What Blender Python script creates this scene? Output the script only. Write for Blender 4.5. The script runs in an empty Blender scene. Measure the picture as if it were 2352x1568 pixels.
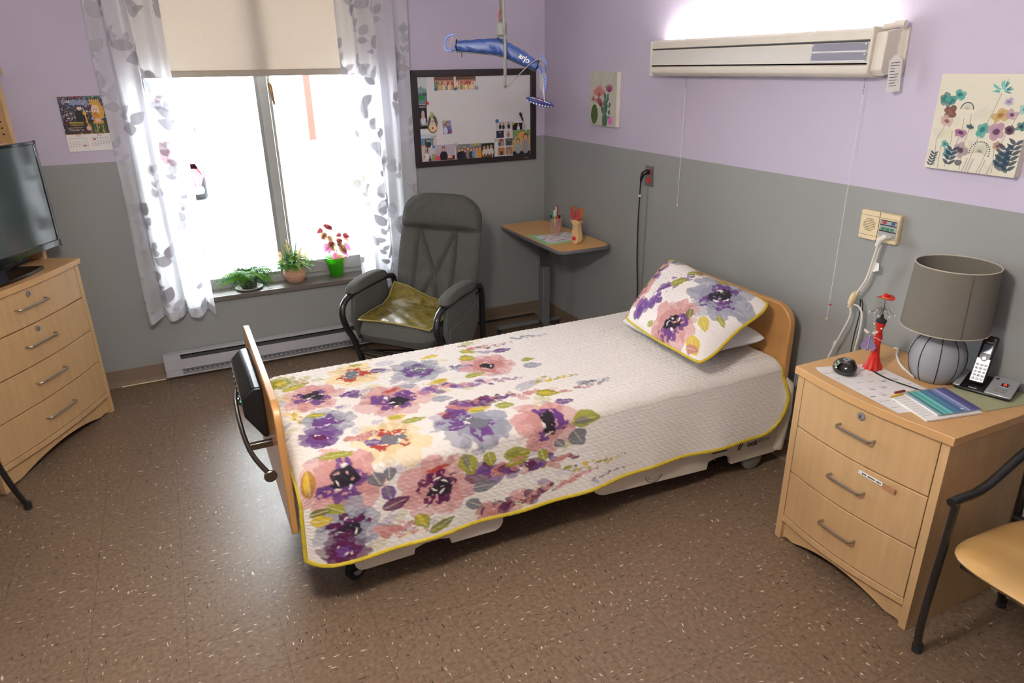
import bpy, bmesh, math, random
import numpy as np
from mathutils import Vector, Matrix

random.seed(7)
RNG = np.random.RandomState(11)
scene = bpy.context.scene
C = scene.collection

def lin(c):
    out = []
    for v in c[:3]:
        v = v / 255.0
        out.append(v / 12.92 if v <= 0.04045 else ((v + 0.055) / 1.055) ** 2.4)
    return (out[0], out[1], out[2], 1.0)

# ------------------------------------------------------------------ camera
F_PX, YAW, PITCH, ROLL = 1592.1, 0.4456, 0.3787, -0.0155
cy, sy, cp, sp = math.cos(YAW), math.sin(YAW), math.cos(PITCH), math.sin(PITCH)
fwd = Vector((sy * cp, cy * cp, -sp)); rgt = Vector((cy, -sy, 0)); upv = rgt.cross(fwd)
c_, s_ = math.cos(ROLL), math.sin(ROLL)
r2 = rgt * c_ + upv * s_; u2 = rgt * -s_ + upv * c_
cam_d = bpy.data.cameras.new('camera'); cam = bpy.data.objects.new('camera', cam_d); C.objects.link(cam)
cam.matrix_world = Matrix(((r2.x, u2.x, -fwd.x, -2.5107), (r2.y, u2.y, -fwd.y, -4.6522), (r2.z, u2.z, -fwd.z, 1.8460), (0, 0, 0, 1)))
cam_d.sensor_width = 36.0; cam_d.lens = 36.0 * F_PX / 2352.0; cam_d.clip_start = 0.05; cam_d.clip_end = 300
scene.camera = cam

# ------------------------------------------------------------------ world, exposure
w = bpy.data.worlds.new('overcast_sky'); scene.world = w; w.use_nodes = True
nt = w.node_tree; nt.nodes.clear()
wo = nt.nodes.new('ShaderNodeOutputWorld'); bg = nt.nodes.new('ShaderNodeBackground')
gr = nt.nodes.new('ShaderNodeValToRGB'); sep = nt.nodes.new('ShaderNodeSeparateXYZ'); tc = nt.nodes.new('ShaderNodeTexCoord')
nt.links.new(tc.outputs['Generated'], sep.inputs[0]); nt.links.new(sep.outputs['Z'], gr.inputs[0])
gr.color_ramp.elements[0].color = (0.86, 0.93, 1.0, 1); gr.color_ramp.elements[1].color = (0.92, 0.96, 1.0, 1)
nt.links.new(gr.outputs[0], bg.inputs[0]); bg.inputs[1].default_value = 15.0; nt.links.new(bg.outputs[0], wo.inputs[0])
scene.view_settings.view_transform = 'Standard'; scene.view_settings.look = 'None'
scene.view_settings.exposure = 0.68; scene.view_settings.gamma = 1.0
try: scene.view_settings.use_curve_mapping = False
except Exception: pass

def area(name, loc, rot, sx, sy_, energy, col=(1, 1, 1), portal=False):
    d = bpy.data.lights.new(name, 'AREA'); d.shape = 'RECTANGLE'; d.size = sx; d.size_y = sy_; d.energy = energy; d.color = col
    if portal: d.cycles.is_portal = True
    o = bpy.data.objects.new(name, d); o.location = loc; o.rotation_euler = rot; C.objects.link(o); return o
area('window_portal', (-1.91, 0.24, 1.45), (math.radians(-90), 0, 0), 1.44, 1.9, 1, portal=True)
FILL_GLOBE = (-2.5, -3.6, 2.30); FILL_GLOBE_STRENGTH = 86.0      # added fill light, built with the ceiling below

# ------------------------------------------------------------------ materials
def newmat(name):
    m = bpy.data.materials.new(name); m.use_nodes = True
    return m, m.node_tree, m.node_tree.nodes['Principled BSDF']
def L(nt, a, b): nt.links.new(a, b)
def mat(name, col, rough=0.6, metal=0.0, var=0.06, scale=12.0, bump=0.0, bscale=200.0, spec=0.5, alpha=None, trans=0.0, emit=None, estr=0.0, stretch=None, coat=0.0):
    m, nt, b = newmat(name); n = nt.nodes
    tc = n.new('ShaderNodeTexCoord'); src = tc.outputs['Object']
    if stretch:
        mp = n.new('ShaderNodeMapping'); mp.inputs['Scale'].default_value = stretch; L(nt, src, mp.inputs[0]); src = mp.outputs[0]
    nz = n.new('ShaderNodeTexNoise'); nz.inputs['Scale'].default_value = scale; nz.inputs['Detail'].default_value = 5; L(nt, src, nz.inputs['Vector'])
    cr = n.new('ShaderNodeValToRGB'); c = lin(col)
    cr.color_ramp.elements[0].position = 0.3; cr.color_ramp.elements[1].position = 0.7
    cr.color_ramp.elements[0].color = tuple(max(0, x * (1 - var)) for x in c[:3]) + (1,)
    cr.color_ramp.elements[1].color = tuple(min(1, x * (1 + var)) for x in c[:3]) + (1,)
    L(nt, nz.outputs['Fac'], cr.inputs[0]); L(nt, cr.outputs[0], b.inputs['Base Color'])
    b.inputs['Roughness'].default_value = rough; b.inputs['Metallic'].default_value = metal
    b.inputs['Specular IOR Level'].default_value = spec
    if coat: b.inputs['Coat Weight'].default_value = coat; b.inputs['Coat Roughness'].default_value = 0.1
    if trans: b.inputs['Transmission Weight'].default_value = trans
    if emit: b.inputs['Emission Color'].default_value = lin(emit); b.inputs['Emission Strength'].default_value = estr
    if bump:
        nb = n.new('ShaderNodeTexNoise'); nb.inputs['Scale'].default_value = bscale; L(nt, src, nb.inputs['Vector'])
        bp = n.new('ShaderNodeBump'); bp.inputs['Strength'].default_value = bump; bp.inputs['Distance'].default_value = 0.002
        L(nt, nb.outputs['Fac'], bp.inputs['Height']); L(nt, bp.outputs[0], b.inputs['Normal'])
    return m
def painted(name, rough=0.7, bump=0.0, bscale=300.0, spec=0.4, trans=0.0):
    m, nt, b = newmat(name); n = nt.nodes
    at = n.new('ShaderNodeAttribute'); at.attribute_name = 'Col'; L(nt, at.outputs['Color'], b.inputs['Base Color'])
    b.inputs['Roughness'].default_value = rough; b.inputs['Specular IOR Level'].default_value = spec
    if bump:
        nb = n.new('ShaderNodeTexNoise'); nb.inputs['Scale'].default_value = bscale
        t = n.new('ShaderNodeTexCoord'); L(nt, t.outputs['Object'], nb.inputs['Vector'])
        bp = n.new('ShaderNodeBump'); bp.inputs['Strength'].default_value = bump; bp.inputs['Distance'].default_value = 0.002
        L(nt, nb.outputs['Fac'], bp.inputs['Height']); L(nt, bp.outputs[0], b.inputs['Normal'])
    if trans:
        tr = n.new('ShaderNodeBsdfTranslucent'); L(nt, at.outputs['Color'], tr.inputs[0])
        mx = n.new('ShaderNodeMixShader'); mx.inputs[0].default_value = trans
        L(nt, b.outputs[0], mx.inputs[1]); L(nt, tr.outputs[0], mx.inputs[2])
        L(nt, mx.outputs[0], n['Material Output'].inputs[0])
    return m

M = {}
M['wood'] = mat('maple_laminate', (202, 166, 120), 0.42, var=0.07, scale=3.0, stretch=(14, 14, 1.2), bump=0.05)
M['wood_top'] = mat('maple_laminate_top', (208, 164, 112), 0.35, var=0.06, scale=3.0, stretch=(3, 14, 14))
M['gap'] = mat('drawer_gap', (70, 48, 30), 0.8)
M['bedwood'] = mat('bed_end_laminate', (190, 140, 84), 0.3, var=0.1, scale=3.0, stretch=(12, 12, 1.5), coat=0.3)
M['tablewood'] = mat('overbed_laminate', (214, 164, 102), 0.35, var=0.09, scale=6, stretch=(2, 12, 2))
M['steel'] = mat('brushed_steel', (175, 170, 165), 0.32, 1.0, var=0.05)
M['darksteel'] = mat('dark_steel', (120, 112, 104), 0.35, 1.0, var=0.05)
M['blackmetal'] = mat('black_paint', (24, 24, 26), 0.35, 0.0, var=0.1, coat=0.4)
M['black'] = mat('black_plastic', (20, 20, 22), 0.35, var=0.1)
M['glossblack'] = mat('gloss_black', (10, 10, 11), 0.08, var=0.0, coat=0.6)
M['rubber'] = mat('rubber', (30, 30, 32), 0.8)
M['white'] = mat('white_plastic', (228, 226, 220), 0.4, var=0.03)
M['cream'] = mat('cream_plastic', (226, 208, 168), 0.5, var=0.03)
M['offwhite'] = mat('offwhite_enamel', (222, 216, 204), 0.45, var=0.03)
M['beddeck'] = mat('bed_panel_plastic', (214, 206, 190), 0.45, var=0.04)
M['greenplastic'] = mat('green_plastic', (110, 150, 40), 0.5)
M['grey'] = mat('grey_plastic', (128, 128, 126), 0.5)
M['midgrey'] = mat('grey_paint', (105, 105, 108), 0.45)
M['silver'] = mat('silver_plastic', (175, 176, 180), 0.35, 0.4)
M['red'] = mat('red_paint', (200, 36, 22), 0.4, var=0.15, scale=40)
M['fabric'] = mat('charcoal_upholstery', (92, 92, 89), 0.95, var=0.22, scale=60, stretch=(6, 1, 6), bump=0.5, bscale=500, spec=0.15)
M['hem'] = mat('mustard_binding', (192, 170, 44), 0.85, var=0.12, scale=60, bump=0.3, bscale=300)
M['whitecloth'] = mat('white_cotton', (226, 226, 228), 0.9, var=0.02, bump=0.3, bscale=90)
M['frame'] = mat('window_aluminium', (176, 178, 176), 0.4, 0.3, var=0.03)
M['sill'] = mat('charcoal_sill', (106, 99, 92), 0.32, var=0.06)
M['bluecover'] = mat('blue_vinyl', (46, 72, 138), 0.42, var=0.18, scale=18, bump=0.4, bscale=30)
M['bluehook'] = mat('blue_enamel', (104, 124, 190), 0.4)
M['paper'] = mat('paper', (232, 230, 226), 0.85, var=0.02)
M['ink'] = mat('ink', (40, 40, 44), 0.8)
M['baseboard'] = mat('vinyl_baseboard', (128, 110, 92), 0.55, var=0.06, scale=4)
M['heater'] = mat('heater_enamel', (186, 186, 192), 0.45, var=0.03)
M['heatdark'] = mat('heater_slot', (70, 72, 76), 0.6)
M['lampshade'] = mat('grey_linen', (112, 108, 98), 0.9, var=0.08, scale=150, stretch=(1, 1, 6), bump=0.3, bscale=400)
M['lampbase'] = mat('grey_ceramic', (150, 152, 158), 0.6, var=0.04)
M['tan_vinyl'] = mat('tan_vinyl', (190, 150, 92), 0.32, var=0.1, scale=8, bump=0.15, bscale=60, coat=0.2)
M['gold_vinyl'] = mat('olive_gold_vinyl', (118, 104, 42), 0.25, var=0.25, scale=30, bump=0.9, bscale=60, coat=0.3)
M['soil'] = mat('soil', (40, 30, 24), 0.95, var=0.3, scale=90)
M['stem'] = mat('stem_brown', (120, 74, 60), 0.7)
M['orange'] = mat('orange_marker', (96, 26, 14), 0.6)
M['asphalt'] = mat('concrete_pavement', (200, 200, 200), 0.9, var=0.06, scale=1.5)
M['grass'] = mat('dry_grass', (190, 182, 150), 0.95, var=0.2, scale=3.0)
M['carred'] = mat('car_red', (160, 30, 60), 0.25, coat=0.8)
M['carwhite'] = mat('car_white_trim', (225, 225, 230), 0.3)
M['carglass'] = mat('car_glass', (60, 66, 76), 0.1)
M['walnut_frame'] = mat('dark_brown_frame', (42, 33, 34), 0.4, var=0.25, scale=10, stretch=(8, 1, 1))

# two-tone wall: lavender above the paint line, grey below
def wallmat():
    m, nt, b = newmat('two_tone_wall_paint'); n = nt.nodes
    g = n.new('ShaderNodeNewGeometry'); s = n.new('ShaderNodeSeparateXYZ'); L(nt, g.outputs['Position'], s.inputs[0])
    gt = n.new('ShaderNodeMath'); gt.operation = 'GREATER_THAN'; gt.inputs[1].default_value = 1.368; L(nt, s.outputs['Z'], gt.inputs[0])
    nz = n.new('ShaderNodeTexNoise'); nz.inputs['Scale'].default_value = 2.5; L(nt, g.outputs['Position'], nz.inputs['Vector'])
    mx = n.new('ShaderNodeMix'); mx.data_type = 'RGBA'; L(nt, gt.outputs[0], mx.inputs[0])
    mx.inputs[6].default_value = lin((150, 152, 151)); mx.inputs[7].default_value = lin((198, 189, 211))
    hv = n.new('ShaderNodeHueSaturation'); mr = n.new('ShaderNodeMapRange'); mr.inputs[3].default_value = 0.96; mr.inputs[4].default_value = 1.04
    L(nt, nz.outputs['Fac'], mr.inputs[0]); L(nt, mr.outputs[0], hv.inputs['Value']); L(nt, mx.outputs[2], hv.inputs['Color'])
    L(nt, hv.outputs[0], b.inputs['Base Color']); b.inputs['Roughness'].default_value = 0.55; b.inputs['Specular IOR Level'].default_value = 0.35
    nb = n.new('ShaderNodeTexNoise'); nb.inputs['Scale'].default_value = 260; L(nt, g.outputs['Position'], nb.inputs['Vector'])
    bp = n.new('ShaderNodeBump'); bp.inputs['Strength'].default_value = 0.12; bp.inputs['Distance'].default_value = 0.002
    L(nt, nb.outputs['Fac'], bp.inputs['Height']); L(nt, bp.outputs[0], b.inputs['Normal'])
    return m
M['wall'] = wallmat()

def floormat():
    m, nt, b = newmat('vinyl_composition_tile'); n = nt.nodes
    g = n.new('ShaderNodeNewGeometry'); pos = g.outputs['Position']
    T = 0.3048
    ch = n.new('ShaderNodeTexChecker'); ch.inputs['Scale'].default_value = 1.0 / T; L(nt, pos, ch.inputs['Vector'])
    def flecks(vec_scale, seed, th0, th1):
        mp = n.new('ShaderNodeMapping'); mp.inputs['Scale'].default_value = vec_scale; mp.inputs['Location'].default_value = (seed, seed * 1.7, 0)
        mp.inputs['Rotation'].default_value = (0, 0, 0.0)
        dn = n.new('ShaderNodeTexNoise'); dn.inputs['Scale'].default_value = 5; dn.inputs['Detail'].default_value = 1; L(nt, pos, dn.inputs['Vector'])
        ad = n.new('ShaderNodeVectorMath'); ad.operation = 'MULTIPLY_ADD'; ad.inputs[1].default_value = (0.06, 0.06, 0); L(nt, dn.outputs['Color'], ad.inputs[0]); L(nt, pos, ad.inputs[2])
        L(nt, ad.outputs[0], mp.inputs[0])
        v = n.new('ShaderNodeTexNoise'); v.inputs['Scale'].default_value = 1.0; v.inputs['Detail'].default_value = 1.0; L(nt, mp.outputs[0], v.inputs['Vector'])
        r = n.new('ShaderNodeMapRange'); r.inputs[1].default_value = th0; r.inputs[2].default_value = th1; L(nt, v.outputs['Fac'], r.inputs[0])
        return r.outputs[0]
    def pick(a, bb):
        x = n.new('ShaderNodeMix'); L(nt, ch.outputs['Fac'], x.inputs[0]); L(nt, a, x.inputs[2]); L(nt, bb, x.inputs[3]); return x.outputs[0]
    white = pick(flecks((26, 110, 1), 3, 0.70, 0.73), flecks((100, 32, 1), 9, 0.70, 0.73))
    dark = pick(flecks((26, 120, 1), 21, 0.68, 0.71), flecks((110, 30, 1), 33, 0.68, 0.71))
    mott = n.new('ShaderNodeTexNoise'); mott.inputs['Scale'].default_value = 60; mott.inputs['Detail'].default_value = 6; L(nt, pos, mott.inputs['Vector'])
    cr = n.new('ShaderNodeValToRGB'); cr.color_ramp.elements[0].color = lin((108, 89, 72)); cr.color_ramp.elements[1].color = lin((127, 107, 88))
    cr.color_ramp.elements[0].position = 0.35; cr.color_ramp.elements[1].position = 0.65; L(nt, mott.outputs['Fac'], cr.inputs[0])
    m1 = n.new('ShaderNodeMix'); m1.data_type = 'RGBA'; L(nt, dark, m1.inputs[0]); L(nt, cr.outputs[0], m1.inputs[6]); m1.inputs[7].default_value = lin((62, 50, 44))
    m2 = n.new('ShaderNodeMix'); m2.data_type = 'RGBA'; L(nt, white, m2.inputs[0]); L(nt, m1.outputs[2], m2.inputs[6]); m2.inputs[7].default_value = lin((206, 194, 178))
    # seams
    br = n.new('ShaderNodeSeparateXYZ'); L(nt, pos, br.inputs[0])
    def seam(o):
        a = n.new('ShaderNodeMath'); a.operation = 'DIVIDE'; a.inputs[1].default_value = T; L(nt, o, a.inputs[0])
        f = n.new('ShaderNodeMath'); f.operation = 'FRACT'; L(nt, a.outputs[0], f.inputs[0])
        l = n.new('ShaderNodeMath'); l.operation = 'LESS_THAN'; l.inputs[1].default_value = 0.0075; L(nt, f.outputs[0], l.inputs[0]); return l.outputs[0]
    mxs = n.new('ShaderNodeMath'); mxs.operation = 'MAXIMUM'; L(nt, seam(br.outputs['X']), mxs.inputs[0]); L(nt, seam(br.outputs['Y']), mxs.inputs[1])
    sc = n.new('ShaderNodeMath'); sc.operation = 'MULTIPLY'; sc.inputs[1].default_value = 0.6; L(nt, mxs.outputs[0], sc.inputs[0])
    m3 = n.new('ShaderNodeMix'); m3.data_type = 'RGBA'; L(nt, sc.outputs[0], m3.inputs[0]); L(nt, m2.outputs[2], m3.inputs[6]); m3.inputs[7].default_value = lin((70, 60, 52))
    L(nt, m3.outputs[2], b.inputs['Base Color'])
    b.inputs['Roughness'].default_value = 0.24; b.inputs['Specular IOR Level'].default_value = 0.32
    sn = n.new('ShaderNodeTexNoise'); sn.inputs['Scale'].default_value = 9; sn.inputs['Detail'].default_value = 4; L(nt, pos, sn.inputs['Vector'])
    rr = n.new('ShaderNodeMapRange'); rr.inputs[3].default_value = 0.30; rr.inputs[4].default_value = 0.42; L(nt, sn.outputs['Fac'], rr.inputs[0]); L(nt, rr.outputs[0], b.inputs['Roughness'])
    bp = n.new('ShaderNodeBump'); bp.inputs['Strength'].default_value = 0.12; bp.inputs['Distance'].default_value = 0.002
    sn2 = n.new('ShaderNodeTexNoise'); sn2.inputs['Scale'].default_value = 22; L(nt, pos, sn2.inputs['Vector'])
    L(nt, sn2.outputs['Fac'], bp.inputs['Height']); L(nt, bp.outputs[0], b.inputs['Normal'])
    return m
M['floor'] = floormat()

# ------------------------------------------------------------------ mesh builder
def cr_(P, n=5):
    P = [Vector(q) for q in P]; out = []
    for i in range(len(P) - 1):
        p0, p1, p2x, p3 = P[max(i - 1, 0)], P[i], P[i + 1], P[min(i + 2, len(P) - 1)]
        for k in range(n): tt = k / n; out.append(.5 * ((2 * p1) + (-p0 + p2x) * tt + (2 * p0 - 5 * p1 + 4 * p2x - p3) * tt ** 2 + (-p0 + 3 * p1 - 3 * p2x + p3) * tt ** 3))
    return out + [P[-1]]
class B:
    def __init__(s): s.v = []; s.f = []; s.c = None
    def add(s, v, f):
        o = len(s.v); s.v.extend([tuple(map(float, p)) for p in v]); s.f.extend([tuple(i + o for i in q) for q in f]); return s
    def box(s, x0, y0, z0, x1, y1, z1, R=None, at=(0, 0, 0)):
        x0, x1 = min(x0, x1), max(x0, x1); y0, y1 = min(y0, y1), max(y0, y1); z0, z1 = min(z0, z1), max(z0, z1)
        P = [(x0, y0, z0), (x1, y0, z0), (x1, y1, z0), (x0, y1, z0), (x0, y0, z1), (x1, y0, z1), (x1, y1, z1), (x0, y1, z1)]
        if R is not None: P = [tuple(R @ Vector(p) + Vector(at)) for p in P]
        return s.add(P, [(0, 3, 2, 1), (4, 5, 6, 7), (0, 1, 5, 4), (1, 2, 6, 5), (2, 3, 7, 6), (3, 0, 4, 7)])
    def prism(s, poly, a, b, axis=1):
        """poly of 2D points extruded along axis from a to b; (p,q) fill the other two axes in order"""
        def mk(p, t):
            if axis == 0: return (t, p[0], p[1])
            if axis == 1: return (p[0], t, p[1])
            return (p[0], p[1], t)
        n = len(poly); P = [mk(p, a) for p in poly] + [mk(p, b) for p in poly]
        F = [tuple(range(n))[::-1], tuple(range(n, 2 * n))] + [(i, (i + 1) % n, n + (i + 1) % n, n + i) for i in range(n)]
        return s.add(P, F)
    def tube(s, pts, r, n=10, closed=False, cap=True, sm=0):
        pts = [Vector(p) for p in pts]
        if sm: pts = cr_(pts, sm)
        m = len(pts)
        rs = r if hasattr(r, '__len__') else [r] * m
        V = []; up = None
        for i, p in enumerate(pts):
            a = pts[(i - 1) % m] if (closed or i > 0) else p
            b = pts[(i + 1) % m] if (closed or i < m - 1) else p
            t = (b - a)
            if t.length < 1e-9: t = Vector((0, 0, 1))
            t.normalize()
            if up is None: up = Vector((0, 0, 1)) if abs(t.z) < 0.9 else Vector((1, 0, 0))
            x = up - t * up.dot(t)
            if x.length < 1e-6: x = t.orthogonal()
            x.normalize(); y = t.cross(x); up = x
            for k in range(n):
                an = 2 * math.pi * k / n; V.append(p + (x * math.cos(an) + y * math.sin(an)) * rs[i])
        F = []
        for i in range(m if closed else m - 1):
            j = (i + 1) % m
            for k in range(n): F.append((i * n + k, i * n + (k + 1) % n, j * n + (k + 1) % n, j * n + k))
        if cap and not closed: F += [tuple(range(n))[::-1], tuple(range((m - 1) * n, m * n))]
        return s.add(V, F)
    def lathe(s, prof, n=28, at=(0, 0, 0), flute=None, cap=True, tilt=None):
        V = []
        for i, (r, z) in enumerate(prof):
            for k in range(n):
                a = 2 * math.pi * k / n; q = r * (1 + (flute(a, z) if flute else 0)); p = Vector((q * math.cos(a), q * math.sin(a), z))
                if tilt is not None: p = tilt @ p
                V.append(p + Vector(at))
        F = [(i * n + k, i * n + (k + 1) % n, (i + 1) * n + (k + 1) % n, (i + 1) * n + k) for i in range(len(prof) - 1) for k in range(n)]
        if cap: F += [tuple(range(n))[::-1], tuple(range((len(prof) - 1) * n, len(prof) * n))]
        return s.add(V, F)
    def ball(s, c, r, n=12, sc=(1, 1, 1), R=None):
        V = []; F = []; m = n // 2 + 1
        for i in range(m + 1):
            th = math.pi * i / m
            for k in range(n):
                a = 2 * math.pi * k / n
                p = Vector((r * sc[0] * math.sin(th) * math.cos(a), r * sc[1] * math.sin(th) * math.sin(a), r * sc[2] * math.cos(th)))
                if R is not None: p = R @ p
                V.append(p + Vector(c))
        for i in range(m):
            for k in range(n): F.append((i * n + k, (i + 1) * n + k, (i + 1) * n + (k + 1) % n, i * n + (k + 1) % n))
        return s.add(V, F)
    def grid(s, fn, nu, nv, flip=False):
        V = [fn(i / (nu - 1), j / (nv - 1)) for j in range(nv) for i in range(nu)]
        F = []
        for j in range(nv - 1):
            for i in range(nu - 1):
                q = (j * nu + i, j * nu + i + 1, (j + 1) * nu + i + 1, (j + 1) * nu + i); F.append(q[::-1] if flip else q)
        return s.add(V, F)
    def build(s, name, m, parent=None, off=(0, 0, 0), bevel=0.0, sub=0, smooth=True, seg=2, weld=True, solid=0.0, angle=35):
        me = bpy.data.meshes.new(name); o3 = Vector(off)
        me.from_pydata([tuple(Vector(p) - o3) for p in s.v], [], s.f)
        if s.c is not None:
            ca = me.color_attributes.new('Col', 'FLOAT_COLOR', 'POINT')
            a = np.ones((len(s.v), 4), dtype=np.float32); a[:, :3] = s.c; ca.data.foreach_set('color', a.ravel())
        if isinstance(m, (list, tuple)):
            for q in m: me.materials.append(q)
        else: me.materials.append(m)
        bm = bmesh.new(); bm.from_mesh(me)
        if weld and s.c is None: bmesh.ops.remove_doubles(bm, verts=bm.verts, dist=1e-6)
        if len(s.v) < 60000 and s.c is None: bmesh.ops.recalc_face_normals(bm, faces=bm.faces)
        bm.to_mesh(me); bm.free()
        ob = bpy.data.objects.new(name, me); C.objects.link(ob)
        if parent is not None: ob.parent = parent
        if solid:
            md = ob.modifiers.new('solid', 'SOLIDIFY'); md.thickness = solid; md.offset = 0
        if bevel:
            md = ob.modifiers.new('bevel', 'BEVEL'); md.width = bevel; md.segments = seg; md.limit_method = 'ANGLE'; md.angle_limit = math.radians(40)
        if sub:
            md = ob.modifiers.new('sub', 'SUBSURF'); md.levels = sub; md.render_levels = sub
        if smooth:
            me.polygons.foreach_set('use_smooth', [True] * len(me.polygons))
            if not sub and s.c is None:
                try: me.set_sharp_from_angle(angle=math.radians(angle))
                except Exception: pass
        return ob

def tag(o, label, cat, group=None, kind=None):
    o['label'] = label; o['category'] = cat
    if group: o['group'] = group
    if kind: o['kind'] = kind
    return o
def thing(name, label, cat, loc=(0, 0, 0), rz=0.0, group=None):
    o = bpy.data.objects.new(name, None); C.objects.link(o); o.location = loc; o.rotation_euler = (0, 0, rz); o.empty_display_size = 0.05
    return tag(o, label, cat, group)
def solo(b, name, m, label, cat, loc=(0, 0, 0), group=None, **k):
    """a thing that is one mesh; vertices given in world coordinates"""
    o = b.build(name, m, None, off=loc, **k); o.location = loc; return tag(o, label, cat, group)
def struct(b, name, m, **k):
    o = b.build(name, m, None, **k); o['kind'] = 'structure'; return o
def copytree(o, parent=None):
    c = o.copy(); C.objects.link(c)
    if parent is not None: c.parent = parent
    for ch in list(o.children): copytree(ch, c)
    return c
def text(name, s, size, m, parent, loc, ex, ey, shear=0.0, align='CENTER', depth=0.0004, sx=1.0, bold=0.0):
    """flat lettering; ex / ey are the reading and up directions"""
    cu = bpy.data.curves.new(name, 'FONT'); cu.body = s; cu.size = size; cu.extrude = depth; cu.align_x = align; cu.align_y = 'CENTER'; cu.shear = shear; cu.offset = bold
    t = bpy.data.objects.new(name, cu); me = bpy.data.meshes.new_from_object(t); bpy.data.objects.remove(t); bpy.data.curves.remove(cu)
    ex = Vector(ex).normalized(); ey = Vector(ey).normalized(); ez = ex.cross(ey)
    Mx = Matrix(((ex.x * sx, ey.x, ez.x, loc[0]), (ex.y * sx, ey.y, ez.y, loc[1]), (ex.z * sx, ey.z, ez.z, loc[2]), (0, 0, 0, 1)))
    me.transform(Mx); me.materials.clear(); me.materials.append(m); me.name = name
    o = bpy.data.objects.new(name, me); C.objects.link(o)
    if parent is not None: o.parent = parent
    return o

# ------------------------------------------------------------------ printed surfaces (vertex coloured)
def vnoise(ny, nx, cell, seed, octv=2):
    rs = np.random.RandomState(seed); out = np.zeros((ny, nx)); amp = 1.0; tot = 0
    for o in range(octv):
        c = max(2.0, cell / (2 ** o)); gy = int(ny / c) + 3; gx = int(nx / c) + 3; g = rs.rand(gy, gx)
        yy = np.arange(ny) / c; xx = np.arange(nx) / c; yi = yy.astype(int); xi = xx.astype(int)
        fy = (yy - yi)[:, None]; fx = (xx - xi)[None, :]; fy = fy * fy * (3 - 2 * fy); fx = fx * fx * (3 - 2 * fx)
        a = g[yi][:, xi]; b_ = g[yi][:, xi + 1]; c1 = g[yi + 1][:, xi]; d = g[yi + 1][:, xi + 1]
        out += amp * ((a * (1 - fx) + b_ * fx) * (1 - fy) + (c1 * (1 - fx) + d * fx) * fy); tot += amp; amp *= 0.5
    return out / tot
class Paint:
    def __init__(s, W, H, ppm, bgc, seed=1, warpcell=0.02):
        s.W, s.H = W, H; s.nx = max(3, int(W * ppm) + 1); s.ny = max(3, int(H * ppm) + 1)
        s.X, s.Y = np.meshgrid(np.linspace(0, W, s.nx), np.linspace(0, H, s.ny)); s.px = W / (s.nx - 1)
        s.A = np.zeros((s.ny, s.nx, 3)); s.A[:] = lin(bgc)[:3]
        c = max(2, warpcell / s.px); s.N1 = vnoise(s.ny, s.nx, c, seed) - 0.5; s.N2 = vnoise(s.ny, s.nx, c, seed + 5) - 0.5; s.N3 = vnoise(s.ny, s.nx, c * 0.5, seed + 9)
    def _win(s, x, y, r):
        i0 = max(0, int((x - r) / s.px)); i1 = min(s.nx, int((x + r) / s.px) + 2); j0 = max(0, int((y - r) / s.px)); j1 = min(s.ny, int((y + r) / s.px) + 2)
        return slice(j0, j1), slice(i0, i1)
    def _mix(s, w, mk, col, a):
        mk = (np.clip(mk, 0, 1) * a)[..., None]; s.A[w] = s.A[w] * (1 - mk) + np.array(lin(col)[:3]) * mk
    def ell(s, x, y, rx, ry, col, ang=0.0, a=1.0, soft=None, warp=0.0, thr=None):
        r = max(rx, ry) * 1.5 + warp; w = s._win(x, y, r)
        if s.X[w].size == 0: return
        X = s.X[w] + s.N1[w] * warp - x; Y = s.Y[w] + s.N2[w] * warp - y; c, sn = math.cos(ang), math.sin(ang)
        u = (X * c + Y * sn) / rx; v = (-X * sn + Y * c) / ry; d = np.sqrt(u * u + v * v)
        e = soft if soft is not None else 0.7 * s.px / min(rx, ry)
        mk = (1 - d) / max(e, 1e-6) + 0.5
        if thr is not None: mk = np.minimum(mk, (s.N3[w] - thr) / 0.06)
        s._mix(w, mk, col, a)
    def leaf(s, x, y, l, wd, ang, col, a=1.0, warp=0.0, vein=None):
        """pointed leaf starting at x,y, length l, full width wd, direction ang"""
        w = s._win(x + math.cos(ang) * l / 2, y + math.sin(ang) * l / 2, l * 0.7 + warp)
        if s.X[w].size == 0: return
        X = s.X[w] + s.N1[w] * warp - x; Y = s.Y[w] + s.N2[w] * warp - y; c, sn = math.cos(ang), math.sin(ang)
        t = (X * c + Y * sn) / l; v = (-X * sn + Y * c)
        tt = np.clip(t, 0, 1); half = wd * 0.5 * np.sin(np.pi * tt ** 0.75) ** 0.8
        mk = np.where((t > 0) & (t < 1), (half - np.abs(v)) / s.px + 0.5, 0); s._mix(w, mk, col, a)
        if vein is not None: s.line([(x, y), (x + math.cos(ang) * l * 0.8, y + math.sin(ang) * l * 0.8)], s.px * 1.1, vein, 0.5)
    def line(s, pts, wd, col, a=1.0):
        for (x0, y0), (x1, y1) in zip(pts[:-1], pts[1:]):
            cx, cy_ = (x0 + x1) / 2, (y0 + y1) / 2; l = math.hypot(x1 - x0, y1 - y0); w = s._win(cx, cy_, l / 2 + wd * 2)
            if s.X[w].size == 0: continue
            t = np.clip(((s.X[w] - x0) * (x1 - x0) + (s.Y[w] - y0) * (y1 - y0)) / max(l * l, 1e-9), 0, 1)
            d = np.hypot(s.X[w] - x0 - t * (x1 - x0), s.Y[w] - y0 - t * (y1 - y0)); s._mix(w, (wd / 2 - d) / s.px + 0.5, col, a)
    def rect(s, x0, y0, x1, y1, col, a=1.0):
        w = s._win((x0 + x1) / 2, (y0 + y1) / 2, max(abs(x1 - x0), abs(y1 - y0)) / 2 + s.px)
        if s.X[w].size == 0: return
        mk = np.minimum(np.minimum(s.X[w] - x0, x1 - s.X[w]), np.minimum(s.Y[w] - y0, y1 - s.Y[w])) / s.px + 0.5; s._mix(w, mk, col, a)
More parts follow.
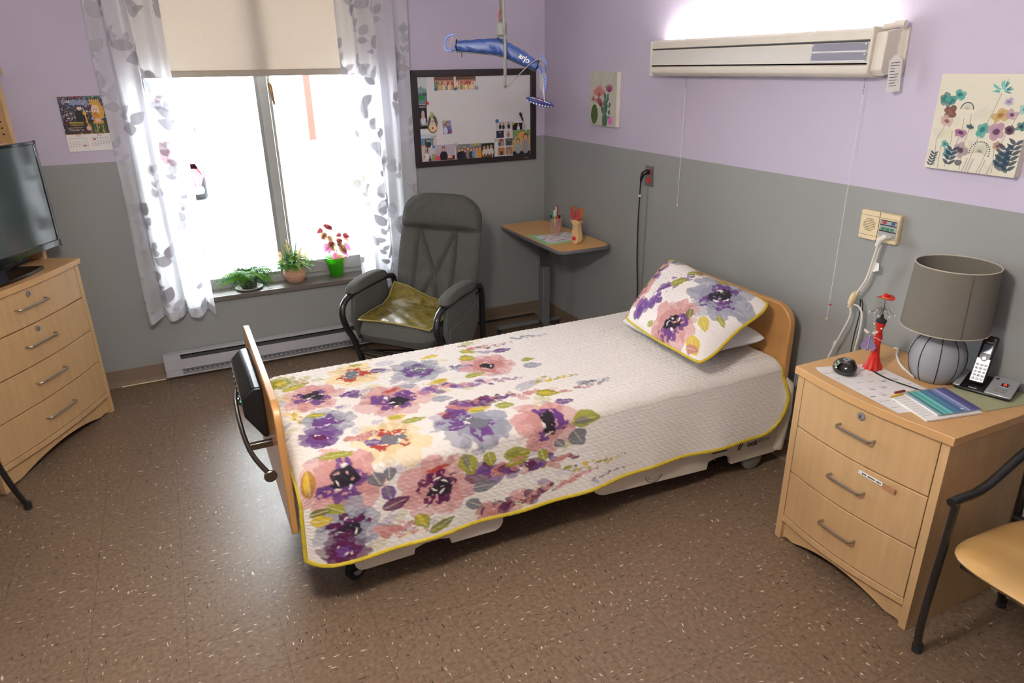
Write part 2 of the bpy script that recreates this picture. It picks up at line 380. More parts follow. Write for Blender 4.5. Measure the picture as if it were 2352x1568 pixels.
    def person(s, x, y, h, shirt, hair=(50, 35, 28), skin=(214, 160, 130), wfac=1.0):
        s.ell(x, y + h * 0.32, h * 0.22 * wfac, h * 0.36, shirt); s.ell(x, y + h * 0.80, h * 0.135, h * 0.17, hair); s.ell(x, y + h * 0.77, h * 0.105, h * 0.135, skin)
        s.ell(x - h * .035, y + h * .79, h * .014, h * .012, (60, 40, 40)); s.ell(x + h * .035, y + h * .79, h * .014, h * .012, (60, 40, 40)); s.line([(x - h * .035, y + h * .72), (x + h * .035, y + h * .72)], h * .02, (170, 80, 80), .7)
    def mesh(s, fn):
        """fn(X, Y) -> (...,3) array of positions"""
        P = fn(s.X, s.Y).reshape(-1, 3); b = B(); b.v = [tuple(q) for q in P.tolist()]
        nx, ny = s.nx, s.ny; i, j = np.meshgrid(np.arange(nx - 1), np.arange(ny - 1)); k = (j * nx + i).ravel()
        b.f = np.stack([k, k + 1, k + nx + 1, k + nx], 1).tolist(); b.c = s.A.reshape(-1, 3).astype(np.float32); return b
def flat(p, O, ex, ey):
    O, ex, ey = np.array(O), np.array(ex), np.array(ey)
    return p.mesh(lambda X, Y: O + X[..., None] * ex + Y[..., None] * ey)
M['print'] = painted('printed_card', 0.5); M['canvas'] = painted('printed_canvas', 0.8, bump=0.4, bscale=900)
M['quilt'] = painted('printed_quilt_cotton', 0.92, bump=0.25, bscale=250, spec=0.15)
M['leafpaint'] = painted('leaf_surface', 0.55, trans=0.35)


# ------------------------------------------------------------------ room shell
XL, YB, HC = -4.35, -5.6, 2.55
WX0, WX1, WZ0, WZ1 = -2.62, -1.20, 0.47, 2.40
struct(B().box(XL - .2, YB - .2, -.1, .2, .25, 0), 'floor', M['floor'], smooth=False)
M['ceil'] = mat('ceiling_paint', (226, 224, 220), 0.8, var=0.02)
struct(B().box(XL - .2, YB - .2, HC, .2, .25, HC + .1), 'ceiling', M['ceil'], smooth=False)
bw = B(); bw.box(XL, 0, 0, WX0, .25, HC); bw.box(WX1, 0, 0, .2, .25, HC); bw.box(WX0, 0, 0, WX1, .25, WZ0 - .0); bw.box(WX0, 0, WZ1, WX1, .25, HC)
struct(bw, 'wall_window_side', M['wall'], smooth=False)
struct(B().box(0, YB, 0, .2, 0, HC), 'wall_right', M['wall'], smooth=False)
struct(B().box(XL - .2, YB - .2, 0, XL, .25, HC), 'wall_left', M['wall'], smooth=False)
struct(B().box(XL, YB - .2, 0, .2, YB, HC), 'wall_back', M['wall'], smooth=False)
def base_prof(): return [(0, 0), (.016, 0), (.008, .012), (.004, .03), (.004, .106), (0, .109)]
bb = B(); bb.prism([(-p, q) for p, q in base_prof()], XL + .01, -.0, axis=0); struct(bb, 'baseboard_window_side', M['baseboard'], smooth=False)
bb = B(); bb.prism([(-p, q) for p, q in base_prof()], YB + .01, -.005, axis=1); struct(bb, 'baseboard_right', M['baseboard'], smooth=False)
# glowing globe added under the ceiling, out of view, to fill the room
t = thing('fill_globe', 'opal globe hung from the ceiling out of view, added as fill light', 'lamp', (FILL_GLOBE[0], FILL_GLOBE[1], HC))
B().lathe([(.09, -.02), (.09, 0)], 24).build('ceiling_plate', M['white'], t); B().tube([(0, 0, -.02), (0, 0, FILL_GLOBE[2] - HC + .14)], .008, 10).build('stem', M['white'], t)
B().ball((0, 0, FILL_GLOBE[2] - HC), .15, 24).build('globe', mat('fill_globe_opal', (255, 255, 255), .4, emit=(255, 247, 236), estr=FILL_GLOBE_STRENGTH), t)
# surface channel and seam under the wall outlet
struct(B().box(-.006, -1.292, .109, 0, -1.276, 1.175), 'trim_1', mat('channel_paint', (136, 137, 134), .5), smooth=False)

# ------------------------------------------------------------------ window
FY0, FY1 = .14, .20
wn = B()
def ring(b, x0, z0, x1, z1, t, y0, y1, tb=None):
    tb = tb or t
    b.box(x0, y0, z0, x0 + t, y1, z1); b.box(x1 - t, y0, z0, x1, y1, z1); b.box(x0 + t, y0, z0, x1 - t, y1, z0 + tb); b.box(x0 + t, y0, z1 - t, x1 - t, y1, z1)
win = bpy.data.objects.new('window_1', None); C.objects.link(win); win['kind'] = 'structure'
b = B(); ring(b, WX0, WZ0 + .03, WX1, WZ1, .035, FY0 + .01, FY1 + .03, .04); b.build('window_frame', M['frame'], win, bevel=.003)
b = B(); ring(b, WX0 + .03, WZ0 + .065, -1.905, WZ1 - .03, .022, FY0 + .03, FY0 + .055, .03); b.build('sash', M['frame'], win, bevel=.003)
b = B(); ring(b, -1.935, WZ0 + .065, WX1 - .03, WZ1 - .03, .055, FY0 - .005, FY0 + .03, .085)
b.box(-1.88, FY0 - .012, WZ0 + .15, -1.862, FY0 - .004, WZ1 - .1); b.build('sash', M['frame'], win, bevel=.003)
b = B(); b.box(-1.955, FY0 - .0, WZ0 + .06, -1.932, FY0 + .05, WZ1 - .03); b.build('mullion', mat('mullion_metal', (150, 154, 152), .35, .5), win, bevel=.002)
b = B(); b.tube([(-1.865, FY0 - .012, 1.75), (-1.865, FY0 - .03, 1.742), (-1.862, FY0 - .036, 1.70), (-1.855, FY0 - .03, 1.64)], [.012, .012, .009, .006], 10); b.ball((-1.867, FY0 - .012, 1.755), .014)
b.build('latch', mat('latch_brass', (150, 118, 78), .4, .8), win)
gm, gnt, gb = newmat('window_glass'); gb.inputs['Roughness'].default_value = 0.0
tr = gnt.nodes.new('ShaderNodeBsdfTransparent'); gl = gnt.nodes.new('ShaderNodeBsdfGlossy'); gl.inputs['Roughness'].default_value = 0.0
fr = gnt.nodes.new('ShaderNodeFresnel'); mxg = gnt.nodes.new('ShaderNodeMixShader'); tr.inputs[0].default_value = (0.97, 0.98, 0.97, 1)
L(gnt, fr.outputs[0], mxg.inputs[0]); L(gnt, tr.outputs[0], mxg.inputs[1]); L(gnt, gl.outputs[0], mxg.inputs[2]); L(gnt, mxg.outputs[0], gnt.nodes['Material Output'].inputs[0])
M['glass'] = gm
B().box(WX0 + .05, FY0 + .04, WZ0 + .09, -1.925, FY0 + .044, WZ1 - .05).build('pane', M['glass'], win, smooth=False)
B().box(-1.885, FY0 + .012, WZ0 + .14, WX1 - .08, FY0 + .016, WZ1 - .08).build('pane', M['glass'], win, smooth=False)
b = B(); b.box(WX0, 0.0, WZ0, WX1, FY0 + .02, .50); b.box(WX0 - .03, -.03, WZ0 , WX1 + .03, -.0005, .50); o = b.build('window_sill', M['sill'], win, bevel=.004)

# roller blind
bm_, bnt, bb_ = newmat('blind_fabric'); n = bnt.nodes
tc = n.new('ShaderNodeTexCoord'); mp = n.new('ShaderNodeMapping'); mp.inputs['Scale'].default_value = (40, 40, 900); L(bnt, tc.outputs['Object'], mp.inputs[0])
nz = n.new('ShaderNodeTexNoise'); nz.inputs['Scale'].default_value = 1; L(bnt, mp.outputs[0], nz.inputs['Vector'])
cr = n.new('ShaderNodeValToRGB'); cr.color_ramp.elements[0].color = lin((208, 198, 186)); cr.color_ramp.elements[1].color = lin((230, 222, 212)); L(bnt, nz.outputs['Fac'], cr.inputs[0])
L(bnt, cr.outputs[0], bb_.inputs['Base Color']); bb_.inputs['Roughness'].default_value = .9
tl = n.new('ShaderNodeBsdfTranslucent'); L(bnt, cr.outputs[0], tl.inputs[0]); mb = n.new('ShaderNodeMixShader'); mb.inputs[0].default_value = .26
L(bnt, bb_.outputs[0], mb.inputs[1]); L(bnt, tl.outputs[0], mb.inputs[2]); L(bnt, mb.outputs[0], n['Material Output'].inputs[0])
M['blind'] = bm_
t = thing('roller_blind', 'beige roller blind pulled partly down over the window', 'blind', (-1.91, .07, 1.81))
def bf(u, v): x = WX0 + .012 + u * (WX1 - WX0 - .024); return (x, .075 + .004 * math.sin(u * 25) * (1 - v), 1.815 + v * .53)
B().grid(bf, 60, 30).build('fabric', M['blind'], t, off=t.location, solid=.002)
b = B(); b.box(WX0 + .012, .066, 1.808, WX1 - .012, .084, 1.845); b.build('bottom_rail', mat('blind_hem', (178, 168, 154), .9), t, off=t.location, bevel=.006)
b = B(); b.tube([(WX0 + .01, .08, 2.36), (WX1 - .01, .08, 2.36)], .03, 16); b.build('roller', M['blind'], t, off=t.location)

# sheer curtains
def sheer():
    m, nt, b = newmat('sheer_curtain'); n = nt.nodes
    at = n.new('ShaderNodeAttribute'); at.attribute_name = 'Col'; sp_ = n.new('ShaderNodeSeparateColor'); L(nt, at.outputs['Color'], sp_.inputs[0])
    cm = n.new('ShaderNodeMix'); cm.data_type = 'RGBA'; cm.inputs[6].default_value = lin((246, 246, 250)); cm.inputs[7].default_value = lin((172, 172, 182)); L(nt, sp_.outputs[0], cm.inputs[0])
    L(nt, cm.outputs[2], b.inputs['Base Color']); b.inputs['Roughness'].default_value = .9; b.inputs['Specular IOR Level'].default_value = 0.1
    tl = n.new('ShaderNodeBsdfTranslucent'); L(nt, cm.outputs[2], tl.inputs[0]); ms = n.new('ShaderNodeMixShader'); mr2 = n.new('ShaderNodeMapRange'); mr2.inputs[3].default_value = .62; mr2.inputs[4].default_value = .05; L(nt, sp_.outputs[0], mr2.inputs[0]); L(nt, mr2.outputs[0], ms.inputs[0])
    L(nt, b.outputs[0], ms.inputs[1]); L(nt, tl.outputs[0], ms.inputs[2])
    tr = n.new('ShaderNodeBsdfTransparent'); mm = n.new('ShaderNodeMixShader')
    mr = n.new('ShaderNodeMapRange'); mr.inputs[3].default_value = .83; mr.inputs[4].default_value = .975; L(nt, sp_.outputs[0], mr.inputs[0]); L(nt, mr.outputs[0], mm.inputs[0])
    L(nt, tr.outputs[0], mm.inputs[1]); L(nt, ms.outputs[0], mm.inputs[2]); L(nt, mm.outputs[0], n['Material Output'].inputs[0])
    return m
M['sheer'] = sheer()
def curtain_paint(W, H, seed):
    p = Paint(W, H, 300, (0, 0, 0), seed); rs = random.Random(seed); y = -.05
    row = 0
    while y < H:
        x = rs.uniform(0, .12) + (row % 2) * .1 - .08
        while x < W + .05:
            ang = rs.uniform(.9, 2.2); ln = rs.uniform(.14, .22); pts = [(x + math.cos(ang + .5 * k) * ln * k, y + math.sin(ang + .2 * k) * ln * k) for k in np.linspace(0, 1, 7)]
            p.line(pts, .0025, (255, 255, 255), .7)
            for k in range(1, 7):
                sd = 1 if k % 2 else -1; big = rs.random() < .35; l = rs.uniform(.085, .115) if big else rs.uniform(.045, .075)
                a = ang + sd * rs.uniform(.6, 1.2) + (rs.uniform(-.4, .4))
                p.leaf(pts[k][0], pts[k][1], l, l * rs.uniform(.5, .75), a, (255, 255, 255), rs.uniform(.6, .95))
            x += rs.uniform(.22, .30)
        y += .19; row += 1
    return p
def curtain(name, label, x0, x1, z0, z1, folds, seed, flare):
    loc = ((x0 + x1) / 2, -.085, z0); p = curtain_paint((x1 - x0) * 1.45, z1 - z0, seed); W = p.W
    def fn(X, Y):
        u = X / W; v = Y / (z1 - z0); ph = 2 * np.pi * folds * u + seed
        amp = .028 * (1 + .35 * (1 - v)); yy = -.085 + amp * np.sin(ph) + .012 * np.sin(ph * 2.3 + 1 + v * 1.2)
        xx = x0 + (x1 - x0) * u + .012 * np.cos(ph * 1.0) + flare * (1 - v) * (u - .5) + .004 * np.sin(v * 9 + ph)
        zz = z0 + Y + .014 * np.sin(ph + .6) * (1 - v) ** 6
        return np.stack([xx, yy, zz], -1)
    t = thing(name, label, 'curtain', loc)
    bb = p.mesh(fn); bb.build('fabric', M['sheer'], t, off=loc)
    # bottom hem, a doubled band
    xs = np.linspace(0, W, 90); top = fn(xs, np.full_like(xs, .055)); bot = fn(xs, np.zeros_like(xs)); hb = B()
    for k in range(89):
        a, c2, d, e = bot[k], bot[k + 1], top[k + 1], top[k]
        hb.add([tuple(a + [0, -.003, 0]), tuple(c2 + [0, -.003, 0]), tuple(d + [0, -.003, 0]), tuple(e + [0, -.003, 0])], [(0, 1, 2, 3)])
    hm, hn, hbs = newmat('curtain_hem'); hbs.inputs['Base Color'].default_value = lin((236, 236, 244)); hbs.inputs['Alpha'].default_value = .35; hbs.inputs['Roughness'].default_value = .9
    hb.build('hem', hm, t, off=loc)
    return t
curtain('sheer_curtain', 'white sheer curtain with grey leaf print, left of the window', -2.765, -2.405, .425, 2.33, 3, 4, .02)
curtain('sheer_curtain', 'white sheer curtain with grey leaf print, right of the window behind the armchair', -1.455, -1.03, .44, 2.33, 3.4, 9, -.03)
t = thing('curtain_rod', 'white curtain rod above the window', 'curtain rod', (-1.91, -.085, 2.34))
B().tube([(-2.85, -.085, 2.345), (-.95, -.085, 2.345)], .012, 12).build('rod', M['white'], t, off=t.location)
for x in (-2.83, -.97): B().box(x - .01, -.09, 2.33, x + .01, 0, 2.36).build('bracket', M['white'], t, off=t.location)

# ------------------------------------------------------------------ outside
o = solo(B().box(-14, .3, -.45, 14, 60, -.3), 'pavement', M['asphalt'], 'pale pavement outside the window', 'pavement', (0, 5, -.3), smooth=False); o['kind'] = 'structure'; del o['category']
o = solo(B().box(-1.3, 6, -.3, 14, 34, -.285), 'lawn', M['grass'], 'pale dry grass beyond the window', 'grass', (2, 10, -.3), smooth=False); o['kind'] = 'stuff'
t = thing('marker_post', 'orange marker post standing on the lawn outside', 'post', (1.23, 15.9, -.285))
B().box(1.14, 15.86, -.02, 1.32, 15.94, 3.4).build('post', M['orange'], t, off=t.location, bevel=.01)
B().box(1.12, 15.84, -.285, 1.34, 15.96, -.0).build('foot', M['midgrey'], t, off=t.location, bevel=.01)
# parked car, nose toward the room
cx, cyy = -2.95, 8.3
t = thing('car', 'red car with white front trim parked outside the window', 'car', (cx, cyy + 2, -.3))
sec = [(0, .50, .30, .82, .70), (.08, .28, .24, .92, .95), (.5, .24, .2, .95, 1.02), (1.25, .24, .2, .96, 1.12), (1.95, .24, .2, .96, 1.62), (2.5, .24, .2, .96, 1.72), (3.6, .24, .2, .96, 1.70), (4.3, .26, .24, .94, 1.60), (4.45, .4, .4, .9, 1.05)]
bc = B(); R_ = []
for (yy, zb, _, hw, zt) in sec:
    zs = [zb, zb, zb + .2, .62, .9, zt - .02, zt, zt]; zs = [min(z, zt) for z in zs]
    hwt = hw if zt < 1.2 else hw * .78
    xs = [0, hw * .92, hw, hw, hw * .99, hwt, hwt * .85, 0]
    ring_ = [(cx + x, cyy + yy, z - .3) for x, z in zip(xs, zs)] + [(cx - x, cyy + yy, z - .3) for x, z in list(zip(xs, zs))[::-1]]; R_.append(ring_)
nn = len(R_[0]); bc.add([p for r in R_ for p in r], [(i * nn + k, i * nn + (k + 1) % nn, (i + 1) * nn + (k + 1) % nn, (i + 1) * nn + k) for i in range(len(R_) - 1) for k in range(nn)] + [tuple(range(nn))[::-1], tuple(range((len(R_) - 1) * nn, len(R_) * nn))])
bc.build('body', M['carred'], t, off=t.location, bevel=.02)
def wheel(x, y):
    b = B(); Rx = Matrix.Rotation(math.pi / 2, 3, 'Y'); b.lathe([(.20, -.12), (.33, -.12), (.355, -.09), (.36, 0), (.355, .09), (.33, .12), (.20, .12)], 30, (x, y, .06), tilt=Rx); o = b.build('wheel', M['rubber'], t, off=t.location)
    B().lathe([(.02, -.125), (.2, -.122), (.2, .122), (.02, .125)], 20, (x, y, .06), tilt=Rx).build('rim', M['silver'], o, off=t.location)
for x in (cx - .84, cx + .84):
    for y in (cyy + .75, cyy + 3.5): wheel(x, y)
for sx_ in (-1, 1):
    b = B(); b.ball((cx + sx_ * .66, cyy + .10, .43), .17, 14, (1, .5, .55)); b.build('headlight', M['silver'], t, off=t.location)
    b = B(); b.box(cx + sx_ * .96, cyy + 1.75, .78, cx + sx_ * 1.18, cyy + 1.85, .93); b.build('side_mirror', M['midgrey'], t, off=t.location, bevel=.03)
    b = B(); b.tube([(cx + sx_ * .72 + .09 * math.cos(a), cyy + .03, .10 + .14 * math.sin(a)) for a in np.linspace(0, 2 * math.pi, 16, endpoint=False)], .02, 8, closed=True); b.ball((cx + sx_ * .72, cyy + .09, .10), .1, 10, (1, .5, 1)); b.build('fog_light', M['carwhite'], t, off=t.location)
B().box(cx - .55, cyy - .02, .12, cx + .55, cyy + .08, .34).build('grille', M['black'], t, off=t.location, bevel=.02)
B().box(cx - .9, cyy - .04, -.1, cx + .9, cyy + .1, .02).build('bumper', M['carwhite'], t, off=t.location, bevel=.04)
B().prism([(cyy + 1.22, .84), (cyy + 1.9, 1.33), (cyy + 1.93, 1.30), (cyy + 1.26, .81)], cx - .72, cx + .72, axis=0).build('windscreen', M['carglass'], t, off=t.location)

# ------------------------------------------------------------------ bed
BX0, BX1, BY0, BY1 = -2.312, -.13, -2.54, -1.66      # mattress footprint
ZT = .572
bed = thing('hospital_bed', 'adjustable hospital bed with maple end boards and beige side panels', 'bed', (-1.2, -2.1, 0)); BO = bed.location
def board_poly(y0, y1, z0, z1, r, n=8):
    P = [(y0, z0), (y1, z0)]
    P += [(y1 - r + r * math.cos(a), z1 - r + r * math.sin(a)) for a in np.linspace(0, math.pi / 2, n)]
    P += [(y0 + r + r * math.cos(a), z1 - r + r * math.sin(a)) for a in np.linspace(math.pi / 2, math.pi, n)]
    return P
b = B(); b.prism(board_poly(-2.560, -1.620, .36, .825, .10), -.122, -.087, axis=0); b.build('headboard', M['bedwood'], bed, off=BO, bevel=.006)
b = B(); b.prism(board_poly(-2.56, -1.655, .37, .852, .07), -2.352, -2.328, axis=0); b.build('footboard', M['bedwood'], bed, off=BO, bevel=.004)
b = B(); b.box(BX0 + .01, BY0 + .02, .36, BX1 - .0, BY1 - .02, .545); b.build('mattress', M['whitecloth'], bed, off=BO, bevel=.03, seg=3)
b = B(); b.box(-2.3, -2.48, .27, -.12, -1.7, .355); b.box(-2.3, -2.5, .16, -2.2, -1.7, .28); b.box(-.25, -2.5, .16, -.15, -1.7, .28); b.box(-1.5, -2.2, .12, -.9, -2.0, .28)
b.build('deck_frame', M['midgrey'], bed, off=BO, bevel=.01)
b = B(); b.box(-1.35, -2.35, .10, -.55, -2.27, .27); b.box(-2.1, -1.95, .10, -.5, -1.87, .2); b.build('lift_mechanism', M['midgrey'], bed, off=BO, bevel=.01)
# side panels (folded rails) on the near side
def arc(cx_, cz, r, a0, a1, n=7): return [(cx_ + r * math.cos(a), cz + r * math.sin(a)) for a in np.linspace(a0, a1, n)]
PI = math.pi
def panel(poly, name, y0=-2.553, y1=-2.53): b = B(); b.prism(poly, y0, y1, axis=1); return b.build(name, M['beddeck'], bed, off=BO, bevel=.004)
p1 = arc(-2.12, .165, .035, PI, 1.5 * PI, 5) + [(-1.93, .130), (-1.925, .155)] + [(-1.89, .165), (-1.83, .165)] + [(-1.785, .155), (-1.78, .128)] + arc(-1.60, .165, .042, 1.5 * PI, 2 * PI) + [(-1.558, .36), (-2.155, .36)]
pa = panel(p1, 'side_panel')
B().prism([(-1.93, .158), (-1.89, .169), (-1.83, .169), (-1.785, .158), (-1.785, .168), (-1.83, .178), (-1.89, .178), (-1.93, .168)], -2.548, -2.534, axis=1).build('grip', M['greenplastic'], pa, off=BO)
p2_ = arc(-1.065, .215, .085, PI, 1.5 * PI) + [(-.52, .098), (-.515, .135), (-.48, .145), (-.42, .145), (-.385, .125), (-.375, .085)] + arc(-.11, .125, .045, 1.5 * PI, 2 * PI) + [(-.065, .40), (-1.15, .40)]
pb = panel(p2_, 'side_panel')
B().prism([(-.515, .138), (-.48, .149), (-.42, .149), (-.385, .130), (-.385, .14), (-.42, .158), (-.48, .158), (-.515, .148)], -2.548, -2.534, axis=1).build('grip', M['greenplastic'], pb, off=BO)
b = B(); b.tube([(-.825 + .045 * math.cos(a), -2.555, .165 + .04 * math.sin(a)) for a in np.linspace(PI * 1.05, PI * 1.9, 10)], .0016, 5)
for a in np.linspace(PI * 1.1, PI * 1.85, 7): b.tube([(-.825 + .036 * math.cos(a), -2.555, .165 + .032 * math.sin(a)), (-.825 + .028 * math.cos(a), -2.555, .165 + .024 * math.sin(a))], .0011, 4)
b.tube([(-.50, -2.555, .178), (-.41, -2.555, .174)], .0025, 5)
b.tube([(-.345, -2.555, .155), (-.322, -2.555, .205)], .0022, 5); b.tube([(-.333, -2.555, .152), (-.310, -2.555, .202)], .0022, 5)
b.build('printed_marks', M['ink'], pb, off=BO)
o = text('maker_lettering', 'ook', .040, M['ink'], pb, Vector((-.255, -2.5545, .168)) - BO, (1, 0, -.06), (0, 0, 1), bold=.0008)
o = text('maker_lettering', 'snow', .038, mat('faded_teal_ink', (120, 135, 140), .8), pb, Vector((-.185, -2.5545, .174)) - BO, (1, 0, -.06), (0, 0, 1))
b = B(); b.tube([(-.105, -2.555, .215), (-.098, -2.555, .225), (-.092, -2.555, .215)], .002, 5); b.build('printed_marks', M['ink'], pb, off=BO)
# far side panels
for x0, x1 in ((-2.15, -1.56), (-1.15, -.07)): panel([(x0, .13), (x1, .13), (x1, .36), (x0, .36)], 'side_panel', -1.648, -1.625)
# casters
def caster(root, x, y, r, off, ang=.4, name='caster'):
    R = Matrix.Rotation(ang, 3, 'Z'); Rt = R @ Matrix.Rotation(PI / 2, 3, 'X'); w_ = r * .35
    b = B(); b.lathe([(r * .3, -w_), (r * .85, -w_), (r, -w_ * .6), (r, w_ * .6), (r * .85, w_), (r * .3, w_)], 22, (x, y, r), tilt=Rt); o = b.build(name, M['rubber'], root, off=off)
    B().lathe([(r * .1, -w_ * 1.1), (r * .52, -w_ * 1.1), (r * .52, w_ * 1.1), (r * .1, w_ * 1.1)], 16, (x, y, r), tilt=Rt).build('wheel_hub', M['silver'], o, off=off)
    b = B(); b.box(-r * .7, -w_ * 1.4, r * 1.05, r * .6, w_ * 1.4, r * 2.05, R, (x, y, 0)); b.build('caster_fork', M['black'], o, off=off, bevel=.004)
for x, y in ((-2.13, -2.42), (-2.2, -1.76), (-.35, -2.40), (-.2, -1.76)): caster(bed, x, y, .045, BO)
for x, y in ((-2.30, -2.50),):
    B().lathe([(.010, .17), (.026, .18), (.026, .20), (.020, .21), (.020, .38)], 18, (x, y, 0)).build('corner_bumper', M['grey'], bed, off=BO)
B().lathe([(.04, .0), (.058, .010), (.058, .03), (.04, .04)], 24, (-.215, -2.50, .060), tilt=Matrix.Rotation(PI / 2, 3, 'X')).build('bumper_wheel', M['grey'], bed, off=BO)
# head side bumper post behind the quilt corner
b = B(); b.tube([(-.085, -2.545, .10), (-.075, -2.555, .30), (-.08, -2.555, .44), (-.10, -2.55, .475)], [.03, .032, .03, .012], 12); b.build('corner_post', M['beddeck'], bed, off=BO)
# control box on the foot board, outside
R = Matrix.Identity(3)
b = B(); y0, y1 = -2.26, -1.83
P = [(-2.352, y0, .60), (-2.352, y0, .800), (-2.385, y0 + .005, .800), (-2.425, y0 + .01, .765), (-2.425, y0 + .01, .69), (-2.37, y0, .60)]
Q = [(x, y1 - (y - y0), z) for x, y, z in P]
b.add(P + Q, [tuple(range(6)), tuple(range(6, 12))[::-1]] + [(i, i + 6, (i + 1) % 6 + 6, (i + 1) % 6) for i in range(6)])
cb = b.build('control_box', M['black'], bed, off=BO, bevel=.01, seg=3)
b = B(); b.box(-2.4275, -2.22, .70, -2.4255, -1.87, .76); b.build('control_face', mat('control_grey', (120, 122, 118), .35), cb, off=BO, bevel=.001)
for i in range(6):
    for j in range(2): B().box(-2.4295, -2.19 + i * .05, .712 + j * .022, -2.4272, -2.165 + i * .05, .724 + j * .022).build('button', M['black'], cb, off=BO)
B().ball((-2.428, -2.2, .735), .003, 8).build('indicator_light', mat('green_led', (40, 220, 120), .4, emit=(40, 230, 120), estr=2.0), cb, off=BO)
# brushed handle under the box
b = B(); b.tube([(-2.43, -1.90, .645), (-2.44, -2.0, .635), (-2.44, -2.25, .63), (-2.425, -2.40, .615), (-2.39, -2.52, .60)], .0085, 12, sm=5)
hd = b.build('foot_handle', M['darksteel'], bed, off=BO)
b = B(); b.lathe([(.018, -.006), (.021, -.003), (.021, .003), (.018, .006)], 20, (-2.388, -2.53, .598), tilt=Matrix.Rotation(PI / 2, 3, 'X')); b.build('end_cap', M['darksteel'], hd, off=BO)
for y in (-2.335, -1.935): B().box(-2.44, y, .60, -2.350, y + .02, .625).build('handle_arm', M['darksteel'], bed, off=BO, bevel=.003)

# ------------------------------------------------------------------ quilt
ROSE, ROSE2, PURP, PLUM, DARK, GREYF, GREY2, CREAM, REDD, OLIVE, OLIVE2, YEL = (205, 150, 148), (188, 128, 122), (104, 66, 128), (92, 36, 78), (46, 42, 50), (150, 152, 168), (112, 112, 122), (232, 208, 160), (168, 66, 58), (150, 150, 44), (112, 112, 46), (206, 178, 48)
def blossom(p, x, y, r, outer, mid, cen, seed, sq=1.0, extra=None, a0=0.0):
    rs = random.Random(seed)
    for k in range(7):
        a = a0 + k * 2 * PI / 7 + rs.uniform(-.2, .2); p.ell(x + math.cos(a) * r * .55, y + math.sin(a) * r * .55 * sq, r * rs.uniform(.46, .62), r * rs.uniform(.34, .46), outer, a, rs.uniform(.55, .9), warp=.03)
    for k in range(9):
        a = rs.uniform(0, 2 * PI); p.ell(x + math.cos(a) * r * .8, y + math.sin(a) * r * .8 * sq, r * .18, r * .1, tuple(int(c * .88) for c in outer), a, .5, warp=.03)
    p.ell(x, y, r * .62, r * .55 * sq, tuple(int(c * .92) for c in outer), a0, .8, warp=.04)
    for k in range(7):
        a = a0 + rs.uniform(0, 2 * PI); p.ell(x + math.cos(a) * r * .36, y + math.sin(a) * r * .34 * sq, r * .30, r * .2, mid, a, .92, warp=.035, thr=.32)
    for k in range(4):
        a = rs.uniform(0, 2 * PI); p.ell(x + math.cos(a) * r * .14 + r * .05, y + math.sin(a) * r * .14 * sq, r * .24, r * .19, cen, a, .95, warp=.03, thr=.2)
    for k in range(4):
        a = rs.uniform(0, 2 * PI); q = r * rs.uniform(.1, .4); p.ell(x + math.cos(a) * q, y + math.sin(a) * q, r * .09, r * .03, (236, 228, 222), a + 1, .9, warp=.02)
    if extra: p.ell(x + r * .1, y - r * .62, r * .3, r * .1, extra, -.2, .9, warp=.03)
def spray(p, x0, y0, x1, y1, w0, cols, seed, n=26):
    rs = random.Random(seed); a = math.atan2(y1 - y0, x1 - x0)
    for k in range(n):
        t = (k + rs.random()) / n; w_ = w0 * (1 - .65 * t); q = rs.gauss(0, .35) * w_; s = w_ * rs.uniform(.28, .5)
        p.ell(x0 + (x1 - x0) * t - math.sin(a) * q, y0 + (y1 - y0) * t + math.cos(a) * q, s * 1.15, s * .75, rs.choice(cols), a + rs.uniform(-.7, .7), rs.uniform(.6, .95), warp=.02, thr=.12)
    for k in range(n // 2):
        t = rs.random(); q = rs.gauss(0, .4) * w0 * (1 - .5 * t); p.ell(x0 + (x1 - x0) * t - math.sin(a) * q, y0 + (y1 - y0) * t + math.cos(a) * q, .003, .003, DARK, 0, .8)
S0 = .24; SW = BY1 - BY0; SH = .37                      # far hang, top width, near hang (arc lengths)
STOT = S0 + SW + SH + .04
qp = Paint(BX1 - BX0 + .0, STOT, 235, (232, 226, 221), 5, .028)
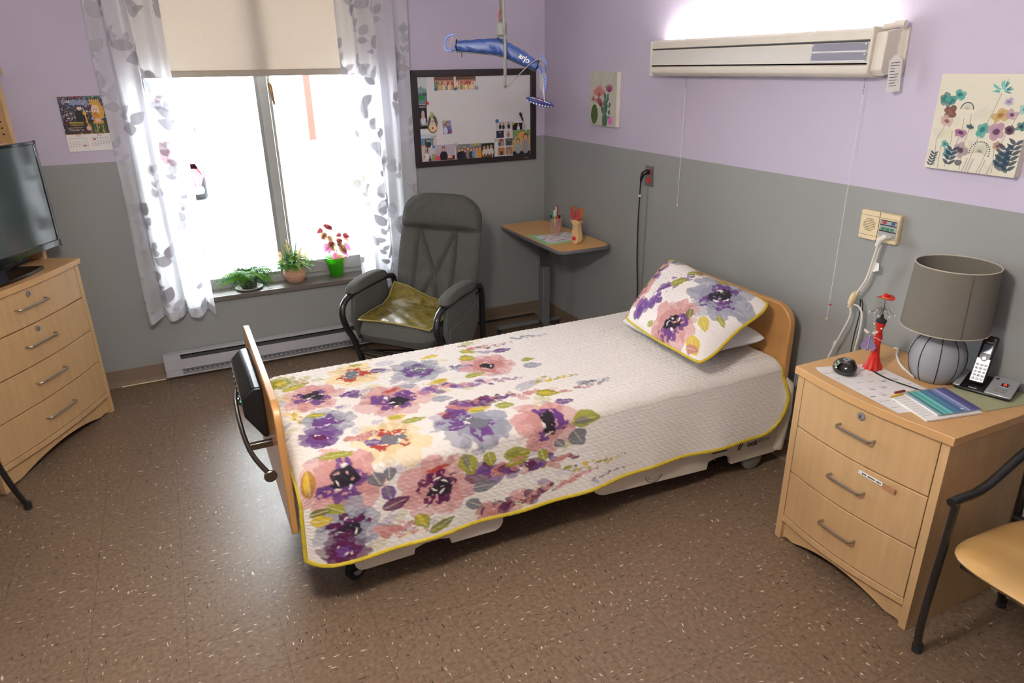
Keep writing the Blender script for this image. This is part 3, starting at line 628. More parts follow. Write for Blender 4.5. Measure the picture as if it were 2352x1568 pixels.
# faint cotton tone
qp.A *= (0.965 + .05 * qp.N3)[..., None]
_r = random.Random(99)
for _k in range(150):
    _x = _r.uniform(0, 1.08); _y = _r.uniform(.02, STOT - .02); _s = _r.uniform(.016, .036)
    qp.ell(_x, _y, _s * _r.uniform(1, 1.7), _s * _r.uniform(.5, .9), _r.choice([(150, 152, 168), (190, 186, 200), (205, 150, 148), (160, 140, 176), (214, 204, 150), (120, 84, 150), (178, 176, 120)]), _r.uniform(-.6, .6), _r.uniform(.35, .7), warp=.03, thr=.2)
def T(x, y): return x - BX0, STOT - (SH + .04) + (-(y - BY0))      # a point on the top
def T(x, y): return x - BX0, (BY1 - y) + S0
def Sd(x, z): return x - BX0, S0 + SW + .04 + (ZT - .03 - z)
rs = random.Random(3)
fl = [(T(-2.147, -1.943), .125, ROSE, PURP, DARK, None), (T(-1.934, -1.80), .12, CREAM, REDD, GREY2, None), (T(-1.847, -2.127), .15, ROSE, PURP, DARK, REDD), (T(-1.662, -1.887), .12, GREYF, PURP, GREY2, None),
      (T(-1.36, -1.98), .12, ROSE, ROSE2, DARK, None), (T(-1.949, -2.437), .135, CREAM, REDD, GREY2, None), (T(-1.635, -2.455), .14, GREYF, PURP, GREY2, None), (T(-1.356, -2.55), .13, ROSE, PURP, DARK, None),
      (T(-2.13, -2.20), .105, GREYF, PURP, PURP, None), (T(-2.185, -2.30), .08, PURP, PURP, PLUM, None), (Sd(-2.165, .55), .15, ROSE, PURP, DARK, None),
      (Sd(-1.83, .415), .145, ROSE, PLUM, DARK, REDD), (Sd(-2.165, .335), .12, GREYF, PLUM, DARK, None), (Sd(-2.19, .235), .085, PLUM, PLUM, PURP, None), (T(-2.24, -1.74), .06, OLIVE, OLIVE, YEL, None)]
for k, ((x, y), r, o1, m1, c1, ex) in enumerate(fl): blossom(qp, x, y, r, o1, m1, c1, 40 + k, extra=ex, a0=k)
sp = [(T(-1.71, -2.091), T(-1.282, -2.181), .07, [PURP, (150, 110, 160), ROSE]), (T(-1.70, -2.32), T(-1.386, -2.30), .085, [PLUM, ROSE2, PURP]), (T(-1.407, -2.329), T(-1.012, -2.40), .06, [ROSE, ROSE2, PLUM]),
      (T(-1.096, -2.349), T(-.95, -2.358), .04, [GREYF, GREY2]), (T(-1.25, -2.24), T(-1.03, -2.256), .035, [YEL, OLIVE]), (T(-1.392, -1.768), T(-1.129, -1.779), .05, [PLUM, ROSE2, ROSE]), (T(-1.12, -1.73), T(-.92, -1.77), .035, [GREYF]),
      (Sd(-1.668, .42), Sd(-1.24, .38), .095, [PLUM, PURP, PURP, ROSE2]), (Sd(-1.66, .21), Sd(-1.30, .255), .085, [PLUM, ROSE2, PLUM, ROSE]), (Sd(-1.30, .26), Sd(-1.13, .29), .035, [ROSE]), (Sd(-1.29, .315), Sd(-.98, .30), .035, [YEL, OLIVE]),
      (Sd(-1.18, .235), Sd(-.93, .22), .022, [GREY2, GREYF]), (Sd(-2.06, .275), Sd(-1.93, .27), .06, [ROSE, ROSE2]), (Sd(-2.0, .225), Sd(-1.86, .22), .03, [ROSE, CREAM]), (Sd(-1.56, .225), Sd(-1.40, .215), .02, [REDD, PLUM]),
      (T(-1.52, -1.93), T(-1.42, -1.95), .03, [GREYF, PURP]), (T(-2.02, -1.98), T(-1.93, -2.05), .04, [GREYF, PURP, PURP]), (T(-2.07, -2.4), T(-1.98, -2.36), .05, [ROSE, ROSE2]), (T(-2.25, -2.05), T(-2.22, -2.15), .05, [YEL, CREAM])]
for k, (a, c2, w_, cols) in enumerate(sp): spray(qp, a[0], a[1], c2[0], c2[1], w_, cols, 90 + k, 34 if w_ > .06 else 18)
def lf(pt, l, wd, ang, col, col2=None):
    qp.leaf(pt[0], pt[1], l, wd, ang, col, .92, warp=.012, vein=(226, 220, 190))
    if col2: qp.leaf(pt[0] + .01 * math.cos(ang), pt[1], l * .7, wd * .4, ang + .15, col2, .7, warp=.015)
for a in [(T(-1.25, -2.56), .13, .07, .05, OLIVE, GREY2), (Sd(-1.25, .52), .10, .085, 1.1, GREY2), (Sd(-1.72, .54), .12, .075, 1.25, OLIVE, GREY2), (Sd(-1.62, .52), .075, .055, 1.4, OLIVE), (Sd(-1.56, .485), .12, .06, .1, OLIVE, OLIVE2),
          (Sd(-1.45, .455), .11, .05, 2.9, OLIVE, ROSE2), (Sd(-1.40, .465), .07, .045, 1.3, OLIVE), (Sd(-2.06, .56), .08, .06, 1.2, GREY2), (Sd(-2.0, .565), .06, .05, 1.6, GREY2), (Sd(-1.69, .36), .10, .06, .1, GREY2), (Sd(-1.72, .30), .09, .055, .7, GREY2),
          (Sd(-2.02, .485), .085, .055, 1.35, PURP, GREY2), (Sd(-2.04, .375), .11, .06, -.25, PLUM), (Sd(-1.92, .305), .085, .06, 1.1, OLIVE, YEL), (Sd(-1.88, .205), .12, .045, -.35, OLIVE2, OLIVE), (Sd(-2.23, .46), .085, .05, .7, OLIVE), (Sd(-2.29, .435), .08, .04, -.1, OLIVE2),
          (Sd(-2.29, .40), .075, .055, .1, YEL), (Sd(-2.275, .62), .10, .055, 1.6, (160, 110, 40), YEL), (T(-1.58, -2.04), .10, .05, 3.0, YEL, OLIVE), (T(-1.50, -2.06), .10, .045, -.1, OLIVE), (T(-1.30, -2.335), .10, .07, .5, OLIVE, YEL), (T(-1.45, -1.85), .08, .07, .3, OLIVE, YEL),
          (T(-1.20, -2.0), .07, .04, .1, OLIVE), (T(-1.22, -2.06), .09, .06, .3, GREYF), (T(-2.25, -1.83), .13, .05, -.3, OLIVE, YEL), (T(-2.20, -2.11), .08, .04, .2, OLIVE, YEL), (T(-1.92, -2.27), .08, .05, .2, YEL, OLIVE), (T(-1.88, -2.33), .11, .04, .0, OLIVE), (T(-1.86, -1.80), .07, .05, .2, PURP, GREYF),
          (T(-1.27, -1.85), .09, .05, .0, PURP), (T(-1.27, -2.45), .08, .05, .2, PURP), (T(-1.62, -2.36), .10, .035, .1, YEL, OLIVE), (T(-1.50, -2.37), .08, .05, .2, OLIVE), (T(-1.78, -2.40), .07, .05, .2, GREYF, PURP), (T(-1.74, -2.46), .08, .045, .1, PURP), (T(-1.79, -2.02), .08, .05, .1, GREYF), (T(-1.71, -2.2), .09, .055, .2, GREYF),
          (T(-1.95, -1.97), .09, .05, 2.8, PURP), (T(-2.10, -2.47), .14, .05, 3.3, OLIVE), (T(-2.05, -2.42), .07, .05, .3, PURP, GREYF), (T(-1.52, -1.76), .09, .04, 3.0, YEL), (T(-1.93, -1.70), .06, .03, 0, OLIVE), (T(-1.42, -1.77), .09, .05, .5, OLIVE, YEL), (Sd(-1.26, .335), .02, .012, .4, DARK),
          (Sd(-1.33, .49), .06, .04, .9, GREY2)]: lf(*a)

def quilt_height(X, Y, cx_=.030, cy_=.020):
    w1 = .20 * np.sin(2 * np.pi * Y / (cy_ * 1.0)) + .25 * np.sin(Y * 37) ; w2 = .38 * np.sin(2 * np.pi * X / (cx_ * 1.0)) + .3 * np.sin(X * 31 + Y * 9)
    row = np.floor(Y / cy_ + w2 * .6); u = X / cx_ + w1 + .5 * (row % 2); v = Y / cy_ + w2 * .6
    return (np.abs(np.sin(np.pi * u)) ** .5) * (np.abs(np.sin(np.pi * v)) ** .5)
QN = vnoise(qp.ny, qp.nx, 60, 77) - .5
def zhem(x):
    """height of the near hem; both lower corners rounded"""
    base_ = .221 + .006 * np.sin(x * 5.0) + .020 * np.clip((x + 1.3) / 1.1, 0, 1)
    dl = np.clip(1 - (x - BX0 + .02) / .11, 0, 1); dr = np.clip(1 - (BX1 - x + .0) / .16, 0, 1)
    return base_ + .11 * (1 - np.sqrt(np.clip(1 - dl ** 2, 0, 1))) + .16 * (1 - np.sqrt(np.clip(1 - dr ** 2, 0, 1)))
def quilt_pos(X, Y):
    x = BX0 + X; s = Y; r = .045; N = QN
    h = quilt_height(X, Y) * (.0060 - .0035 * np.clip((s - (S0 + SW - .05)) / .09, 0, 1))
    sides = np.clip((s - (S0 + SW)) / (SH + .04), 0, 1); far = np.clip((S0 - s) / S0, 0, 1)
    # normals by region
    ztop = ZT + .006 * N
    y = np.where(far > 0, BY1 + .02 * np.sin(np.clip(far * 4, 0, 1) * np.pi / 2) + .02 * far, BY1 - (s - S0))
    z = np.where(far > 0, ztop - .04 * (1 - np.cos(np.clip(far * 4, 0, 1) * np.pi / 2)) - far * .17, ztop)
    # roll over near edge
    t = np.clip((s - (S0 + SW - .05)) / .09, 0, 1); a = t * np.pi / 2
    yr = (BY0 + .05) - .070 * np.sin(a); zr = ztop - .057 * (1 - np.cos(a))
    y = np.where(t > 0, yr, y); z = np.where(t > 0, zr, z)
    hb = np.clip((s - (S0 + SW + .04)) / SH, 0, 1); zh = zhem(x)
    z = np.where(hb > 0, (ztop - .057) * (1 - hb) + zh * hb, z); fold = .010 * np.sin(x * 7.5 + 1.2) + .006 * np.sin(x * 19 + 2)
    y = np.where(hb > 0, (BY0 - .020) - .035 * hb + fold * hb ** 1.5, y)
    ny = -np.sin(a) * (t > 0) + (far > 0) * np.clip(far * 4, 0, 1); nz = np.where(t > 0, np.cos(a), np.where(far > 0, 1 - np.clip(far * 4, 0, 1), 1))
    y = y + ny * h; z = z + nz * h
    # foot and head ends roll down a little
    e = np.clip(1 - X / .07, 0, 1); z = z - (1 - hb) ** 3 * .05 * (1 - np.sqrt(np.clip(1 - e ** 2, 0, 1))); y = y - .0 * e
    e2 = np.clip(1 - (BX1 - x) / .05, 0, 1); z = z - (1 - hb) ** 3 * .02 * (1 - np.sqrt(np.clip(1 - e2 ** 2, 0, 1)))
    x = x - .012 * e * hb
    x = x + .02 * sides * np.clip(1 - (BX1 - x) / .3, 0, 1)
    return np.stack([x, y, z], -1)
qt = thing('floral_quilt', 'white quilt with purple and rose flowers and mustard binding, spread over the bed', 'quilt', (-1.2, -2.1, ZT)); QO = qt.location
qp.mesh(quilt_pos).build('quilt_top', M['quilt'], qt, off=QO)
# binding along the near hem and both ends
ys = np.linspace(S0 + .02, STOT, 120); xs_ = np.linspace(0, qp.W, 260)
def edge(Xa, Ya):
    X = np.array(Xa)[None, :]; Y = np.array(Ya)[None, :]
    global QN
    keep = QN; QN = 0.0; P = quilt_pos(X, Y)[0]; QN = keep; return P
e1 = edge(np.zeros_like(ys), ys); e3 = edge(xs_, np.full_like(xs_, STOT)); e2_ = edge(np.full_like(ys, qp.W), ys)[::-1]
pts = [tuple(q) for q in np.concatenate([e1, e3[1:-1], e2_])]
b = B(); b.tube(pts, .0075, 8); b.build('binding', M['hem'], qt, off=QO)

# ------------------------------------------------------------------ pillows
def pillow(name, label, A, D_, B_, C_, thick, paintp, mfront, seed, piping, group=None, nu=70, nv=50, quilted=False):
    A, D_, B_, C_ = [np.array(q, float) for q in (A, D_, B_, C_)]; ctr = (A + B_ + C_ + D_) / 4
    t = thing(name, label, 'pillow', tuple(ctr), 0); nrm = np.cross(D_ - A, B_ - A); nrm /= np.linalg.norm(nrm)
    def pos(U, V, side, h=None):
        # corners stretched out a little, edges drawn in
        ca, cb = 2 * U - 1, 2 * V - 1
        u2 = .5 + .5 * ca * np.sqrt(1 - .13 * cb ** 6) * (1 - .035 * np.cos(np.pi * cb / 2)) + .006 * np.sin(V * 9); v2 = .5 + .5 * cb * np.sqrt(1 - .13 * ca ** 6) * (1 - .035 * np.cos(np.pi * ca / 2)) + .010 * np.sin(U * 8 + 1)
        P = (A * ((1 - u2) * (1 - v2))[..., None] + D_ * (u2 * (1 - v2))[..., None] + B_ * ((1 - u2) * v2)[..., None] + C_ * (u2 * v2)[..., None])
        prof = np.clip(1 - (2 * U - 1) ** 4, 0, 1) ** .6 * np.clip(1 - (2 * V - 1) ** 4, 0, 1) ** .6
        P = P + nrm * (prof * thick * side)[..., None]
        if h is not None: P = P + nrm * (h * prof ** .3 * side)[..., None]
        # sag of the lower edge
        return P
    if paintp is not None:
        W, H = paintp.W, paintp.H; bb = paintp.mesh(lambda X, Y: pos(X / W, Y / H, 1.0, quilt_height(X, Y) * .0035 + .006 * (vnoise(paintp.ny, paintp.nx, 22, seed) - .5) * (thick > .02)))
        bb.build('pillow_front', M['quilt'], t, off=tuple(ctr))
    else:
        b = B(); U, V = np.meshgrid(np.linspace(0, 1, nu), np.linspace(0, 1, nv)); P = pos(U, V, 1.0, .012 * (vnoise(nv, nu, 9, seed) - .5)).reshape(-1, 3)
        b.v = [tuple(q) for q in P]; b.f = [(j * nu + i, j * nu + i + 1, (j + 1) * nu + i + 1, (j + 1) * nu + i) for j in range(nv - 1) for i in range(nu - 1)]; b.build('pillow_front', mfront, t, off=tuple(ctr))
    b = B(); U, V = np.meshgrid(np.linspace(0, 1, nu), np.linspace(0, 1, nv)); P = pos(U, V, -.7).reshape(-1, 3)
    b.v = [tuple(q) for q in P]; b.f = [(j * nu + i, (j + 1) * nu + i, (j + 1) * nu + i + 1, j * nu + i + 1) for j in range(nv - 1) for i in range(nu - 1)]; b.build('pillow_back', mfront, t, off=tuple(ctr))
    if piping is not None:
        k = np.linspace(0, 1, 40)[:-1]; U = np.concatenate([k, np.ones(39), 1 - k, np.zeros(39)]); V = np.concatenate([np.zeros(39), k, np.ones(39), 1 - k]); P = pos(U[None], V[None], 0.0)[0]
        cc = []
        for q in P: cc.append(tuple(q))
        b = B(); b.tube(cc, .007, 8, closed=True); b.build('piping', piping, t, off=tuple(ctr))
    return t
pillow('white_pillow', 'plain white pillow lying flat beneath the floral pillow', (-.60, -1.90, .635), (-.57, -2.46, .640), (-.19, -1.85, .66), (-.16, -2.49, .66), .06, None, M['whitecloth'], 3, None)
pp = Paint(.68, .48, 330, (234, 228, 224), 8, .026); pp.A *= (0.965 + .05 * pp.N3)[..., None]
blossom(pp, .51, .34, .160, GREYF, PURP, DARK, 5); blossom(pp, .41, .085, .145, ROSE, PURP, DARK, 6, a0=1)
spray(pp, .04, .05, .085, .46, .10, [PURP, ROSE, PLUM, ROSE2], 7, 40); spray(pp, .14, .04, .30, .46, .08, [PURP, (120, 84, 150)], 8, 40); spray(pp, .02, .02, .01, .3, .035, [ROSE, REDD], 9, 14)
blossom(pp, .10, .47, .055, GREYF, GREYF, GREY2, 10); blossom(pp, .29, .47, .04, ROSE, PLUM, ROSE2, 16)
for (x, y, l, wd, a, c2) in [(.23, .28, .10, .055, 1.0, OLIVE), (.25, .40, .07, .045, .8, OLIVE), (.39, .455, .09, .05, -.2, OLIVE), (.54, .19, .09, .06, -.7, (200, 180, 60)), (.46, .20, .07, .045, -1.1, OLIVE2), (.56, .07, .10, .07, -.6, YEL), (.00, .36, .07, .04, .6, YEL), (.02, .22, .07, .035, .9, OLIVE),
                         (.31, .38, .08, .045, .3, GREYF), (.33, .43, .09, .045, .1, GREYF), (.25, .02, .05, .03, .8, OLIVE), (.60, .24, .06, .03, -.5, OLIVE), (.62, .31, .06, .05, .4, GREYF), (.57, .02, .07, .04, .2, ROSE2), (.64, .40, .05, .03, -1.2, GREYF)]:
    pp.leaf(x, y, l, wd, a, c2, .9, warp=.012, vein=(226, 220, 190))
pillow('floral_pillow', 'pillow in a purple and rose flower print with yellow piping, leaning on the headboard', (-.60, -1.945, .655), (-.66, -2.60, .665), (-.225, -1.80, .890), (-.195, -2.51, .840), .080, pp, M['whitecloth'], 5, M['hem'])

# ------------------------------------------------------------------ bedside chest and dresser (one family)
def chest(W_, D, H, zs, drawers, name, label, cat, loc, rz, locks, nohole=(), bow=.03):
    """local axes: x along the front from its left end, y into the back, z up. zs = drawer edges from top to bottom"""
    t = thing(name, label, cat, loc, rz); st = .028
    def bowx(x, y0=0.0): return y0 - bow * math.sin(PI * min(max(x / W_, 0), 1))
    def strip(x0, x1, z0, z1, y0, th, nm, m, parent=t, n=14, bev=.002):
        xs = np.linspace(x0, x1, n); poly = [(x, bowx(x, y0)) for x in xs] + [(x, bowx(x, y0) + th) for x in xs[::-1]]
        return B().prism(poly, z0, z1, axis=2).build(nm, m, parent, bevel=bev, seg=2)
    B().box(0, .02, 0, st, D, H - .03).build('side_panel', M['wood'], t, bevel=.001); B().box(W_ - st, .02, 0, W_, D, H - .03).build('side_panel', M['wood'], t, bevel=.001)
    for x0, x1 in ((0, st), (W_ - st, W_)): B().box(x0, -.004, 0, x1, .02, H - .03).build('front_stile', M['wood'], t, bevel=.001)
    B().box(st, D - .012, .05, W_ - st, D - .002, H - .03).build('back_panel', M['wood'], t)
    b = B(); b.box(st, .035, .09, W_ - st, .04, H - .035); b.build('carcass', M['gap'], t)
    xs = np.linspace(-.012, W_ + .012, 24); poly = [(x, bowx(x, -.014)) for x in xs] + [(W_ + .012, D), (-.012, D)]
    B().prism(poly, H - .03, H, axis=2).build('top', M['wood_top'], t, bevel=.002)
    g = .0025
    for i in range(drawers):
        z1, z0 = zs[i] - g, zs[i + 1] + g; dr = strip(st + .003, W_ - st - .003, z0, z1, 0.0, .018, 'drawer', M['wood'])
        hz = z1 - (z1 - z0) * .46; hx = W_ / 2; hw = .070 if W_ < .7 else .10; yb = bowx(hx) - .0
        b = B(); b.tube([(hx - hw, yb + .004, hz), (hx - hw, yb - .022, hz), (hx - hw + .006, yb - .028, hz), (hx + hw - .006, yb - .028, hz), (hx + hw, yb - .022, hz), (hx + hw, yb + .004, hz)], .0045, 10); b.build('handle', M['steel'], dr)
        if i in locks:
            b = B(); lz = z1 - .028; b.lathe([(.0145, 0), (.0145, .004), (.012, .006), (.004, .0062), (.001, .0062)], 22, (hx + .005, bowx(hx) + .0005, lz), tilt=Matrix.Rotation(PI / 2, 3, 'X')); lk = b.build('lock', M['grey'], dr)
            B().box(hx + .004, bowx(hx) - .0072, lz - .006, hx + .006, bowx(hx) - .006, lz + .006).build('keyhole', M['black'], lk)
    # base rail and arched plinth
    strip(st, W_ - st, zs[-1] - .028, zs[-1] - .001, -.002, .02, 'base_rail', M['wood'])
    n = 30; xs = np.linspace(st, W_ - st, n); b = B(); V = []
    zt = zs[-1] - .028
    for x in xs:
        f = (x - st) / (W_ - 2 * st); e_ = .12
        zz = 0.0 if (f < .03 or f > .97) else (.012 if (f < e_ or f > 1 - e_) else .012 + .052 * math.sin(PI * (f - e_) / (1 - 2 * e_)) ** .8)
        y = bowx(x, .018); V += [(x, y, zz), (x, y, zt), (x, y + .016, zt), (x, y + .016, zz)]
    F_ = []
    for i in range(n - 1):
        for k in range(4): F_.append((i * 4 + k, i * 4 + (k + 1) % 4, (i + 1) * 4 + (k + 1) % 4, (i + 1) * 4 + k))
    F_ += [(0, 1, 2, 3), tuple((n - 1) * 4 + k for k in (3, 2, 1, 0))]; b.add(V, F_); b.build('plinth', M['wood'], t)
    return t
NZ = .77
ns = chest(.60, .47, NZ, [.738, .53, .325, .118], 3, 'bedside_chest', 'maple bedside chest of three drawers with a curved front, right of the bed', 'bedside cabinet', (-.487, -2.955, 0), -PI / 2, (0,))
# worn paper label on the second drawer
b = B(); b.box(.335, -.0325, .498, .43, -.0300, .512); lab = b.build('paper_label', M['paper'], ns)
b = B()
for k in range(13):
    if k not in (3, 9): b.box(.350 + k * .0058, -.0331, .5025, .3545 + k * .0058, -.0326, .5075)
b.build('label_print', M['ink'], lab)
b = B(); b.box(.43, -.0305, .492, .475, -.0275, .508); b.build('label_residue', mat('torn_label', (170, 120, 90), .9), ns)
DA = math.atan2(.87, .49)
dloc_ = Vector((-3.053, -.354, 0)) + Vector((-.49, -.87, 0)).normalized() * .86
dr = chest(.86, .47, .915, [.885, .705, .512, .322, .13], 4, 'dresser', 'tall maple dresser of four drawers standing at an angle by the window wall', 'dresser', dloc_, DA, (0, 1))
# local frame of the dresser for what stands on it
def DL(x, y, z):
    v = Matrix.Rotation(DA, 3, 'Z') @ Vector((x, y, z)); return v + dloc_

# ------------------------------------------------------------------ hutch, television, player (dresser frame: right end is x=.86)
h = thing('shelf_hutch', 'open maple shelf hutch standing on the back of the dresser', 'shelf', DL(.43, .30, .915), DA)
def hb(b, nm, m, **k): return b.build(nm, m, h, off=(.43, .30, .915), **k)
hb(B().box(.845, .165, .915, .87, .46, 1.845), 'side_panel', M['wood'], bevel=.001); hb(B().box(-.01, .165, .915, .015, .46, 1.845), 'side_panel', M['wood'], bevel=.001)
hb(B().box(-.02, .15, 1.845, .885, .47, 1.875), 'top', M['wood'], bevel=.002); hb(B().box(.015, .17, 1.50, .845, .46, 1.525), 'shelf', M['wood'], bevel=.001)
hb(B().box(.015, .17, 1.765, .845, .19, 1.845), 'top_rail', M['wood'], bevel=.001); hb(B().box(.015, .452, 1.2, .845, .46, 1.845), 'back_panel', M['wood'])
b = B()
for k in range(8):
    for y in (.20, .42): b.box(.8435, y - .004, 1.56 + k * .03 - .003, .8452, y + .004, 1.56 + k * .03 + .005)
hb(b, 'peg_holes', M['black'], smooth=False)
tv = thing('television', 'flat television on a glossy black stand on the dresser', 'television', DL(.43, .13, .915), DA)
def tb(b, nm, m, par=None, **k): return b.build(nm, m, par or tv, off=(.43, .13, .915), **k)
b = B(); x0, x1, z0, z1 = -.03, .885, .985, 1.525; y = .075
b.box(x0, y, z0, x1, y + .012, z0 + .035); b.box(x0, y, z1 - .018, x1, y + .012, z1); b.box(x0, y, z0, x0 + .02, y + .012, z1); b.box(x1 - .02, y, z0, x1, y + .012, z1); tb(b, 'bezel', M['glossblack'], bevel=.003)
scr = mat('tv_screen', (58, 70, 68), .13, var=.05, coat=.8); tb(B().box(x0 + .02, y + .004, z0 + .035, x1 - .02, y + .008, z1 - .018), 'screen', scr, smooth=False)
tb(B().box(x0 + .03, y + .011, z0 + .03, x1 - .03, y + .055, z1 - .03), 'back_shell', M['black'], bevel=.012)
b = B(); b.prism([(.36, .10), (.50, .10), (.52, .14), (.34, .14)], .93, 1.0, axis=2); tb(b, 'neck', M['glossblack'], bevel=.004)
b = B(); xs = np.linspace(.20, .66, 14); b.prism([(x, .03 - .03 * math.sin(PI * (x - .2) / .46)) for x in xs] + [(.63, .23), (.23, .23)], .9155, .932, axis=2); tb(b, 'stand_base', M['glossblack'], bevel=.003)
pl_ = thing('disc_player', 'slim black disc player behind the television on the dresser', 'player', DL(.6, .28, .915), DA)
b = B(); b.box(.40, .215, .9155, .80, .40, .962); b.build('body', M['black'], pl_, off=(.6, .28, .915), bevel=.004)
b = B(); b.box(.405, .2135, .94, .60, .2155, .944); b.box(.74, .213, .935, .748, .2155, .943); b.box(.72, .213, .936, .727, .2155, .942); b.build('front_marks', M['silver'], pl_, off=(.6, .28, .915), smooth=False)

# ------------------------------------------------------------------ calendar
cw, chh = .216, .29; cp_ = Paint(cw, chh, 1500, (236, 233, 232), 21, .006); rs = random.Random(9)
g0 = .092
cp_.rect(0, g0, cw, chh, (34, 30, 46))
for i in range(26):
    for j in range(22):
        x = cw * (i + rs.random()) / 26; y = g0 + (chh - g0) * (j + rs.random()) / 22; f = (y - g0) / (chh - g0)
        pal = [(90, 80, 120), (150, 130, 170), (60, 70, 110), (120, 100, 130), (170, 175, 205)] if f > .68 else ([(60, 110, 90), (170, 130, 160), (210, 200, 180), (40, 50, 90), (110, 40, 60)] if f > .35 else [(30, 60, 50), (190, 180, 160), (70, 40, 70), (20, 20, 30), (120, 30, 40)])
        cp_.ell(x, y, rs.uniform(.002, .0055), rs.uniform(.002, .006), rs.choice(pal), rs.uniform(0, 3), .85, warp=.003)
cp_.rect(.05, .245, .14, .272, (150, 165, 200), .7)
for x in (.045, .09, .135, .18): cp_.line([(x, g0), (x, chh)], .0012, (16, 14, 20))
for k in range(5): cp_.line([(0, g0 + .035 + k * .036), (cw, g0 + .035 + k * .036)], .0012, (16, 14, 20))
cp_.ell(.088, .175, .022, .045, (14, 16, 22), .1); cp_.ell(.092, .226, .012, .009, (230, 200, 170), warp=.002)
for k in range(28): cp_.ell(cw * k / 27, chh - .006, .004, .004, rs.choice([(150, 50, 70), (50, 130, 90), (20, 20, 30), (190, 190, 190)]))
# figure on the right: plain crowned man
for k in range(12): cp_.rect(.125 + k * .0078, g0, .129 + k * .0078, g0 + .052 + .018 * math.sin(PI * k / 11), [(196, 150, 60), (30, 120, 60), (120, 60, 50), (40, 150, 70)][k % 4])
cp_.ell(.172, g0 + .062, .026, .012, (206, 150, 50)); cp_.rect(.158, g0 + .06, .184, g0 + .09, (222, 180, 160))
cp_.ell(.180, g0 + .118, .030, .042, (214, 160, 40), warp=.004); cp_.ell(.168, g0 + .122, .020, .032, (232, 196, 178)); cp_.ell(.164, g0 + .098, .018, .016, (206, 140, 50), warp=.003); cp_.ell(.163, g0 + .105, .006, .0025, (170, 80, 80))
cp_.ell(.160, g0 + .126, .0035, .0018, (70, 60, 70)); cp_.ell(.173, g0 + .127, .0035, .0018, (70, 60, 70))
cp_.rect(.148, g0 + .150, .194, g0 + .168, (206, 160, 50))
for k in range(5): cp_.leaf(.150 + k * .010, g0 + .165, .018, .008, PI / 2, (216, 176, 60))
cp_.line([(.122, g0 + .02), (.114, g0 + .10)], .006, (214, 160, 50)); cp_.ell(.113, g0 + .108, .009, .010, (220, 170, 60)); cp_.ell(.119, g0 + .030, .012, .012, (226, 170, 140))
for k in range(3): cp_.line([(.03 + .004 * k, g0 + .062 - k * .007), (.098, g0 + .062 - k * .007)], .003, (220, 190, 40), .8)
for k in range(3): cp_.line([(.02, g0 + .034 - k * .007), (.09 - .01 * k, g0 + .034 - k * .007)], .002, (220, 215, 190), .7)
cp_.rect(0, g0 - .0015, cw, g0 + .0015, (190, 130, 50))
cal = thing('wall_calendar', 'wall calendar with a crowned figure picture, left of the window', 'calendar', (-2.888, -.006, 1.435))
flat(cp_, (-2.996, -.010, 1.435), (1, 0, 0), (0, 0, 1)).build('printed_sheet', M['print'], cal, off=cal.location)
B().box(-2.996, -.0095, 1.435, -2.996 + cw, -.001, 1.725).build('pad', M['paper'], cal, off=cal.location, smooth=False)
M['redink'] = mat('red_ink', (176, 30, 50), .7)
def ct(s, x, z, size, m, sx=1.0, sh=0.0, al='CENTER'): text('calendar_text', s, size, m, cal, Vector((-2.996 + x, -.0108, 1.435 + z)) - cal.location, (1, 0, 0), (0, 0, 1), shear=sh, sx=sx, align=al, depth=.0002)
ct('2024', .031, .262, .020, M['paper'], sh=.35); ct('Mars', .060, .083, .013, M['redink'], sh=.4); ct('Avril', .160, .083, .013, M['redink'], sh=.4)
ct('Dim  Lun  Mar  Mer  Jeu  Ven  Sam', .053, .070, .0062, M['ink']); ct('Dim  Lun  Mar  Mer  Jeu  Ven  Sam', .160, .070, .0062, M['ink'])
def month(x0, first, days, reds):
    z = .0625; col = first
    for d in range(1, days + 1):
        xx = x0 + col * .0138
        if d in reds:
            B().box(-2.996 + xx - .006, -.0108, 1.435 + z - .0038, -2.996 + xx + .006, -.0104, 1.435 + z + .0038).build('marked_day', M['redink'], cal, off=cal.location, smooth=False)
            text('calendar_text', str(d), .0068, M['paper'], cal, Vector((-2.996 + xx, -.0112, 1.435 + z)) - cal.location, (1, 0, 0), (0, 0, 1), depth=.0001)
        else: ct(str(d), xx, z, .0068, M['redink'] if col == 0 else M['ink'])
        col += 1
        if col == 7: col = 0; z -= .0083
month(.012, 5, 31, (29,)); month(.119, 1, 30, (1,))

# ------------------------------------------------------------------ heater
ht = thing('baseboard_heater', 'long pale grey electric baseboard heater under the window', 'heater', (-1.9, -.035, 0.02)); HX0, HX1 = -2.76, -.98
b = B(); b.prism([(-.012, .022), (-.012, .178), (-.066, .178), (-.066, .168), (-.018, .168), (-.018, .03), (-.06, .03), (-.06, .022)], HX0, HX1, axis=0); b.build('housing', M['heater'], ht, off=ht.location, bevel=.001)
b = B(); b.prism([(-.066, .138), (-.072, .136), (-.072, .072), (-.060, .066), (-.058, .070), (-.066, .076)], HX0 + .004, HX1 - .004, axis=0); b.build('front_panel', M['heater'], ht, off=ht.location)
for x in (HX0, HX1 - .10): B().box(x, -.064, .024, x + .10, -.018, .170).build('end_cap', M['heater'], ht, off=ht.location, bevel=.002)
b = B(); b.box(HX0 + .1, -.05, .07, HX1 - .1, -.02, .15)
for k in range(54): x = HX0 + .12 + k * .03; b.box(x, -.054, .148, x + .018, -.05, .156); b.box(x, -.054, .046, x + .012, -.05, .052)
b.build('fins', M['heatdark'], ht, off=ht.location, smooth=False)
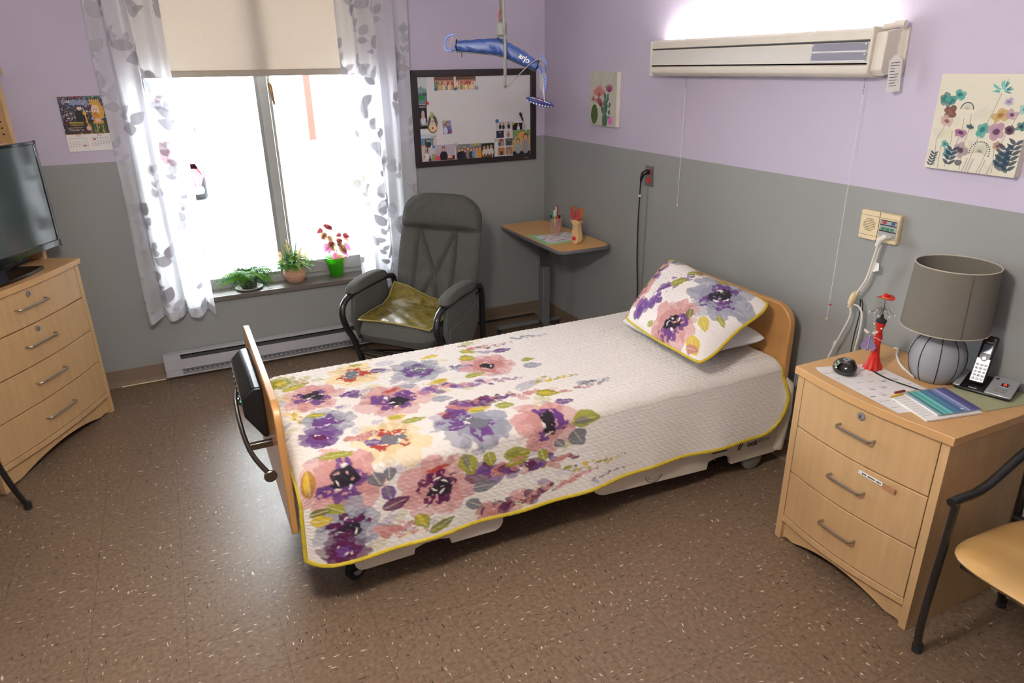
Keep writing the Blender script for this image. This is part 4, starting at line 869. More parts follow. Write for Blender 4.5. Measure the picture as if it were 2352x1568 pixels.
# low cable along the wall foot
solo(B().tube([(-3.02, -.03, .006), (-2.9, -.028, .007), (-2.77, -.03, .008)], .004, 8), 'floor_cable', M['cream'], 'thin beige cable along the wall foot left of the heater', 'cable', (-2.9, -.03, 0))
solo(B().tube([(-.97, -.035, .012), (-.6, -.028, .012), (-.1, -.03, .012)], .006, 8), 'floor_cable', M['rubber'], 'black cable along the wall foot behind the overbed table', 'cable', (-.5, -.03, 0))

# ------------------------------------------------------------------ recliner
rc = thing('recliner_chair', 'charcoal fabric glider armchair with black tube arms by the window', 'armchair', (-1.28, -.70, 0), math.atan2(-.643, -.766) + PI / 2)
# local: -y is the direction the chair faces, x to its left side as seen from the front (image right)
def rb(b, nm, m, par=None, **k): return b.build(nm, m, par or rc, **k)
def cushion(fn_c, w_, l, th, nu=26, nv=26, e=3.2):
    """closed puffy cushion; fn_c(u,v) gives centre point and normal"""
    b = B()
    for sgn in (1, -1):
        V = []
        for j in range(nv):
            for i in range(nu):
                u, v = i / (nu - 1), j / (nv - 1); a_, b_2 = 2 * u - 1, 2 * v - 1
                p, n_ = fn_c(.5 + .5 * a_ * math.sqrt(1 - .28 * b_2 ** 4), .5 + .5 * b_2 * math.sqrt(1 - .28 * a_ ** 4))
                pr = (max(0, 1 - abs(2 * u - 1) ** (e * 1.4)) * max(0, 1 - abs(2 * v - 1) ** (e * 1.4))) ** .5
                V.append(Vector(p) + Vector(n_) * (th * pr * sgn))
        b.add(V, [((j * nu + i, j * nu + i + 1, (j + 1) * nu + i + 1, (j + 1) * nu + i) if sgn > 0 else (j * nu + i, (j + 1) * nu + i, (j + 1) * nu + i + 1, j * nu + i + 1)) for j in range(nv - 1) for i in range(nu - 1)])
    return b
def seatf(u, v): x = (u - .5) * .56; y = -.315 + v * .56; return (x, y, .375 - .02 * v + .012 * math.cos((u - .5) * PI) * (1 - v) - .03 * (1 - v) ** 4), (0, 0, 1)
b = cushion(seatf, .5, .5, .075, e=5); rb(b, 'seat', M['fabric'])
bk_tilt = .30
def backf(u, v):
    wd = .53 + .05 * math.sin(PI * min(v * 1.1, 1)) + .01 * v; wd *= 1.0 if v < .8 else 1 - .20 * ((v - .8) / .2) ** 2.5
    h_ = v * .74; h_ -= .05 * abs(2 * u - 1) ** 5 * v ** 6; h_ -= .06 * (1 - v) ** 3; return ((u - .5) * wd, .20 + h_ * math.sin(bk_tilt) , .385 + h_ * math.cos(bk_tilt)), (0, -math.cos(bk_tilt), math.sin(bk_tilt))
SEAMS = [((.25, .0), (.27, .70)), ((.75, .0), (.74, .70)), ((.27, .70), (.52, .32)), ((.52, .32), (.60, .0)), ((.74, .70), (.52, .32)), ((.52, .32), (.25, .02)), ((0, .70), (1, .70))]
def segd(u, v, s):
    (a, b_), (c, d) = s; l = (c - a) ** 2 + (d - b_) ** 2; t = max(0, min(1, ((u - a) * (c - a) + (v - b_) * (d - b_)) / l)); return math.hypot((u - a - t * (c - a)) * .54, (v - b_ - t * (d - b_)) * .74)
b = B(); nu, nv = 74, 96
for sgn in (1, -1):
    V = []
    for j in range(nv):
        for i in range(nu):
            u, v = i / (nu - 1), j / (nv - 1); p, n_ = backf(u, v); e = 5
            pr = (max(0, 1 - abs(2 * u - 1) ** 5) * max(0, 1 - abs(2 * v - 1) ** 8)) ** .5; th = .06
            if v > .70: th += .060 * math.sin(PI * min(1, (v - .70) / .30) * .70) ** .6
            if sgn > 0:
                d = min(segd(u, v, s) for s in SEAMS[:-1]); dd = segd(u, v, SEAMS[-1]); th -= .034 * min(1, v / .2 + .1) * math.exp(-(d / .012) ** 2) * (1 if v < .71 else 0); th -= .035 * math.exp(-(dd / .012) ** 2)
                if v > .72: th += .009 * math.sin(u * 46 + 3 * math.sin(v * 17 + u * 4)) * ((v - .7) / .3) ** 1.3
                else: th += .004 * math.sin(v * 40 + 3 * math.sin(u * 9)) * math.sin(u * 14)
            V.append(Vector(p) + Vector(n_) * (th * pr * sgn))
    b.add(V, [((j * nu + i, j * nu + i + 1, (j + 1) * nu + i + 1, (j + 1) * nu + i) if sgn > 0 else (j * nu + i, (j + 1) * nu + i, (j + 1) * nu + i + 1, j * nu + i + 1)) for j in range(nv - 1) for i in range(nu - 1)])
rb(b, 'backrest', M['fabric'])
for sx_ in (-1, 1):
    X = sx_ * .325
    fr_ = [(X, .26, .10), (X, .265, .30), (X, .26, .52), (X, .20, .572), (X, .0, .575), (X, -.20, .565), (X, -.29, .53), (X, -.315, .46), (X, -.285, .37), (X * .97, -.24, .28), (X * .93, -.20, .14), (X * .9, -.18, .055)]
    P = [Vector(q) for q in fr_]
    # smooth by simple corner rounding
    sm = []
    for i in range(len(P) - 1):
        p0 = P[max(i - 1, 0)]; p1 = P[i]; p2x = P[i + 1]; p3 = P[min(i + 2, len(P) - 1)]
        for k in range(5):
            tt = k / 5; sm.append(.5 * ((2 * p1) + (-p0 + p2x) * tt + (2 * p0 - 5 * p1 + 4 * p2x - p3) * tt ** 2 + (-p0 + 3 * p1 - 3 * p2x + p3) * tt ** 3))
    sm.append(P[-1]); fo = rb(B().tube(sm, .019, 14), 'arm_frame', M['blackmetal'])
    b = B()
    def padf(u, v): return (X + (u - .5) * .085, -.245 + v * .40, .605 + .012 * math.sin(PI * v) - .02 * (1 - v) ** 3), (0, 0, 1)
    rb(cushion(padf, 0, 0, .034, 12, 24, e=3.5), 'arm_pad', M['fabric'])
    # fabric side panel with pocket
    b = B(); Xi = X - sx_ * .0; b.prism([(-.20, .56), (.16, .57), (.175, .36), (.05, .22), (-.17, .26), (-.225, .40)], Xi - .014, Xi + .014, axis=0); sd = rb(b, 'side_panel', M['fabric'], bevel=.006)
    if sx_ > 0:
        b = B(); b.prism([(-.19, .42), (-.08, .425), (.0, .44), (.10, .475), (.165, .50), (.168, .37), (.05, .225), (-.165, .265), (-.205, .36)], X + .013, X + .023, axis=0); b.build('pocket', M['fabric'], sd, bevel=.003)
b = B(); b.tube([(-.31, -.215, .21), (.31, -.215, .21)], .011, 8); b.tube([(-.31, .25, .17), (.31, .25, .17)], .011, 8); b.tube([(-.30, -.20, .29), (.30, -.20, .25)], .009, 8)
b.tube([(-.27, -.2, .20), (-.05, .2, .08)], .006, 6); b.tube([(.27, -.2, .20), (.05, .2, .08)], .006, 6); b.tube([(-.30, -.22, .19), (.12, -.16, .10)], .006, 6); b.tube([(.30, .26, .52), (.20, -.05, .14)], .006, 6)
rb(b, 'crossbars', M['blackmetal'])
b = B(); b.tube([(.30 * math.cos(a), .02 + .26 * math.sin(a), .022) for a in np.linspace(0, 2 * PI, 30, endpoint=False)], .02, 10, closed=True); rb(b, 'base_ring', M['blackmetal'])
b = B(); b.lathe([(.035, .02), (.035, .16), (.05, .17), (.05, .28)], 18, (0, .02, 0)); b.box(-.28, -.01, .02, .28, .05, .045); b.box(-.22, -.2, .26, .22, .2, .29); rb(b, 'pedestal', M['blackmetal'])
gd = thing('seat_pad', 'shiny olive gold vinyl pad lying on the grey armchair seat', 'seat pad', (-1.28, -.70, .44), rc.rotation_euler[2])
def padp(u, v):
    x = (u - .5) * .50; y = -.265 + v * .415; z = seatf(u, v * .8)[0][2] + .082
    if v > .62 and u < .5: z += .085 * ((v - .62) / .38) ** 1.5 * (1 - u / .5) ** .7
    if v > .8: z += .03 * ((v - .8) / .2)
    z += .003 * math.sin(u * 21 + v * 13) * math.sin(v * 17)
    return (x, y, z - .44)
b = B().grid(padp, 40, 40); o = b.build('pad', M['gold_vinyl'], gd, solid=.005)
k = np.linspace(0, 1, 30); ring_ = [padp(u, 0) for u in k] + [padp(1, v) for v in k[1:]] + [padp(u, 1) for u in k[::-1][1:]] + [padp(0, v) for v in k[::-1][1:-1]]
B().tube([tuple(q) for q in ring_], .0045, 7, closed=True).build('welt', mat('gold_welt', (160, 146, 84), .3, coat=.3), gd)

# ------------------------------------------------------------------ overbed table
ot = thing('overbed_table', 'wheeled overbed table with a maple top in the room corner', 'table', (-.22, -.5, 0)); OO = ot.location
def rrect(x0, y0, x1, y1, r, n=8):
    P = []
    for cx_, cy_, a0 in ((x1 - r, y1 - r, 0), (x0 + r, y1 - r, PI / 2), (x0 + r, y0 + r, PI), (x1 - r, y0 + r, 1.5 * PI)): P += [(cx_ + r * math.cos(a), cy_ + r * math.sin(a)) for a in np.linspace(a0, a0 + PI / 2, n)]
    return P
TZ = .765
B().prism(rrect(-.415, -.985, -.04, -.085, .06), TZ - .003, TZ, axis=2).build('tabletop', M['tablewood'], ot, off=OO)
B().prism(rrect(-.424, -.994, -.031, -.076, .068), TZ - .026, TZ - .0028, axis=2).build('edge_band', M['midgrey'], ot, off=OO, bevel=.007, seg=3)
b = B(); b.box(-.36, -.93, TZ - .045, -.30, -.16, TZ - .026); b.box(-.15, -.93, TZ - .045, -.09, -.16, TZ - .026); b.box(-.36, -.42, TZ - .05, -.09, -.34, TZ - .028); b.build('under_frame', M['midgrey'], ot, off=OO, bevel=.004)
b = B(); b.box(-.232, -.42, .06, -.176, -.345, .50); b.build('column', M['midgrey'], ot, off=OO, bevel=.005)
b = B(); b.box(-.226, -.413, .45, -.182, -.352, TZ - .04); b.build('inner_column', mat('dark_grey_column', (70, 68, 70), .4), ot, off=OO, bevel=.004)
b = B(); b.box(-.56, -.355, .055, -.05, -.315, .08); b.box(-.232, -.92, .055, -.192, -.33, .08); b.box(-.45, -.93, .055, -.05, -.89, .08); b.build('base', M['midgrey'], ot, off=OO, bevel=.005)
for x, y in ((-.55, -.335), (-.075, -.335), (-.44, -.91), (-.06, -.91)): caster(ot, x, y, .027, OO, .8)
# sheets, cup of pens, wooden deer
solo(B().prism([(-.395, -.55), (-.40, -.50), (-.10, -.585), (-.11, -.78), (-.37, -.80), (-.405, -.77)], TZ + .0005, TZ + .0035, axis=2), 'green_folder', mat('mint_card', (150, 214, 160), .7), 'mint green card folder lying under printed sheets on the overbed table', 'folder', (-.25, -.65, TZ), smooth=False)
mp_ = Paint(.27, .22, 450, (232, 230, 232), 3, .02); rs = random.Random(4)
for k in range(26): x, y = rs.uniform(0, .25), rs.uniform(0, .2); mp_.rect(x, y, x + rs.uniform(.02, .06), y + rs.uniform(.005, .02), rs.choice([(120, 110, 150), (190, 120, 110), (210, 180, 150), (90, 100, 120), (200, 200, 210), (170, 90, 90)]), .8)
o = flat(mp_, (-.375, -.775, TZ + .0048), (1, .06, 0), (0, 1, 0)).build('printed_sheet', M['print'], None, off=(-.24, -.66, TZ + .004)); o.location = (-.24, -.66, TZ + .004); tag(o, 'colourful printed sheet on the mint folder under the pen glass', 'paper')
gl_m, g_nt, g_b = newmat('pink_tinted_glass'); g_b.inputs['Base Color'].default_value = lin((232, 190, 180)); g_b.inputs['Roughness'].default_value = .08; g_b.inputs['Alpha'].default_value = .22
cupx, cupy = -.235, -.60; cz = TZ + .0058
t = thing('pen_glass', 'pink tinted glass holding pens on the overbed table', 'glass', (cupx, cupy, cz))
B().lathe([(.034, 0), (.036, .008), (.027, .014), (.030, .03), (.044, .075), (.040, .10), (.041, .12), (.038, .12), (.037, .10), (.041, .075), (.027, .032), (.001, .02)], 26).build('cup', gl_m, t)
pens = [((30, 150, 50), -.022, .004, .165, 'green pen with a rounded cap', 'green'), ((206, 150, 40), -.012, -.016, .135, 'yellow ochre pencil', 'yellow'), ((214, 50, 28), .004, -.018, .13, 'red orange pen', 'red'), ((28, 36, 90), -.026, .012, .14, 'dark blue pen', 'blue'), ((222, 224, 230), -.004, .012, .17, 'white capped pen', 'white'),
        ((30, 30, 32), .020, -.006, .14, 'black pen', 'black'), ((196, 186, 120), .026, .002, .145, 'pale gold pen', 'gold'), ((190, 196, 196), .010, .014, .19, 'clear pen', 'clear'), ((150, 40, 34), .021, .018, .195, 'dark red pen', 'darkred')]
for k, (col, dx, dy, hh, lab, nm) in enumerate(pens):
    pm = mat('pen_' + nm, col, .3, coat=.3); base_p = Vector((cupx + dx * .35, cupy + dy * .35, cz + .024)); top_p = Vector((cupx + dx * 1.25, cupy + dy * 1.25, cz + hh)); m1 = base_p.lerp(top_p, .72)
    t2 = thing('pen', lab + ' standing in the pink glass', 'pen', tuple(base_p), 0, 'pens in the pink glass')
    B().tube([base_p, base_p.lerp(top_p, .05), m1], [.0015, .005, .0052], 10).build('barrel', pm, t2, off=base_p); B().tube([m1, top_p.lerp(m1, .04), top_p], [.0066, .0066, .004], 10).build('cap', pm, t2, off=base_p)
# deer
dx_, dy_ = -.215, -.845; side = Vector((.30, -.95, 0))
t = thing('wooden_deer', 'wooden deer head ornament with red nose and red dotted antlers on the overbed table', 'ornament', (dx_, dy_, TZ), math.atan2(side.y, side.x))
# local x = across the face, -y = front
def mirr(P): return P + [(-x, z) for x, z in P[::-1]]
b = B(); b.prism([(-.012, .0), (.012, .0), (.026, .012), (.031, .035), (.028, .07), (.022, .10), (.020, .125), (.036, .140), (.040, .152), (.020, .150), (.010, .158), (-.010, .158), (-.020, .150), (-.040, .152), (-.036, .140), (-.020, .125), (-.022, .10), (-.028, .07), (-.031, .035), (-.026, .012)], -.019, .019, axis=1)
b.build('head', mat('birch_wood', (222, 186, 138), .5, var=.05), t, bevel=.002)
for sg in (-1, 1):
    b = B(); P = [(.001, .153), (.003, .175), (.009, .19), (.005, .205), (.012, .216), (.022, .212), (.023, .236), (.040, .236), (.042, .208), (.038, .196), (.046, .188), (.042, .170), (.028, .166), (.022, .150)]
    b.prism([(sg * x, z) for x, z in P], -.017, .017, axis=1); an = b.build('antler', mat('wood_edge', (176, 122, 74), .6), t, bevel=.001)
    ap = Paint(.04, .085, 1500, (176, 62, 68), 3, .01)
    rs = random.Random(8)
    for k in range(40): ap.ell(rs.uniform(0, .04), rs.uniform(0, .085), .0013, .0013, (240, 230, 226))
    b = B(); b.prism([(sg * x * .97 + sg * .0006, z * .995 + .001) for x, z in P], -.0185, -.0171, axis=1); rm = mat('red_dotted_paper', (182, 66, 72), .6, var=.3, scale=420); b.build('antler_face', rm, an)
B().ball((.0, -.028, .038), .0125, 14).build('nose', M['red'], t); b = B(); b.ball((-.006, -.0195, .112), .0017, 8); b.ball((.006, -.0195, .112), .0017, 8); b.build('eyes', M['ink'], t)

# ------------------------------------------------------------------ whiteboard
WBX0, WBX1, WBZ0, WBZ1 = -1.0, -.0804, 1.2068, 1.8268
t = thing('whiteboard', 'white magnetic board in a dark brown frame between window and corner', 'whiteboard', (-.54, -.01, 1.5)); WO = t.location
b = B(); fw = .043; Y0, Y1 = -.026, -.001
for P in ([(WBX0, WBZ0), (WBX1, WBZ0), (WBX1 - fw, WBZ0 + .036), (WBX0 + fw, WBZ0 + .036)], [(WBX1, WBZ0), (WBX1, WBZ1), (WBX1 - fw, WBZ1 - fw), (WBX1 - fw, WBZ0 + .036)], [(WBX1, WBZ1), (WBX0, WBZ1), (WBX0 + fw, WBZ1 - fw), (WBX1 - fw, WBZ1 - fw)], [(WBX0, WBZ1), (WBX0, WBZ0), (WBX0 + fw, WBZ0 + .036), (WBX0 + fw, WBZ1 - fw)]): b.prism(P, Y0, Y1, axis=1)
b.build('frame', M['walnut_frame'], t, off=WO, bevel=.003, weld=False)
B().box(WBX0 + .03, -.014, WBZ0 + .03, WBX1 - .03, -.002, WBZ1 - .03).build('board', mat('whiteboard_enamel', (222, 220, 222), .18, var=.01), t, off=WO, smooth=False)
b = B(); b.box(-.175, -.0268, 1.221, -.160, -.0262, 1.226); b.box(-.157, -.0268, 1.221, -.148, -.0262, 1.226); b.build('maker_mark', mat('mark_green', (110, 160, 110), .5), t, off=WO)
BY_ = -.0145
def photo(name, label, x0, x1, z0, z1, fn, bgc, ppm=900, lift=.0, cat='photograph', group='photographs on the whiteboard', rot=0.0):
    W, H = x1 - x0, z1 - z0; p = Paint(W, H, ppm, bgc, int(abs(x0) * 1000), .012); fn(p, W, H); cx_, cz_ = (x0 + x1) / 2, (z0 + z1) / 2; yy = BY_ - .0012 - lift
    c, s = math.cos(rot), math.sin(rot); ex = (c, 0, s); ez = (-s, 0, c); O = np.array((cx_, yy, cz_)) - np.array(ex) * W / 2 - np.array(ez) * H / 2
    o = flat(p, O, ex, ez).build(name, M['print'], None, off=(cx_, yy, cz_), solid=.0006); o.location = (cx_, yy, cz_); return tag(o, label, cat, group)
def f_house(p, W, H):
    p.rect(0, .0, W, H * .3, (110, 130, 140)); p.rect(0, H * .15, W * .75, H * .33, (40, 130, 70)); p.rect(W * .05, H * .3, W, H * .48, (70, 110, 110))
    p.leaf(-.02, H * .5, W * 1.5, H * .26, 0, (130, 160, 160)); p.rect(W * .05, H * .48, W, H * .53, (120, 150, 150)); p.rect(W * .35, H * .58, W * .42, H * .68, (60, 80, 80))
    for k in range(5): p.rect(W * (.12 + k * .17), H * .33, W * (.2 + k * .17), H * .44, (40, 60, 60))
photo('photo_print', 'print of a green roofed house under a pale sky on the whiteboard', -.957, -.894, 1.615, 1.784, f_house, (196, 204, 206))
def f_bio(p, W, H):
    p.ell(W * .5, H * .35, W * .3, H * .2, (200, 200, 215)); p.ell(W * .5, H * .60, W * .20, H * .17, (180, 180, 180)); p.ell(W * .5, H * .55, W * .15, H * .13, (214, 160, 140))
    for k in range(7): p.line([(W * .1, H * (.40 - k * .045)), (W * (.9 - .1 * (k % 3)), H * (.40 - k * .045))], .0022, (230, 230, 230), .7)
    for k in range(2): p.line([(W * .12, H * (.95 - k * .05)), (W * .85, H * (.95 - k * .05))], .0022, (220, 220, 220), .8)
photo('memorial_card', 'dark memorial card with white text on the whiteboard', -.957, -.901, 1.459, 1.611, f_bio, (26, 28, 28), group='cards on the whiteboard', cat='card')
def f_beach(p, W, H):
    p.rect(0, H * .7, W, H, (226, 228, 232)); p.rect(0, H * .62, W, H * .75, (190, 200, 210)); p.rect(0, H * .12, W, H * .55, (96, 140, 166)); p.ell(W, H * .25, W * .22, H * .4, (214, 196, 180)); p.line([(W * .6, H * .6), (W, H * .62)], .004, (160, 130, 110))
    p.person(W * .42, H * .0, H * .5, (70, 60, 50)); p.person(W * .52, H * .0, H * .5, (50, 40, 44)); p.rect(W * .28, 0, W * .33, H * .45, (20, 20, 24)); p.rect(0, 0, W * .27, H * .14, (214, 160, 130))
photo('photo_print', 'print of figures beside blue water at the lower left of the whiteboard', -.957, -.842, 1.335, 1.45, f_beach, (220, 224, 228))
def f_kids(p, W, H):
    p.rect(W * .25, H * .4, W * .5, H, (170, 160, 150)); p.rect(W * .42, H * .5, W * .5, H * .95, (50, 50, 56)); p.person(W * .38, H * .15, H * .7, (226, 222, 218)); p.person(W * .22, -.005, H * .5, (220, 200, 180)); p.person(W * .60, -.005, H * .5, (80, 74, 110)); p.rect(W * .75, 0, W, H * .5, (150, 150, 110))
photo('photo_print', 'print of three children indoors at the bottom left corner of the whiteboard', -.957, -.856, 1.243, 1.335, f_kids, (206, 196, 200), lift=.0006)
def f_man(p, W, H):
    for k in range(9): p.rect(W * k / 9, H * .25, W * (k + .5) / 9, H, (176, 160, 178), .7)
    p.rect(0, 0, W, H * .28, (110, 36, 34)); p.ell(W * .1, H * .12, W * .16, H * .2, (206, 70, 90)); p.rect(W * .55, H * .1, W * .85, H * .3, (220, 180, 170)); p.person(W * .42, -.008, H * 1.0, (26, 26, 34), wfac=1.25)
photo('photo_print', 'print of a person in a dark shirt seated at a table on the whiteboard', -.855, -.713, 1.245, 1.348, f_man, (196, 182, 198), lift=.0003)
def f_group(p, W, H):
    p.ell(W * .3, H, W * .3, H * .12, (120, 120, 126)); cols = [(30, 30, 38), (34, 34, 50), (50, 44, 60), (140, 120, 110), (60, 60, 70), (110, 140, 160), (160, 160, 170), (230, 150, 30)]
    for k, c in enumerate(cols): p.person(W * (.13 + k * .115), -.004 + .006 * (k % 2), H * (.86 - .05 * (k % 3)), c)
photo('photo_print', 'print of a row of standing people in dark clothes at the bottom of the whiteboard', -.705, -.512, 1.243, 1.343, f_group, (150, 148, 150))
def f_porch(p, W, H):
    for k in range(3): p.person(W * (.22 + .27 * k), .008 + k * .003, H * .8, (214, 202, 190)); p.ell(W * (.22 + .27 * k), .012, .010, .016, (110, 74, 40))
    p.line([(W * .1, .01), (W * .3, H * .5)], .003, (230, 230, 230)); p.line([(W * .85, .0), (W * .8, H * .4)], .004, (230, 230, 230))
photo('photo_print', 'print of people seated on white chairs before dark green trees on the whiteboard', -.512, -.412, 1.241, 1.34, f_porch, (40, 56, 36), lift=.0003)
def f_col(p, W, H):
    R_ = [(0, .53 + .22, 1, .98, (200, 196, 196)), (.0, .52, .47, .73, (40, 44, 60)), (.51, .52, 1, .73, (214, 200, 196)), (.08, .28, .5, .49, (160, 160, 150)), (.56, .29, 1, .50, (80, 90, 84)), (.08, .03, .5, .25, (186, 120, 70)), (.56, .03, 1, .26, (150, 130, 110))]
    for x0, y0, x1, y1, c in R_: p.rect(W * x0, H * y0, W * x1, H * y1, c)
    for x, y, c in [(.25, .77, (30, 28, 32)), (.45, .76, (50, 46, 54)), (.78, .77, (30, 28, 34))]: p.person(W * x, H * y, H * .19, c)
    for x, y, c in [(.24, .53, (50, 60, 70)), (.75, .53, (140, 110, 120)), (.2, .29, (70, 100, 120)), (.38, .29, (170, 140, 110)), (.78, .30, (60, 60, 60)), (.3, .03, (60, 50, 50)), (.78, .03, (196, 140, 100))]: p.person(W * x, H * y, H * .19, c)
photo('photo_collage', 'white bordered collage of seven small portraits at the lower right of the whiteboard', -.394, -.268, 1.243, 1.486, f_col, (222, 220, 228))
photo('photo_print', 'small dark print of a baby above the large portrait of two children', -.266, -.188, 1.417, 1.466, lambda p, W, H: p.person(W * .6, -.004, H * 1.0, (230, 220, 222), hair=(220, 200, 200)), (26, 28, 44))
def f_two(p, W, H):
    p.rect(0, H * .75, W, H, (120, 150, 90)); p.ell(W * .55, H * .8, W * .25, H * .12, (220, 150, 80)); p.rect(0, 0, W, H * .16, (26, 30, 50)); p.person(W * .30, H * .08, H * .62, (150, 160, 170)); p.person(W * .74, H * .08, H * .80, (150, 146, 146))
photo('photo_print', 'large portrait of two smiling children with folded arms at the right edge of the whiteboard', -.266, -.127, 1.243, 1.416, f_two, (190, 160, 110), lift=.0003)
def f_wed(p, W, H):
    p.rect(0, H * .7, W, H, (120, 84, 74)); rs = random.Random(int(W * 1e5))
    for k in range(9): p.person(W * (.08 + .105 * k), H * .22, H * .6, rs.choice([(220, 200, 170), (200, 60, 50), (230, 220, 200), (90, 140, 100)]))
    for k in range(7): p.person(W * (.14 + .12 * k), .0, H * .55, rs.choice([(214, 180, 110), (230, 210, 180), (210, 90, 60), (120, 140, 150)]))
photo('photo_print', 'left of two party group prints at the top of the whiteboard', -.838, -.699, 1.70, 1.784, f_wed, (150, 110, 90))
photo('photo_print', 'right of two party group prints at the top of the whiteboard', -.684, -.539, 1.702, 1.784, f_wed, (170, 120, 100))
photo('photo_print', 'small tilted print of a couple alone in the middle of the whiteboard', -.793, -.729, 1.416, 1.504, lambda p, W, H: (p.person(W * .62, .0, H * .95, (90, 110, 160)), p.person(W * .28, .0, H * .8, (206, 200, 220))), (150, 150, 196), rot=.06)
# oval religious picture
t = thing('oval_picture', 'small oval picture of a veiled woman in a gold frame on the whiteboard', 'picture', (-.866, BY_ - .001, 1.487))
op = Paint(.068, .112, 1200, (50, 80, 130), 5, .01); op.ell(.034, .03, .026, .045, (226, 210, 170)); op.ell(.034, .075, .013, .02, (226, 210, 180)); op.ell(.034, .072, .008, .012, (214, 160, 130)); op.ell(.034, .03, .006, .007, (180, 40, 40))
b = flat(op, (-.900, BY_ - .003, 1.431), (1, 0, 0), (0, 0, 1)); k = [i for i, q in enumerate(b.v) if ((q[0] + .866) / .033) ** 2 + ((q[2] - 1.487) / .055) ** 2 <= 1]; ks = set(k); b.f = [f for f in b.f if all(i in ks for i in f)]
b.build('picture', M['print'], t, off=t.location)
B().tube([(-.866 + .034 * math.cos(a), BY_ - .003, 1.487 + .056 * math.sin(a)) for a in np.linspace(0, 2 * PI, 40, endpoint=False)], .0042, 8, closed=True).build('frame', mat('gilt', (150, 112, 50), .35, .6), t, off=t.location)
b = B()
for k in range(9): b.ball((-.872 + .016 * math.cos(k * 2.4) * (k / 9), BY_ - .006, 1.545 + .014 * math.sin(k * 2.4)), .007, 8)
b.build('flower_trim', mat('pale_green_flower', (170, 190, 130), .7), t, off=t.location)
# magnets
mags = [((-.897, 1.621), .011, (214, 40, 30), 'red round magnet beside the house print', 1), ((-.911, 1.489), .012, (170, 170, 176), 'clear dome magnet on the memorial card', 0), ((-.831, 1.706), .010, (60, 120, 176), 'blue magnet at the lower left of the top left party print', 0), ((-.690, 1.705), .010, (60, 120, 176), 'blue magnet between the two party prints', 0),
        ((-.535, 1.707), .013, (176, 176, 182), 'clear dome magnet at the right of the top party prints', 0), ((-.868, 1.339), .010, (70, 130, 180), 'blue magnet at the bottom left above the children print', 0), ((-.702, 1.346), .013, (190, 188, 194), 'clear magnet above the seated person print', 0), ((-.555, 1.338), .009, (226, 206, 30), 'yellow magnet above the row of people', 1),
        ((-.387, 1.485), .013, (60, 120, 170), 'blue magnet at the top left of the collage', 0), ((-.261, 1.462), .009, (206, 190, 60), 'yellow magnet beside the baby print', 0), ((-.357, 1.354), .009, (200, 40, 50), 'red magnet in the middle of the collage', 0), ((-.400, 1.356), .011, (196, 194, 200), 'clear magnet at the left edge of the collage', 0),
        ((-.780, 1.497), .010, (200, 180, 60), 'yellow magnet on the small tilted print', 0), ((-.739, 1.432), .009, (206, 36, 40), 'red magnet on the small tilted print', 0), ((-.259, 1.36), .011, (150, 148, 156), 'grey magnet between collage and large portrait', 0)]
for (x, z), r, col, lab, dome in mags:
    b = B(); b.lathe([(r, 0), (r, .003), (r * .85, .006 + .004 * dome), (r * .4, .008 + .006 * dome), (.0005, .0085 + .006 * dome)], 18, (x, BY_ - .0022, z), tilt=Matrix.Rotation(PI / 2, 3, 'X'))
    solo(b, 'magnet', mat('magnet_paint', col, .25, coat=.4, var=0), lab, 'magnet', (x, BY_ - .002, z), 'magnets on the whiteboard')
t = thing('board_marker', 'black capped marker leaning at the right side of the whiteboard', 'marker', (-.18, BY_ - .008, 1.46))
B().tube([(-.187, BY_ - .008, 1.480), (-.160, BY_ - .008, 1.405)], .0065, 10).build('barrel', mat('marker_barrel', (190, 194, 196), .4, var=.3, scale=90), t, off=t.location)
B().tube([(-.208, BY_ - .009, 1.533), (-.200, BY_ - .009, 1.512), (-.198, BY_ - .009, 1.508), (-.187, BY_ - .009, 1.480)], [.009, .009, .006, .006], 10).build('cap', M['black'], t, off=t.location)

# ------------------------------------------------------------------ ceiling lift
t = thing('patient_lift', 'blue padded lift bar with grey hand control hanging on a strap over the bed', 'patient lift', (-1.21, -1.89, 1.93)); HO = t.location
def hp(b, nm, m, par=None, **k): return b.build(nm, m, par or t, off=HO, **k)
hd_ = Vector((.902, -.431, 0)); hn_ = Vector((.431, .902, 0))
def HP(s_, z, d=0.0): return Vector((-1.21, -1.894, 0)) + hd_ * s_ + hn_ * d + Vector((0, 0, z))
def bar(P, th):     # quilted cover: closed outline in the bar's plane with rounded depth
    b = B(); n = len(P); c = Vector((sum(p[0] for p in P) / n, 0, sum(p[1] for p in P) / n)); h2 = n // 2; K = 11
    for a in np.linspace(-PI / 2, PI / 2, K):
        f = max(.22, math.cos(a)) ** .45; d = th * math.sin(a)
        for k_, p in enumerate(P):
            q = P[n - 1 - k_]; mx_, mz_ = (p[0] + q[0]) / 2, (p[1] + q[1]) / 2; wob = .0012 * math.sin(k_ * 5.1 + a * 4)
            b.v.append(tuple(HP(mx_ + (p[0] - mx_) * f, mz_ + (p[1] - mz_) * f + wob, d + wob)))
    for k in range(K - 1):
        for i in range(n): b.f.append((k * n + i, k * n + (i + 1) % n, (k + 1) * n + (i + 1) % n, (k + 1) * n + i))
    b.f += [tuple(range(n))[::-1], tuple(range((K - 1) * n, K * n))]; return b
def dens(T, Bt, m=9):
    o = []
    for L_ in (T, Bt):
        for (x0, z0), (x1, z1) in zip(L_[:-1], L_[1:]): o += [(x0 + (x1 - x0) * k / m, z0 + (z1 - z0) * k / m) for k in range(m)]
        o.append(L_[-1])
    return o
hp(bar(dens([(-.187, 1.942), (-.10, 1.946), (-.025, 1.950), (.003, 1.944)], [(.003, 1.880), (-.03, 1.887), (-.11, 1.894), (-.186, 1.902)]), .024), 'bar_cover', M['bluecover'], angle=60)
